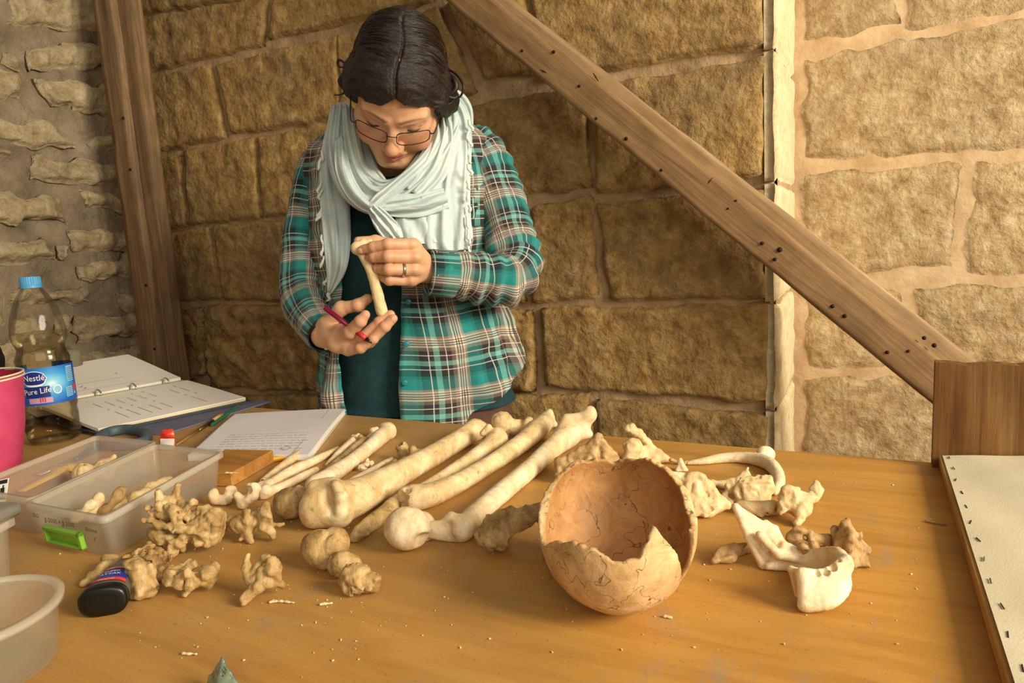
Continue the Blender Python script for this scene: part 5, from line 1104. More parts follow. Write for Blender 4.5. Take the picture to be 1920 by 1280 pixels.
# round tub at the bottom left corner
tc = tp(0, 1262, .0); t0 = tp(62, 1232, .05); 
RTB = .062; tcx = tp(-38, 1262, .0)
tub = thing('round_tub', 'round clear plastic tub cut off by the lower left corner', 'tub', tcx)
V, F = lathe([(.050, .0008), (.054, .003), (.060, .05), (.062, .052), (.0635, .052), (.0635, .047), (.0615, .047), (.0575, .05), (.0515, .0045), (.04, .004)], 64, tcx); obj('shell', V, F, M_plast, tub)
V, F = lathe([(.0592, .0475), (.064, .0475), (.0648, .0525), (.0585, .0545), (.0575, .05)], 64, tcx, caps=(False, False)); obj('rim', V, F, M_plast2, tub)
# pink bucket
M_pink = mottled('pink felt', 'c43a62', 'd04a6c', 30, .75, .2, .001, 120); M_darkred = plain('crimson lining', '8e1830', .8); M_pipe = plain('cream piping', 'ddd0ae', .7)
pc = tp(-43, 898); pr = depth(pc) / FPX
pot = thing('pink_bucket', 'pink tapered fabric bucket with cream piping at the left edge', 'bucket', pc)
RZ = 196 * pr
V, F = lathe([(62 * pr, .0008), (72 * pr, .012), (88 * pr, RZ * .5), (97 * pr, RZ * .97)], 56, pc, caps=(True, False)); obj('outside', V, F, M_pink, pot)
V, F = lathe([(60 * pr, .004), (86 * pr, RZ * .5), (95 * pr, RZ * .97)], 56, pc, caps=(True, False)); obj('lining', V, [f[::-1] for f in F], M_darkred, pot)
for zz, rr in ((RZ * .985, 97.0), (RZ * .955, 97.6)): obj('piping', *tube([pc + np.array([rr * pr * math.cos(t), rr * pr * math.sin(t), zz]) for t in np.linspace(0, 2 * math.pi, 57)], .0016, 8, caps=False), M_pipe, pot, label='cream piping')
obj('button', *lathe([(.0001, 0), (.004, .0003), (.004, .0016), (.0001, .002)], 16, (0, 0, 0)), M_pipe, pot) if False else None
# card with black print under the bucket
cd = depth(tp(8, 960)); q = [pv(-30, 944, cd), pv(10, 940, cd - .004), pv(16, 896, cd - .004), pv(-30, 906, cd)]
card = thing('printed_card', 'small white card with black printed marks, standing between the pink bucket and the lidded box', 'card', tp(-5, 950))
nzc = unit(np.cross(q[1] - q[0], q[3] - q[0])); nzc = nzc if nzc @ (CAM - q[0]) > 0 else -nzc
def cpt(u, v): return q[0] * (1 - u) * (1 - v) + q[1] * u * (1 - v) + q[2] * u * v + q[3] * (1 - u) * v
V = np.array([*q, *[p - nzc * .001 for p in q]]); obj('card_face', V, [(0, 1, 2, 3), (7, 6, 5, 4), (0, 4, 5, 1), (1, 5, 6, 2), (2, 6, 7, 3), (3, 7, 4, 0)], M_white, card, smooth=False)
for (u0, u1, v0, v1) in ((.66, .98, .8, .97), (.3, .6, .8, .97), (.72, .9, .38, .62), (.80, .86, .30, .74), (.3, .95, .12, .18), (.2, .6, .4, .7)):
    V = np.array([cpt(u0, v0), cpt(u1, v0), cpt(u1, v1), cpt(u0, v1)]) + nzc * .0004; obj('printed_mark', V, [(0, 1, 2, 3)], M_black, card, smooth=False)
# black bag behind the bottle
S = Solid(.02); dbg = depth(tp(-30, 790)); 
for (x, y, dd, r) in ((-44, 700, .0, 46), (-36, 666, .0, 36), (-50, 740, 0, 60), (-40, 780, 0, 60)): S.ell(pv(x, y, dbg + .12 + dd), np.array([r, r, r]) / FPX * dbg)
S.cut.append(lambda Q: (TT + .0006) - Q[:, 2]); S.noise(.004, .04, 3, 3); V, F = S.mesh(.004); V[:, 2] -= max(0, V[:, 2].min() - TT - .0006)
solo('black_bag', V, F, mottled('black nylon', '14120f', '24211c', 30, .6, .3), 'black bag slumped at the left end of the table behind the bucket', 'bag')
# glue tube
M_gray = plain('grey tube plastic', '5f584e', .45); M_glab = plain('blue glue label', '25339c', .4); M_orange = plain('orange red stripe', 'e0442c', .4)
gA, gB = tp(196, 1122, .014), tp(240, 1052, .016)
ax = unit(gB - gA); sx = unit(np.cross(ax, [0, 0, 1])); uz = np.cross(sx, ax); gl = thing('glue_tube', 'small grey glue bottle with black base lying on its side among the spine bones', 'glue bottle', (gA + gB) / 2 * [1, 1, 0] + [0, 0, TT]); GL = np.linalg.norm(gB - gA)
def gsec(f, w, h, n=32, pw=2.6): 
    out = []
    for k in range(n):
        t = 2 * math.pi * k / n; c, s_ = math.cos(t), math.sin(t); out.append(gA + ax * f * GL + sx * w * abs(c) ** (2 / pw) * np.sign(c) + uz * h * abs(s_) ** (2 / pw) * np.sign(s_))
    return np.array(out)
def gloft(secs): R = [gsec(*q) for q in secs]; n = len(R[0]); return np.vstack(R), grid_faces(len(R), n, True) + [tuple(range(n))[::-1], tuple(range((len(R) - 1) * n, len(R) * n))]
obj('base_cap', *gloft([(-.10, .012, .008), (-.10, .0180, .0125), (-.08, .0205, .0145), (.04, .0205, .0145), (.06, .019, .013)]), M_black, gl, label='black base')
obj('tube_body', *gloft([(.02, .0196, .0138), (.08, .0198, .0140), (.3, .0170, .0122), (.6, .0122, .0098), (.8, .0092, .0082), (.88, .0085, .0078)]), M_gray, gl)
for sgn in (-1, 1): obj('side_grip', *gloft([(.3, .004, .008), (.34, .005, .009), (.66, .005, .008), (.7, .004, .007)])[0:1] + (gloft([(.3, .004, .008), (.34, .005, .009), (.66, .005, .008), (.7, .004, .007)])[1],), M_black, gl) if False else None
obj('cap', *gloft([(.84, .0062, .006), (.88, .0068, .0066), (1.12, .0058, .0056), (1.16, .004, .004)]), M_black, gl, label='black cap')
def gtop(x, f, lift=.0006):
    w = np.interp(f, [.02, .08, .3, .6, .8], [.0196, .0198, .0170, .0122, .0092]); h = np.interp(f, [.02, .08, .3, .6, .8], [.0138, .0140, .0122, .0098, .0082]); c = np.clip(x / w, -.98, .98)
    return gA + ax * f * GL + sx * x + uz * (h * (1 - abs(c) ** 2.6) ** (1 / 2.6) + lift)
def gpatch(f0, f1, k, m, name, lift, label=None):
    V = []; n = 22
    for j in range(5):
        f = f0 + (f1 - f0) * j / 4; w = np.interp(f, [.02, .08, .3, .6, .8], [.0196, .0198, .0170, .0122, .0092]) * k
        for i in range(n): x = -w + 2 * w * i / (n - 1); V.append(gtop(x, f + .06 * (1 - (x / w) ** 2) * 0, lift))
    obj(name, np.array(V), grid_faces(5, n), m, gl, label=label)
gpatch(.1, .56, .86, M_glab, 'label', .0005, 'blue label'); gpatch(.1, .19, .86, M_orange, 'label_stripe', .0008, 'orange red stripe'); gpatch(.49, .55, .84, M_orange, 'label_stripe', .0008, 'orange red stripe')
glb = [c for c in gl.children if c.name == 'label' or c.name.startswith('label.')][0]
def gtext(s_, f, sz, m): 
    V, F = text_geo(s_, sz); obj('lettering', np.array([gtop(-p[0] * 1.0 if False else p[0], f + p[1] / GL, .0011) for p in V]), F, m, gl, smooth=False)
gtext('LOCTITE', .52, .0052, M_inkw); gtext('SUPER', .40, .0052, M_inkw); gtext('ATTAK', .31, .0058, M_inkw); gtext('control', .135, .0048, M_inkw)
# corner of a plastic bag at the lower edge
bgd = depth(tp(425, 1300)); t = thing('plastic_bag', 'green and blue tinted plastic bag corner poking in at the bottom edge', 'bag', tp(425, 1330))
M_bagp = clear_mat('tinted bag film', '9ab8a0', .55, .2, .2, .5)
def bp(x, y, dd=0): return pv(x, y, bgd + dd)
V = np.array([bp(417, 1234, 0), bp(395, 1268, .01), bp(370, 1340, .01), bp(440, 1340, -.012), bp(452, 1290, -.006), bp(430, 1258, -.004), bp(405, 1300, -.008)])
S = Solid(.002); S.tri(V[0], V[1], V[6], .0009).tri(V[0], V[6], V[5], .0009).tri(V[1], V[2], V[6], .0009).tri(V[6], V[2], V[3], .0009).tri(V[6], V[3], V[4], .0009).tri(V[6], V[4], V[5], .0009); S.noise(.0006, .01, 2, 3); S.table(); W_, F_ = S.mesh(.0013); obj('film', W_, F_, M_bagp, t)
# crumbs on the table
rng = random.Random(11); parts_ = []
for k in range(260):
    x, y = (rng.gauss(520, 260), rng.gauss(1090, 110)) if k < 190 else (rng.uniform(1000, 1750), rng.uniform(880, 1230))
    if not (20 < x < 1780 and 860 < y < 1275): continue
    p = tp(x, y); r = rng.choice([.0003, .0004, .0004, .0005, .0006, .0008]) ; a = rng.random() * 6; V, F = box(p + [0, 0, r * .5 + .0003], (r * 2.4, r * 1.4, r), np.array([[math.cos(a), -math.sin(a), 0], [math.sin(a), math.cos(a), 0], [0, 0, 1]])); parts_.append((V, F))
V, F = join(*parts_); tag(obj('bone_crumbs', V, F, M_bone_pale, smooth=False), 'fine bone crumbs and dust scattered over the table top', 'crumbs', kind='stuff')
for (x, y, l, ang, lab_) in ((532, 1130, .011, .2, 'pale flake of bone lying before the ring shaped spine bone'), (516, 1130, .004, .5, 'tiny pale flake beside the larger flake before the ring shaped spine bone'), (612, 1134, .005, .6, 'small pale crumb below the three ankle bones'), (356, 1228, .006, .3, 'small pale flake left of the plastic bag corner'), (1755, 982, .009, -.2, 'brown flake lying near the screen frame'), (1252, 1159, .003, 0, 'tiny crumb right in front of the skull bowl'), (436, 888, .01, .3, 'pale wood shaving on the wooden offcut')):
    z = .021 if 'offcut' in lab_ else 0; p = tp(x, y, z); S = Solid(.001); d_ = np.array([math.cos(ang), math.sin(ang), 0]) * l
    S.cone(p + [0, 0, .0012] - d_, p + [0, 0, .0014] + d_, .0016, .0008); S.noise(.0005, .003, 2, int(x)); S.cut.append(lambda Q, z=z: (TT + .0006 + z) - Q[:, 2]); V, F = S.mesh(.0006); V[:, 2] -= max(0, V[:, 2].min() - TT - .0006 - z)
    solo('bone_flake', V, F, M_bone_pale if 'brown' not in lab_ else M_bone_brown, lab_, 'flake')
# ---------------------------------------------------------------- the woman behind the table
def plaid_mat():
    t = NT('teal brown cream plaid'); v = t.co(src='cloth_uv'); s = t.n('SeparateXYZ', {0: v}); PER = .100
    base = [(0.0, 'd2c2ac'), (.17, 'a08c7c'), (.21, '1b7f79'), (.40, '126862'), (.46, '0c2626'), (.62, '10302e'), (.66, '6fa89c'), (.75, '33241e'), (.93, '7a6658')]
    def rng_(pairs): return [(0.0, 0.0)] + [q for a, b in pairs for q in ((a, 1.0), (b, 0.0))]
    blk = rng_([(.035, .052), (.078, .096), (.122, .140)]); wht = rng_([(.575, .590), (.842, .858)])
    cols = []; bm = []; wm = []
    for o, off in ((s.outputs[0], .37), (s.outputs[1], .1)):
        f = t.math('FRACT', t.math('ADD', t.math('DIVIDE', o, PER), off))
        cols.append(t.ramp(f, base, 'CONSTANT')); bm.append(t.ramp(f, blk, 'CONSTANT')); wm.append(t.ramp(f, wht, 'CONSTANT'))
    a, b = cols; col = t.mix(.5, a, b)
    tw = t.n('TexWave', {'Vector': v, 'Scale': 420.0, 'Distortion': .0}, bands_direction='DIAGONAL').outputs['Fac']
    col = t.mix(.5, a, b); col = t.mix(.12, col, t.mix(t.ramp(tw, [(.45, 0.0), (.55, 1.0)]), a, b))
    for m_ in bm: col = t.mix(t.math('MULTIPLY', m_, .8), col, '120e0c')
    for m_ in wm: col = t.mix(t.math('MULTIPLY', m_, .5), col, 'e6dccc')
    nz = t.noise(t.co(), 260, 3); t.bsdf(col, .9, t.bump(nz, .25, .0006), Sheen_Weight=.08); return t.m
M_plaid = plaid_mat()
M_tee = mottled('dark teal jersey', '0a2c30', '0f3c40', 60, .9, .2, .0008, 300)
M_trous = mottled('brown trousers', '4a3022', '5c3c2a', 40, .9, .3, .001, 200)
M_scarf = mottled('pale blue white scarf', 'aebdb9', 'cdd4cc', 14, .92, .5, .0012, 170, c='bfcac4')
M_fringe = plain('scarf fringe', 'd6d8cc', .9)
M_shoe = plain('dark shoe', '2a2018', .6)
def skin_mat():
    t = NT('skin'); s = t.n('SeparateXYZ', {0: t.co(src='cloth_uv')}); v = t.co(); n1 = t.noise(v, 40, 4); n2 = t.noise(v, 420, 3)
    base = t.ramp(n1, [(.3, 'c8946e'), (.7, 'd8a880')]); base = t.mix(t.math('MULTIPLY', s.outputs[1], .6), base, 'c06a4c'); base = t.mix(t.math('MULTIPLY', s.outputs[0], .8), base, 'a84840')
    base = t.mix(t.math('MULTIPLY', s.outputs[2], .85), base, '4a2e1e')
    t.bsdf(base, .48, t.bump(n2, .12, .0005), Subsurface_Weight=.12, Subsurface_Radius=(.01, .004, .002), Specular_IOR_Level=.4); return t.m
M_skin = skin_mat()
def hair_mat():
    t = NT('dark brown hair'); s = t.n('SeparateXYZ', {0: t.co(src='cloth_uv')}); c = t.n('CombineXYZ', {0: t.math('MULTIPLY', s.outputs[0], 2.2), 1: t.math('MULTIPLY', s.outputs[1], 46.0), 2: 0.0}).outputs[0]
    g = t.n('TexNoise', {'Vector': c, 'Scale': 6.0, 'Detail': 5.0, 'Roughness': .7, 'Distortion': .3}).outputs['Fac']
    col = t.ramp(g, [(.3, '0d0806'), (.55, '22150d'), (.75, '4a3220')])
    t.bsdf(col, .5, t.bump(g, .8, .003), Specular_IOR_Level=.5); return t.m
M_hair = hair_mat()
M_dark = plain('dark lash', '120a07', .6)
person_base = pv(790, 740, 1.47); person_base[2] = 0
PB = thing('person', 'woman in teal plaid shirt and pale scarf, head bowed over a small bone', 'person', person_base)

# ------------------------------ head frame
SCL = 1.04
vr = unit(ray(737, 233)); hr = unit(np.cross(vr, [0, 0, 1])); hu = np.cross(hr, vr)          # image right, image up at the head
phi, yaw, roll = math.radians(47), math.radians(-6), math.radians(-5.5)
f0 = -vr * math.cos(phi) - hu * math.sin(phi); u0 = hu * math.cos(phi) - vr * math.sin(phi); x0 = hr
def rot(v, k, a): return v * math.cos(a) + np.cross(k, v) * math.sin(a) + k * (k @ v) * (1 - math.cos(a))
f1, x1 = rot(f0, u0, yaw), rot(x0, u0, yaw); u1 = u0
f1, x1, u1 = [rot(q, -vr, roll) for q in (f1, x1, u1)]
HR = np.array([x1, f1, u1]).T                                       # local (x: image right, y: forward, z: crown) -> world
HO = pv(738, 232, 1.225) - HR @ (np.array([0, .078, 0]) * SCL)
def hp(x, y, z): return HO + HR @ (np.array([x, y, z]) * SCL)
def hl(P): return ((P - HO) @ HR) / SCL
BODY = Solid(.012); S = BODY; c_ = SCL
def he(x, y, z, rx, ry, rz, k=.010, mode=1, Rl=None):
    S.ell(hp(x, y, z), np.array([rx, ry, rz]) * c_, HR if Rl is None else HR @ Rl, k, mode)
def hc(a, b, ra, rb, k=.008, mode=1): S.cone(hp(*a), hp(*b), ra * c_, rb * c_, k, mode)
he(0, -.008, .036, .073, .092, .084); he(0, .034, -.004, .063, .054, .074, .02); he(0, .034, -.062, .051, .048, .045, .02); he(0, .072, -.098, .020, .015, .014, .016)
for s_ in (-1, 1):
    hc((s_ * .055, .008, -.056), (s_ * .018, .072, -.098), .018, .013, .02); he(s_ * .040, .060, -.042, .026, .023, .028, .016); he(s_ * .053, .050, -.018, .018, .02, .014, .014)
    hc((s_ * .048, .068, .017), (s_ * .012, .083, .013), .008, .008, .012); he(s_ * .032, .0935, -.001, .017, .0115, .0105, .007, -1)
    he(s_ * .032, .0700, -.001, .0140, .0130, .0118, .003); hc((s_ * .046, .074, .006), (s_ * .020, .080, .006), .0035, .0035, .005)
    he(s_ * .076, -.008, -.010, .008, .019, .030, .006); he(s_ * .080, -.004, -.008, .004, .010, .016, .003, -1)
hc((0, .080, .008), (0, .103, -.033), .0080, .0100, .007); he(0, .1045, -.037, .0125, .012, .0105, .006)
for s_ in (-1, 1): he(s_ * .0125, .093, -.042, .0082, .011, .0078, .005); he(s_ * .0058, .098, -.0495, .0036, .006, .0040, .002, -1)
for s_ in (-1, 1): hc((s_ * .022, .0795, -.0665), (s_ * .004, .0915, -.0635), .0035, .0052, .003); hc((s_ * .019, .079, -.0730), (0, .0905, -.0742), .0042, .0068, .003)
hc((-.022, .0855, -.0688), (0, .0990, -.0688), .0014, .0016, .0015, -1); hc((.022, .0855, -.0688), (0, .0990, -.0688), .0014, .0016, .0015, -1); he(0, .0905, -.0855, .014, .006, .004, .006, -1)
# neck and trunk
NOP = len(S.ops)
NB = pv(752, 318, 1.45); S.cone(hp(0, -.036, -.05), NB, .054, .058, .02); 
def px(x, y, d): return pv(x, y, d)
CH = px(757, 430, 1.475); PV = px(788, 740, 1.475); fwh = unit((MC @ [0, 0, 1.0]) * [1, 1, 0]); HX = unit(IR * [1, 1, 0]); Rb = np.array([HX, fwh, [0, 0, 1.0]]).T
S.cone(NB, CH, .06, .085, .03); S.cone(CH, PV, .085, .09, .03); S.cone(px(640, 330, 1.49), px(875, 320, 1.47), .05, .05, .03); S.ell(PV, (.13, .085, .11), Rb, .03)
# arms: shoulder, elbow, wrist
LA = [px(895, 305, 1.47), px(966, 515, 1.375), px(803, 507, 1.255)]; RA = [px(612, 320, 1.49), px(570, 548, 1.455), px(606, 628, 1.292)]
for A_ in (LA, RA): S.cone(A_[0], A_[1], .040, .031, .02); S.cone(A_[1], A_[2], .031, .0235, .012)
# legs
pb = person_base
for s_ in (-1, 1):
    h_ = PV + HX * s_ * .085; kn = pb + HX * s_ * .09 + [0, 0, .47]; an = pb + HX * s_ * .09 + [0, .02, .09]
    S.cone(h_, kn, .080, .052, .03); S.cone(kn, an, .052, .036, .02); S.cone(an, an - unit(MC @ [0, 0, 1] * [1, 1, 0]) * .13 + [0, 0, -.06], .034, .026, .01)
NOP2 = len(S.ops)
# hands: (x, y, depth, radius px)
def fing(pts, k=.0025):
    W = [px(*q[:3]) for q in pts]; R = [q[3] / FPX * q[2] for q in pts]
    for i in range(len(W) - 1): S.cone(W[i], W[i + 1], R[i], R[i + 1], k)
    for i in range(1, len(W) - 1): S.ell(W[i], R[i] * 1.06, None, k)
LH = [  # her left hand, back towards the viewer: index, middle, ring, little, thumb
    [(774, 459, 1.205, 12), (728, 458, 1.183, 11.2), (700, 463, 1.190, 9.8), (680, 468, 1.199, 8.6)],
    [(780, 482, 1.205, 12.5), (728, 481, 1.186, 11.6), (702, 482, 1.198, 10), (687, 484, 1.214, 8.8)],
    [(778, 506, 1.212, 12), (729, 505, 1.194, 11.2), (708, 503, 1.210, 9.6), (696, 498, 1.226, 8.4)],
    [(772, 526, 1.222, 10.5), (730, 525, 1.208, 9.8), (714, 518, 1.222, 8.6), (706, 508, 1.234, 7.6)],
    [(796, 490, 1.245, 16), (745, 462, 1.250, 13), (704, 452, 1.238, 10.5), (672, 452, 1.228, 8.6)]]
for f_ in LH[:4]: S.cone(px(800, 503, 1.245), px(*f_[0][:3]), .0215, f_[0][3] / FPX * 1.21, .006); fing(f_)
fing(LH[4], .004); S.cone(px(776, 462, 1.212), px(772, 522, 1.225), .0135, .0115, .006)
for f_ in LH[:4]:                                                       # knuckle bumps
    q = f_[0]; S.ell(px(q[0] - 1, q[1] - 1, q[2] - .008), .0055, None, .008)
RH = [
    [(646, 625, 1.238, 14), (657, 622, 1.212, 13), (676, 602, 1.192, 11), (685, 590, 1.190, 9)],
    [(655, 640, 1.240, 14), (680, 634, 1.224, 12), (712, 604, 1.214, 10.6), (732, 590, 1.214, 9)],
    [(660, 650, 1.238, 13), (692, 640, 1.220, 11.5), (722, 612, 1.205, 10), (737, 597, 1.203, 8.6)],
    [(652, 656, 1.236, 11), (676, 652, 1.216, 10), (700, 636, 1.208, 8.6), (712, 622, 1.208, 7.4)],
    [(616, 606, 1.262, 14), (640, 578, 1.248, 12.5), (672, 572, 1.236, 11), (689, 560, 1.232, 9.4)]]
for f_ in RH[:4]: S.cone(px(608, 628, 1.278), px(*f_[0][:3]), .0215, f_[0][3] / FPX * 1.23, .006); fing(f_)
fing(RH[4], .005); S.cone(px(640, 625, 1.245), px(656, 650, 1.240), .018, .014, .006); S.cone(px(612, 610, 1.27), px(632, 640, 1.25), .018, .02, .008)
def crop(V, Q, keep):
    k = keep(V); q = Q[k[Q].all(1)]; used = np.unique(q); mp = -np.ones(len(V), int); mp[used] = np.arange(len(used)); return V[used], mp[q]
nk = hp(0, -.03, -.075); nd = unit(HR @ np.array([0, -.25, -1.0]))
hlo, hhi = np.min([hp(x, y, z) for x in (-.1, .1) for y in (-.12, .13) for z in (-.14, .13)], 0), np.max([hp(x, y, z) for x in (-.1, .1) for y in (-.12, .13) for z in (-.14, .13)], 0)
def inhead(P, m=0): q = hl(P); return (q[:, 2] > -.125 + m) & (np.abs(q[:, 0]) < .1 - m) & (q[:, 1] > -.13 + m) & ((q[:, 2] > -.11 + m) | (q[:, 1] > -.02))
class Sub:                                                               # only the parts of the body field that matter in a box
    pass
def part_field(lo, hi, pad=.03):
    T = Solid(S.k); T.amp = 0; c = (lo + hi) / 2; r = np.linalg.norm(hi - lo) / 2
    g = np.stack(np.meshgrid(*[np.linspace(lo[i], hi[i], 9) for i in range(3)], indexing='ij'), -1).reshape(-1, 3); st2 = np.linalg.norm((hi - lo) / 8) / 2
    T.ops = [(f, k, m) for f, k, m in S.ops if f(g).min() < st2 + pad]; T.lo, T.hi = lo, hi; return T
pieces = []; h = .0016; T = part_field(hlo, hhi); V, Q = T.mesh(h, hlo, hhi); pieces.append(crop(V, Q, lambda P: inhead(P)))
wL, dL = px(812, 506, 1.25), unit(LA[2] - LA[1]); wR, dR = px(601, 624, 1.29), unit(RA[2] - RA[1])
lo = np.min([px(*q[:3]) for f_ in LH for q in f_], 0) - .03; hi = np.max([px(*q[:3]) for f_ in LH for q in f_] + [px(825, 507, 1.27)], 0) + .03
V, Q = part_field(lo, hi).mesh(.0014, lo, hi); pieces.append(crop(V, Q, lambda P: (P - wL) @ dL > 0))
lo = np.min([px(*q[:3]) for f_ in RH for q in f_] + [px(596, 615, 1.30)], 0) - .03; hi = np.max([px(*q[:3]) for f_ in RH for q in f_], 0) + .03
V, Q = part_field(lo, hi).mesh(.0014, lo, hi); pieces.append(crop(V, Q, lambda P: (P - wR) @ dR > 0))
T = Solid(S.k); T.ops = S.ops[NOP:NOP2]; T.lo, T.hi = S.lo, S.hi; V, Q = T.mesh(.007, np.minimum(S.lo, pb - [.2, .3, 0]) * [1, 1, 0] + [0, 0, .01], S.hi)
pieces.append(crop(V, Q, lambda P: ~inhead(P, .006) & ~(((P - wL) @ dL > .006) & (np.linalg.norm(P - px(745, 490, 1.21), axis=1) < .13)) & ~(((P - wR) @ dR > .006) & (np.linalg.norm(P - px(665, 620, 1.24), axis=1) < .13))))
n = 0; VV = []; QQ = []
for v_, q_ in pieces: VV.append(v_); QQ.append(q_ + n); n += len(v_)
VV = np.vstack(VV); QQ = np.vstack(QQ); L = hl(VV)
near = lambda c, r: np.clip(1.3 - np.sqrt((((L - np.array(c)) / np.array(r)) ** 2).sum(1)), 0, 1)
lip = np.clip(np.maximum(near((0, .092, -.0635), (.021, .014, .0055)), near((0, .091, -.0735), (.019, .014, .0075))) * 2.2, 0, 1)
blush = np.maximum(near((.045, .07, -.04), (.028, .03, .024)), np.maximum(near((-.045, .07, -.04), (.028, .03, .024)), near((0, .108, -.038), (.016, .02, .014)))) * .8
for f_ in LH[:4] + RH:
    for q in f_[1:]: blush = np.maximum(blush, .6 * np.clip(1.2 - np.linalg.norm(VV - px(*q[:3]), axis=1) / .014, 0, 1))
brow = np.zeros(len(VV))
for s_ in (-1, 1):
    for k in range(9):
        f = k / 8; c = (s_ * (.014 + .036 * f), .084 - .020 * f ** 1.6, .0165 + .004 * math.sin(f * 2.4)); brow = np.maximum(brow, np.clip(1.5 - np.sqrt(((L - c) ** 2 / np.array([.006, .014, .0032 - .0014 * f]) ** 2).sum(1)), 0, 1) * (1.0 - .3 * f))
body = obj('body', VV, QQ, M_skin, PB, uv=np.column_stack([lip, blush, brow]))
for s_ in (-1, 1):                                                       # lowered lashes
    P = []
    for t_ in np.linspace(-1, 1, 11):
        x = s_ * .032 + t_ * .0135; P.append(hp(x, .0838 - .0062 * t_ * t_ , -.0062 + .0035 * t_ * t_))
    obj('eyelashes', *tube(P, [.0004 + .0009 * math.cos(t_ * 1.4) for t_ in np.linspace(-1, 1, 11)], 6), M_dark, body)
for f_ in LH[:1] + RH[1:3]:                                              # finger nails
    q1, q0 = px(*f_[-1][:3]), px(*f_[-2][:3]); t_ = unit(q1 - q0); r = f_[-1][3] / FPX * f_[-1][2]; nrm = unit(-vr - t_ * (-vr @ t_)) 
    R = np.array([np.cross(t_, nrm), t_, nrm]).T; S2 = Solid(.001); S2.ell(q1 + nrm * r * .82 + t_ * r * .1, (r * .62, r * .8, r * .28), R); v_, f2 = S2.mesh(.0007); obj('fingernail', v_, f2, plain('finger nail', 'd8a58a', .3), body)

# ------------------------------ hair
S = Solid(.008)
he(0, -.014, .040, .0815, .1000, .0900, .01); he(0, .022, .052, .070, .0660, .0560, .01)
for s_ in (-1, 1):
    he(s_ * .070, .010, .012, .022, .046, .038, .02); he(s_ * .066, -.030, -.010, .026, .040, .046, .02)
he(.020, -.098, -.012, .042, .034, .036, .02); he(-.020, -.096, -.012, .042, .034, .036, .02)
he(.086, .002, -.012, .016, .026, .024, .012); he(.096, -.016, -.022, .012, .018, .018, .01); he(-.082, .0, .006, .012, .03, .03, .012)
def hair_cut(P):
    q = hl(P); x = q[:, 0] - .004; ax_ = np.abs(x); sm = np.clip(ax_ / .034, 0, 1); sm = sm * sm * (3 - 2 * sm)
    zl = np.where(x < 0, .064 - .026 * sm - .25 * np.clip(ax_ - .03, 0, 1), .064 - .50 * ax_ - 2.6 * ax_ ** 2) + .0012 * fbm(q / .010, 2, 3)
    front = np.clip((q[:, 1] - .018) / .02, 0, 1)
    return np.where(q[:, 1] > .018, ((zl - q[:, 2]) * .7 - .03 * (1 - front)), -.02) * SCL
S.cut.append(hair_cut)
S.cut.append(lambda P: (lambda q: np.where(q[:, 1] > -.06, -.055 - q[:, 2], -.01))(hl(P)))
def part_groove(P):
    q = hl(P); x = q[:, 0] - .004 - .0035 * np.sin(q[:, 1] * 70); return .0045 * np.exp(-(x / .0024) ** 2) * np.clip((q[:, 2] - .03) / .03, 0, 1) * np.clip((q[:, 1] + .05) / .03, 0, 1)
def strand(P):
    q = hl(P); th = np.arctan2(q[:, 0] - .004, q[:, 2] - .0); y = q[:, 1] + .030 * np.abs(th) * np.sign(1) 
    return -.0016 * fbm(np.column_stack([th * 2.0, y * 210, q[:, 2] * 0]), 2, 21) - .0016 * fbm(np.column_stack([th * 1.4, y * 60, q[:, 0] * 10]), 2, 5) * np.clip(np.abs(th), 0, 1)
S.disp += [part_groove, strand, lambda P: -.0030 * fbm(hl(P) / .035, 2, 8)]; S.amp = .007
lo, hi = np.min([hp(x, y, z) for x in (-.125, .125) for y in (-.15, .11) for z in (-.075, .145)], 0), np.max([hp(x, y, z) for x in (-.125, .125) for y in (-.15, .11) for z in (-.075, .145)], 0)
V, Q = S.mesh(.0018, lo, hi); q = hl(V); th = np.arctan2(q[:, 0] - .004, q[:, 2]); hair = obj('hair', V, Q, M_hair, PB, uv=np.column_stack([th, q[:, 1] + .03 * np.abs(th), q[:, 2]]))
def lock(pts, r, n=24): obj('hair_lock', *tube([px(*p_) for p_ in pts], [r * (.45 + .55 * math.sin(math.pi * min(1, (i + 1) / len(pts) * .9 + .1))) for i in range(len(pts))], 8, sub=n), M_hair, hair, uv=None)
lock([(838, 128, 1.27), (856, 140, 1.26), (867, 155, 1.255), (869, 168, 1.255), (862, 182, 1.26), (850, 186, 1.262)], .0026); lock([(840, 138, 1.26), (852, 150, 1.25), (855, 165, 1.25), (845, 178, 1.252), (838, 186, 1.252)], .005); lock([(826, 160, 1.245), (836, 178, 1.245), (850, 184, 1.248), (858, 180, 1.25)], .004); lock([(822, 178, 1.243), (832, 194, 1.243), (846, 193, 1.246), (850, 184, 1.25)], .0016)
lock([(652, 122, 1.26), (636, 112, 1.26), (633, 120, 1.258), (638, 126, 1.256), (650, 124, 1.255)], .0022); lock([(650, 168, 1.24), (640, 177, 1.24), (626, 178, 1.24)], .0018); lock([(644, 140, 1.25), (638, 152, 1.245), (645, 166, 1.24), (652, 176, 1.235)], .005)
rng = random.Random(7); P_ = []
for k in range(520):                                                      # single fine hairs over the crown
    s_ = rng.choice((-1, 1)); y0 = rng.uniform(-.06, .07); a0_ = rng.uniform(.02, .7); a1_ = a0_ + rng.uniform(.3, .8); pts = []
    for i in range(7):
        a = s_ * (a0_ + (a1_ - a0_) * i / 6); yy = y0 - .03 * (abs(a) - a0_) + .0; e_ = math.sqrt(max(.02, 1 - ((yy + .016) / .0985) ** 2)); rr = 1.004 + .022 * math.sin(i / 6 * math.pi) * (k % 5 == 0) + .004 * math.sin(i + k)
        pts.append(hp(.081 * e_ * rr * math.sin(a), yy, .040 + .090 * e_ * rr * math.cos(a)))
    P_.append(tube(pts, .00042, 4, caps=False))
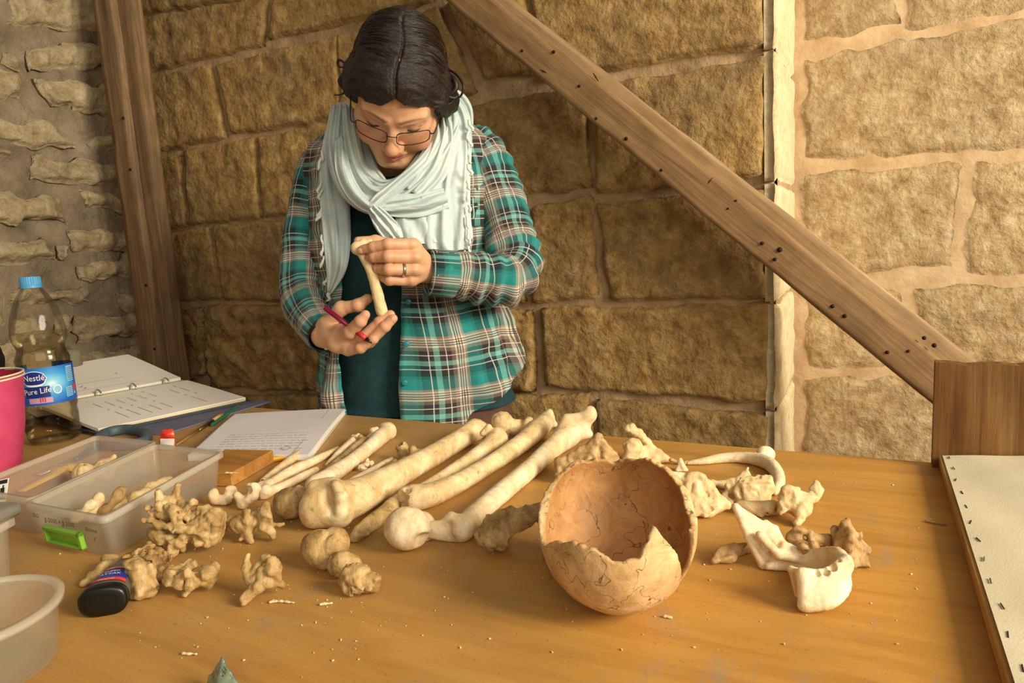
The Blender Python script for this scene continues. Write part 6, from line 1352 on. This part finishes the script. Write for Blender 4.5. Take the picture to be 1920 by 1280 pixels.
obj('stray_hairs', *join(*P_), plain('fine dark hair', '2a1a10', .4), hair, kind='stuff')

# ------------------------------ clothes as lofts
ROW = np.array([  # y px, centre x px, half width px, centre depth, depth radius
    (205, 752, 52, 1.45, .055), (228, 752, 92, 1.455, .072), (250, 752, 132, 1.46, .085), (275, 753, 158, 1.465, .098), (310, 753, 168, 1.47, .112), (380, 755, 168, 1.475, .125), (470, 760, 164, 1.475, .122), (560, 770, 164, 1.475, .116), (640, 786, 172, 1.475, .122), (720, 795, 182, 1.475, .132), (820, 798, 184, 1.475, .14), (900, 798, 184, 1.475, .14)], float)
def trow(y): return [np.interp(y, ROW[:, 0], ROW[:, k]) for k in (1, 2, 3, 4)]
def tpoint(y, th, off=0.0, pw=2.3):
    cx_, hw, d, dr = trow(y); c = px(cx_, y, d); w = hw / FPX * d + off; s_, co = math.sin(th), math.cos(th)
    fw = MC @ [0, 0, 1.0]; fw = unit(fw * [1, 1, 0])
    return c + HX * w * np.sign(s_) * abs(s_) ** (2 / pw) - fw * (dr + off) * np.sign(co) * abs(co) ** (2 / pw)
def edge_th(y, tab_):
    t_ = np.array(tab_, float); x = np.interp(y, t_[:, 0], t_[:, 1]); cx_, hw, d, dr = trow(y); s_ = np.clip((x - cx_) / hw, -.97, .97); return math.asin(np.sign(s_) * abs(s_) ** (2.3 / 2))
EDA = [(205, 770), (300, 772), (400, 770), (470, 771), (560, 769), (700, 768), (800, 777)]
EDB = [(205, 690), (300, 650), (380, 655), (480, 668), (600, 667), (700, 671), (800, 686)]
HEMX = [(-1.6, 770), (-1.2, 772), (-.7, 782), (-.1, 792), (.1, 792), (.28, 796), (.345, 790), (.40, 770), (.46, 754), (.56, 745), (.8, 728), (1.05, 706), (1.3, 686), (1.7, 682), (2.4, 740), (3.2, 780), (4.0, 760), (4.7, 770)]
nu, nv = 150, 110; TH = []; YY = []
for i in range(nu):
    for j in range(nv):
        f = i / (nu - 1); g = j / (nv - 1); y = 222 + g * 560
        for _ in range(2):
            a, b = edge_th(y, EDA), 2 * math.pi + edge_th(y, EDB); th = a + (b - a) * f
            thm = th if th < 4.8 else th - 2 * math.pi
            y = 222 + g * (np.interp(min(thm, 4.7), [h_[0] for h_ in HEMX], [h_[1] for h_ in HEMX]) - 222)
        TH.append(th); YY.append(y)
TH = np.array(TH); YY = np.array(YY); fr_ = np.where(np.cos(TH) > -.2, 1, .4); z1 = np.ones(len(TH))
def tpoints(Y_, T_, off=0.0, pw=2.3):
    return np.array([tpoint(y, th, off, pw) for y, th in zip(Y_, T_)])
w = .009 * fbm(np.column_stack([TH * 2.6, YY / 90., .3 * z1]), 3, 31) * fr_ + .004 * fbm(np.column_stack([TH * 9, YY / 30., 2 * z1]), 2, 5)
w += .007 * np.sin(TH * 9 + YY * .012 + 2 * fbm(np.column_stack([TH * 2.6, YY / 90., .3 * z1]) * .6, 1, 3)) * np.clip((YY - 380) / 300, 0, 1) * fr_
V = tpoints(YY, TH, .012) + (HX[None] * np.sin(TH)[:, None] - fwh[None] * np.cos(TH)[:, None]) * w[:, None]
uu = np.where(TH < math.pi, TH, TH - 2 * math.pi); uv = np.column_stack([np.sin(np.minimum(np.abs(uu), 1.57)) * np.sign(uu) * .175 + np.maximum(0, np.abs(uu) - 1.57) * np.sign(uu) * .16, -YY * .00112 + .004 * np.sin(TH * 5), 0 * TH])
def solidify(V, F, t, uv):                                              # give a cloth sheet a back and edges
    V = np.asarray(V); F = [tuple(f) for f in F]; N = np.zeros_like(V)
    for f in F:
        a, b, c = V[f[0]], V[f[1]], V[f[2]]; n_ = np.cross(b - a, c - a)
        for i in f: N[i] += n_
    N /= np.linalg.norm(N, axis=1)[:, None] + 1e-12; k = len(V); ed = {}
    for f in F:
        for i in range(len(f)):
            e = (f[i], f[(i + 1) % len(f)]); ed[e] = 1
    side = [(a, b) for (a, b) in ed if (b, a) not in ed]
    F2 = F + [tuple(i + k for i in f)[::-1] for f in F] + [(b, a, a + k, b + k) for a, b in side]
    return np.vstack([V, V - N * t]), F2, (np.vstack([uv, uv]) if uv is not None else None)
gf = [f[::-1] for f in grid_faces(nu, nv)]
V = np.array(V); cen = np.array(CH); 
if (np.cross(V[nv] - V[0], V[1] - V[0]) @ (V[0] - cen)) > 0: gf = grid_faces(nu, nv)
V2, F2, U2 = solidify(V, gf, .0018, np.array(uv)); shirt = obj('plaid_shirt', V2, F2, M_plaid, PB, uv=U2)
for k, y in enumerate((556, 626, 690)):                                    # buttons on her left front edge
    c = tpoint(y, edge_th(y, EDA) + .05, .022); fw = unit((MC @ [0, 0, 1.0]) * [1, 1, 0]); obj('button', *tube([c + fw * .002, c - fw * .0012, c - fw * .002], [.0058, .0058, .0042], 14), plain('teal button', '2a8088', .3) if k == 0 else bpy.data.materials['teal button'], shirt)
def sleeve(pts, seed, uoff, name='sleeve', n=110, m=44, fold=((.5, .006),), cuff=None):
    P = np.array([px(*q[:3]) for q in pts]); R = np.array([q[3] / FPX * q[2] for q in pts]); Q = spline(np.column_stack([P, R]), n); P, R = Q[:, :3], Q[:, 3]
    V = []; uv = []; x = None; s_ = 0
    for i in range(n):
        t_ = unit(P[min(i + 1, n - 1)] - P[max(i - 1, 0)])
        if x is None: x = unit(vr - t_ * (vr @ t_))
        x = unit(x - t_ * (x @ t_)); y = np.cross(t_, x); s_ += np.linalg.norm(P[i] - P[i - 1]) if i else 0; f = i / (n - 1)
        a = 2 * math.pi * np.arange(m) / m; q = np.column_stack([np.cos(a) * 1.3, np.sin(a) * 1.3, s_ * 14 + 0 * a]); w = .005 * fbm(q, 3, seed); nz = fbm(q * .7, 1, seed + 3)
        for (fc, am) in fold: w = w + am * math.exp(-((f - fc) / .16) ** 2) * np.sin(s_ * 210 + 2.4 * np.sin(a + seed) + 1.2 * nz) * (.5 + .5 * np.cos(a - 1.0))
        V.append(P[i] + (R[i] + w)[:, None] * (np.cos(a)[:, None] * x + np.sin(a)[:, None] * y)); uv.append(np.column_stack([a * .048 + uoff, s_ + .03 + 0 * a, 0 * a]))
    V = np.vstack(V); uv = np.vstack(uv)
    V = np.array(V); F = grid_faces(n, m, True); F = F if np.cross(V[m] - V[0], V[1] - V[0]) @ (V[0] - P[0]) < 0 else [f[::-1] for f in F]
    # fix seam of the cloth coordinates by keeping it on the far side (x axis points away from the viewer)
    V, F, uv = solidify(V, F, .0018, np.array(uv)); return obj(name, V, F, M_plaid, shirt, uv=uv)
sleeve([(868, 268, 1.455, 44), (905, 305, 1.455, 50), (932, 370, 1.43, 49), (952, 440, 1.40, 48), (966, 492, 1.365, 50), (950, 522, 1.33, 50), (905, 522, 1.30, 47), (855, 515, 1.275, 43), (806, 510, 1.255, 42)], 3, .01, fold=((.56, .0065), (.78, .004), (.12, .003)))
sleeve([(640, 285, 1.475, 42), (604, 318, 1.475, 46), (584, 390, 1.46, 44), (574, 470, 1.445, 43), (570, 545, 1.415, 43), (581, 590, 1.362, 42), (598, 615, 1.318, 38), (611, 630, 1.288, 34)], 8, .03, fold=((.55, .006), (.3, .004), (.85, .003)))
def cuff(pts, seed):
    P = [px(*q[:3]) for q in pts]; R = [q[3] / FPX * q[2] for q in pts]; V, F = tube(P, R, 40, caps=False); uv = np.array([(2 * math.pi * (i % 40) / 40 * .045, (i // 40) * .02 + .012, 0) for i in range(len(V))])
    V, F, uv = solidify(V, F, .002, uv); obj('cuff', V, F, M_plaid, shirt, uv=uv)
cuff([(850, 514, 1.274, 44.5), (826, 512, 1.264, 44), (800, 510, 1.254, 43.5)], 1)
# breast pocket
pk = []; uvp = []
for i in range(14):
    for j in range(12):
        y = 356 + 78 * j / 11; x = 873 + 42 * i / 13; cx_, hw, d, dr = trow(y); s_ = np.clip((x - cx_) / hw, -.97, .97); th = math.asin(np.sign(s_) * abs(s_) ** 1.15); pk.append(tpoint(y, th, .021 + .002 * (j in (2, 3)))); uvp.append((s_ * .175, -y * .00112 + .02, 0))
gp = grid_faces(14, 12); pk = np.array(pk); gp = gp if np.cross(pk[12] - pk[0], pk[1] - pk[0]) @ (pk[0] - cen) > 0 else [f[::-1] for f in gp]
V2, F2, U2 = solidify(pk, gp, .002, np.array(uvp)); obj('breast_pocket', V2, F2, M_plaid, shirt, uv=U2)
# shirt under the plaid: dark teal
m = 72; YY = np.repeat(np.linspace(338, 754, 60), m); TH = np.tile(2 * math.pi * np.arange(m) / m, 60)
w = .004 * fbm(np.column_stack([np.sin(TH) * 2, np.cos(TH) * 2, YY / 70.]), 3, 77) - .016 * np.clip((762 - YY) / 20, 0, 1) - .005
V = np.array([tpoint(y, th, o_) for y, th, o_ in zip(YY, TH, w)])
V = np.array(V); F = grid_faces(60, m, True); F = F if np.cross(V[m] - V[0], V[1] - V[0]) @ (V[0] - cen) > 0 else [f[::-1] for f in F]
V2, F2, _ = solidify(V, F, .0018, None); obj('teal_top', V2, F2, M_tee, PB)
# trousers and shoes
S = Solid(.02); cw = px(795, 748, 1.475); fwh = unit((MC @ [0, 0, 1.0]) * [1, 1, 0]); Rb = np.array([HX, fwh, [0, 0, 1.0]]).T
S.ell(cw + [0, 0, -.05], (.186, .122, .13), Rb)
for s_ in (-1, 1):
    h_ = PV + HX * s_ * .092 + [0, 0, -.05]; kn = pb + HX * s_ * .095 + [0, 0, .47]; an = pb + HX * s_ * .095 + [0, .02, .06]; S.cone(h_, kn, .092, .068, .03); S.cone(kn, an, .068, .056, .02)
S.noise(.004, .05, 3, 5); S.cut.append(lambda P: P[:, 2] - cw[2] - .012 - .006 * ((P - cw) @ HX) / .18); V, F = S.mesh(.006); obj('trousers', V, F, M_trous, PB)
for s_ in (-1, 1):
    S = Solid(.015); an = pb + HX * s_ * .095; S.cone(an + [0, 0, .06], an + [0, 0, .045] - fwh * .03, .045, .045).cone(an + fwh * .03 + [0, 0, .035], an - fwh * .15 + [0, 0, .03], .038, .034); S.cut.append(lambda P: .002 - P[:, 2]); V, F = S.mesh(.005); obj('shoe', V, F, M_shoe, PB)

# ------------------------------ scarf
def ribbon(path, folds=3, amp=.004, bulge=.018, thick=.010, n=60, m=26, seed=1, ph=0.0, taper_end=False, wave=.003):
    P = np.array([px(*q[:3]) for q in path]); W = np.array([q[3] / FPX * q[2] for q in path]); Q = spline(np.column_stack([P, W]), n); P, W = Q[:, :3], np.maximum(Q[:, 3], .002); V = []
    for i in range(n):
        t_ = unit(P[min(i + 1, n - 1)] - P[max(i - 1, 0)]); toc = unit(CAM - P[i]); toc = unit(toc - t_ * (toc @ t_)); sd = np.cross(t_, toc); f = i / (n - 1); sec = []
        u = np.linspace(-1, 1, m); nz = fbm(np.column_stack([u * 2.2, f * 2.5 + 0 * u, seed * 3.1 + 0 * u]), 3, seed)
        o = bulge * (1 - u * u) + amp * np.sin(folds * math.pi * u + ph + 1.6 * math.sin(3 * f + seed) + 1.2 * nz) * (1 - u ** 6) + wave * nz - .22 * amp * np.abs(np.sin(folds * 1.5 * math.pi * u + 2 * f + seed)) ** .5 * (1 - u ** 4)
        a = (u * W[i] * (1 + .05 * nz))[:, None]; V.append(P[i] + sd * a + toc * o[:, None]); V.append((P[i] + sd * a * .97 + toc * (o * .5 - thick)[:, None])[::-1])
    V = np.vstack(V)
    m2 = 2 * m; F = grid_faces(n, m2, True) + [tuple(range(m2))[::-1], tuple(range((n - 1) * m2, n * m2))]
    if np.cross(V[m2 + m // 2] - V[m // 2], V[m // 2 + 1] - V[m // 2]) @ (CAM - V[m // 2]) < 0: F = [f[::-1] for f in F]
    return V, F
def rib2(name, parent, *a, **k): V, F = ribbon(*a, **k); return obj(name, V, F, M_scarf, parent)
scarf = rib2('scarf', PB, [(640, 204, 1.40, 20), (638, 268, 1.36, 27), (654, 330, 1.31, 32), (690, 368, 1.285, 32), (736, 368, 1.28, 28), (794, 326, 1.29, 28), (838, 264, 1.33, 28), (856, 212, 1.40, 24)], folds=3, amp=.006, bulge=.016, thick=.016, n=90, m=34, seed=2)
rib2('scarf_fold', scarf, [(654, 204, 1.36, 12), (660, 262, 1.335, 15), (674, 318, 1.315, 15), (712, 350, 1.30, 15), (756, 338, 1.30, 12), (800, 284, 1.32, 13), (818, 226, 1.35, 16)], folds=2, amp=.005, bulge=.012, seed=5)
rib2('scarf_fold', scarf, [(640, 262, 1.34, 12), (644, 318, 1.30, 14), (664, 362, 1.275, 14), (694, 386, 1.262, 12), (716, 372, 1.258, 13), (748, 346, 1.262, 12), (800, 298, 1.285, 12), (836, 244, 1.33, 11)], folds=1, amp=.003, bulge=.010, seed=7)
rib2('scarf_fold', scarf, [(700, 386, 1.268, 10), (740, 386, 1.268, 20), (790, 384, 1.275, 22), (836, 372, 1.29, 20)], folds=2, amp=.006, bulge=.010, seed=11)
rib2('scarf_fold', scarf, [(832, 218, 1.35, 12), (832, 262, 1.315, 22), (812, 318, 1.29, 27), (778, 366, 1.276, 22)], folds=3, amp=.006, bulge=.012, seed=13)
rib2('scarf_fold', scarf, [(662, 212, 1.38, 14), (674, 268, 1.365, 20), (690, 318, 1.34, 20), (714, 346, 1.32, 14)], folds=2, amp=.005, bulge=.010, seed=37)
e_l = rib2('scarf_end', scarf, [(648, 196, 1.42, 14), (634, 250, 1.385, 24), (624, 310, 1.37, 24), (628, 380, 1.36, 27), (632, 450, 1.355, 25), (630, 505, 1.352, 18), (618, 548, 1.352, 5)], folds=2, amp=.004, bulge=.010, seed=17, thick=.006, n=80)
e_r = rib2('scarf_end', scarf, [(842, 186, 1.40, 20), (856, 226, 1.36, 28), (850, 290, 1.33, 36), (842, 350, 1.312, 42), (836, 410, 1.30, 50), (838, 450, 1.296, 52), (846, 476, 1.294, 38)], folds=3, amp=.005, bulge=.014, seed=19, thick=.006, n=80, m=40)
e_c = rib2('scarf_end', scarf, [(698, 390, 1.255, 12), (716, 412, 1.255, 18), (732, 434, 1.255, 20), (742, 452, 1.255, 16)], folds=3, amp=.006, bulge=.006, seed=23, thick=.005)
rib2('scarf_end', scarf, [(776, 392, 1.285, 34), (778, 420, 1.285, 38), (782, 458, 1.285, 40)], folds=2, amp=.004, bulge=.006, seed=29, thick=.005)
rib2('scarf_fold', scarf, [(820, 190, 1.40, 16), (850, 184, 1.41, 18), (872, 205, 1.42, 14), (880, 240, 1.42, 8)], folds=2, amp=.006, bulge=.012, seed=31)
rng = random.Random(5); T_ = []
def tassel(x, y, d, l, dx): T_.append(tube([px(x, y, d), px(x + dx * .5 + rng.uniform(-2, 2), y + l * .4, d - .002), px(x + dx + rng.uniform(-3, 3), y + l * .75, d), px(x + dx * 1.1 + rng.uniform(-4, 4), y + l, d)], [.0022, .0026, .0034, .0010], 6, sub=10))
for (x, y) in [(601, 282), (600, 296), (601, 340), (603, 355), (601, 388), (600, 400), (601, 440), (604, 460), (606, 480), (612, 520), (618, 540), (614, 546)]: tassel(x + 2, y, 1.352, rng.uniform(14, 24), rng.uniform(-7, 2))
for (x, y) in [(884, 225), (884, 245), (882, 262), (884, 290), (882, 308), (880, 340), (882, 360), (883, 385), (880, 405), (882, 430), (884, 448), (882, 462), (876, 470)]: tassel(x - 5, y, 1.288 if y > 300 else 1.33, rng.uniform(12, 24), rng.uniform(-1, 7))
obj('fringe', *join(*T_), M_fringe, scarf, kind='stuff')

# ------------------------------ things she wears and holds
M_wire = plain('dark glasses frame', '2c2018', .3, Metallic=.6)
gls = thing('glasses', 'thin dark rimmed glasses low on the nose of the woman', 'glasses', hp(0, .1, -.02))
def lens_pt(s_, a, r=1.0):
    c, n_ = math.cos(a), math.sin(a); X = s_ * .0355 + .0275 * r * np.sign(c) * abs(c) ** .45; Z = .0135 * r * np.sign(n_) * abs(n_) ** .5
    return hp(X, .1050 - 5.2 * X * X + .10 * (-Z), -.0065 + Z)
t = NT('spectacle lens'); M_lens = t.done(t.n('MixShader', {0: t.math('MULTIPLY', t.n('LayerWeight', {'Blend': .2}).outputs['Fresnel'], .18), 1: t.n('BsdfTransparent', {'Color': (.985, .98, .97, 1)}).outputs[0], 2: t.n('BsdfGlossy', {'Roughness': .05}).outputs[0]}).outputs[0])
for s_ in (-1, 1):
    P = [lens_pt(s_, a) for a in np.linspace(0, 2 * math.pi, 37)]; rimo = obj('rim', *tube(P, .0009, 6, caps=False), M_wire, gls)
    Lp = np.array([lens_pt(s_, a, .98) for a in np.linspace(0, 2 * math.pi, 36, endpoint=False)]); obj('lens', Lp, [tuple(range(36))], M_lens, rimo)
    obj('temple', *tube([hp(s_ * .0625, .086, -.002), hp(s_ * .0715, .082, .0), hp(s_ * .0765, .045, .010), hp(s_ * .0805, .0, .018)], .0012, 6, sub=14), M_wire, gls)
obj('bridge', *tube([hp(-.0090, .1045, -.003), hp(0, .1085, .0005), hp(.0090, .1045, -.003)], .0009, 6, sub=8), M_wire, gls)
er = thing('earring', 'small silver earring on the right, mostly standing in for the sparkle of the glasses hinge', 'earring', hp(.082, .0, -.045))  # bright metal modelled mostly for the sparkle at the glasses hinge
obj('hoop', *tube([px(811, 238 + 6 * math.cos(a), 1.275) + HX * .003 * math.sin(a) for a in np.linspace(0, 6.28, 14)], .0011, 6, caps=False), M_steel, er)
v_, f_ = Solid(.001).ell(px(811, 247, 1.273), .0035).mesh(.0008); obj('bead', v_, f_, M_steel, er)
def hoop(c, ax, r, w, t_, m, n=28):
    R = frame(ax); V = []
    for k in range(n):
        a = 2 * math.pi * k / n; e = R[:, 0] * math.cos(a) + R[:, 1] * math.sin(a); V += [c + e * r - R[:, 2] * w, c + e * r + R[:, 2] * w, c + e * (r + t_) + R[:, 2] * w, c + e * (r + t_) - R[:, 2] * w]
    return np.array(V), [(4 * k + j, 4 * k + (j + 1) % 4, 4 * ((k + 1) % n) + (j + 1) % 4, 4 * ((k + 1) % n) + j) for k in range(n) for j in range(4)]
r0, r1 = px(*LH[2][0][:3]), px(*LH[2][1][:3]); rc = r0 * .55 + r1 * .45
solo('finger_ring', *hoop(rc, r1 - r0, .0113, .0024, .0011, None), M_steel, 'plain silver wedding ring on the ring finger holding the bone', 'ring', origin=rc)
wc = RA[2] * .86 + RA[1] * .14; wt = thing('wristwatch', 'dark wristwatch with metal clasp under the rolled sleeve at the lower hand', 'watch', wc)
obj('strap', *hoop(px(606, 630, 1.281), RA[2] - RA[1], .0262, .006, .0022, None), M_black, wt); v_, f_ = box(px(612, 650, 1.266), (.010, .006, .012), np.array([HX, unit(vr), np.cross(HX, unit(vr))]).T, .002); obj('clasp', v_, f_, M_steel, wt)
pn = thing('pen', 'dark red translucent pen held in the lower hand of the woman', 'pen', px(653, 610, 1.205)); a, b = px(609, 577, 1.216), px(697, 643, 1.196)
M_penr = plain('magenta red plastic', '8e1238', .2, Transmission_Weight=.4); 
obj('barrel', *tube([a, a + (b - a) * .04, a + (b - a) * .86], [.0035, .0046, .0046], 12), M_penr, pn); obj('grip', *tube([a + (b - a) * .72, a + (b - a) * .88], [.0049, .0046], 12), plain('red grip', 'b83038', .5), pn); obj('tip', *tube([a + (b - a) * .88, b], [.0040, .0009], 10), M_black, pn)
S = Solid(.003); bp_ = [(674, 464, 1.212, 11), (688, 490, 1.213, 9), (700, 520, 1.213, 9.5), (709, 555, 1.214, 10.5), (716, 584, 1.214, 11)]
for q0, q1 in zip(bp_[:-1], bp_[1:]): S.cone(px(*q0[:3]), px(*q1[:3]), q0[3] / FPX * q0[2], q1[3] / FPX * q1[2])
S.ell(px(669, 465, 1.212), (.0105, .0105, .012)); S.ell(px(681, 457, 1.212), (.008, .008, .009)); S.cone(px(680, 456, 1.212), px(694, 452, 1.212), .006, .0045); S.noise(.0004, .008, 2, 3); v_, f_ = S.mesh(.001)
solo('finger_bone', v_, f_, bone_mat('fresh ivory bone', 'c4a068', 'dcc08e', 'e8d2a4', pit=.2), 'slender small bone with a knobbed end, held up between the hands of the woman', 'bone')
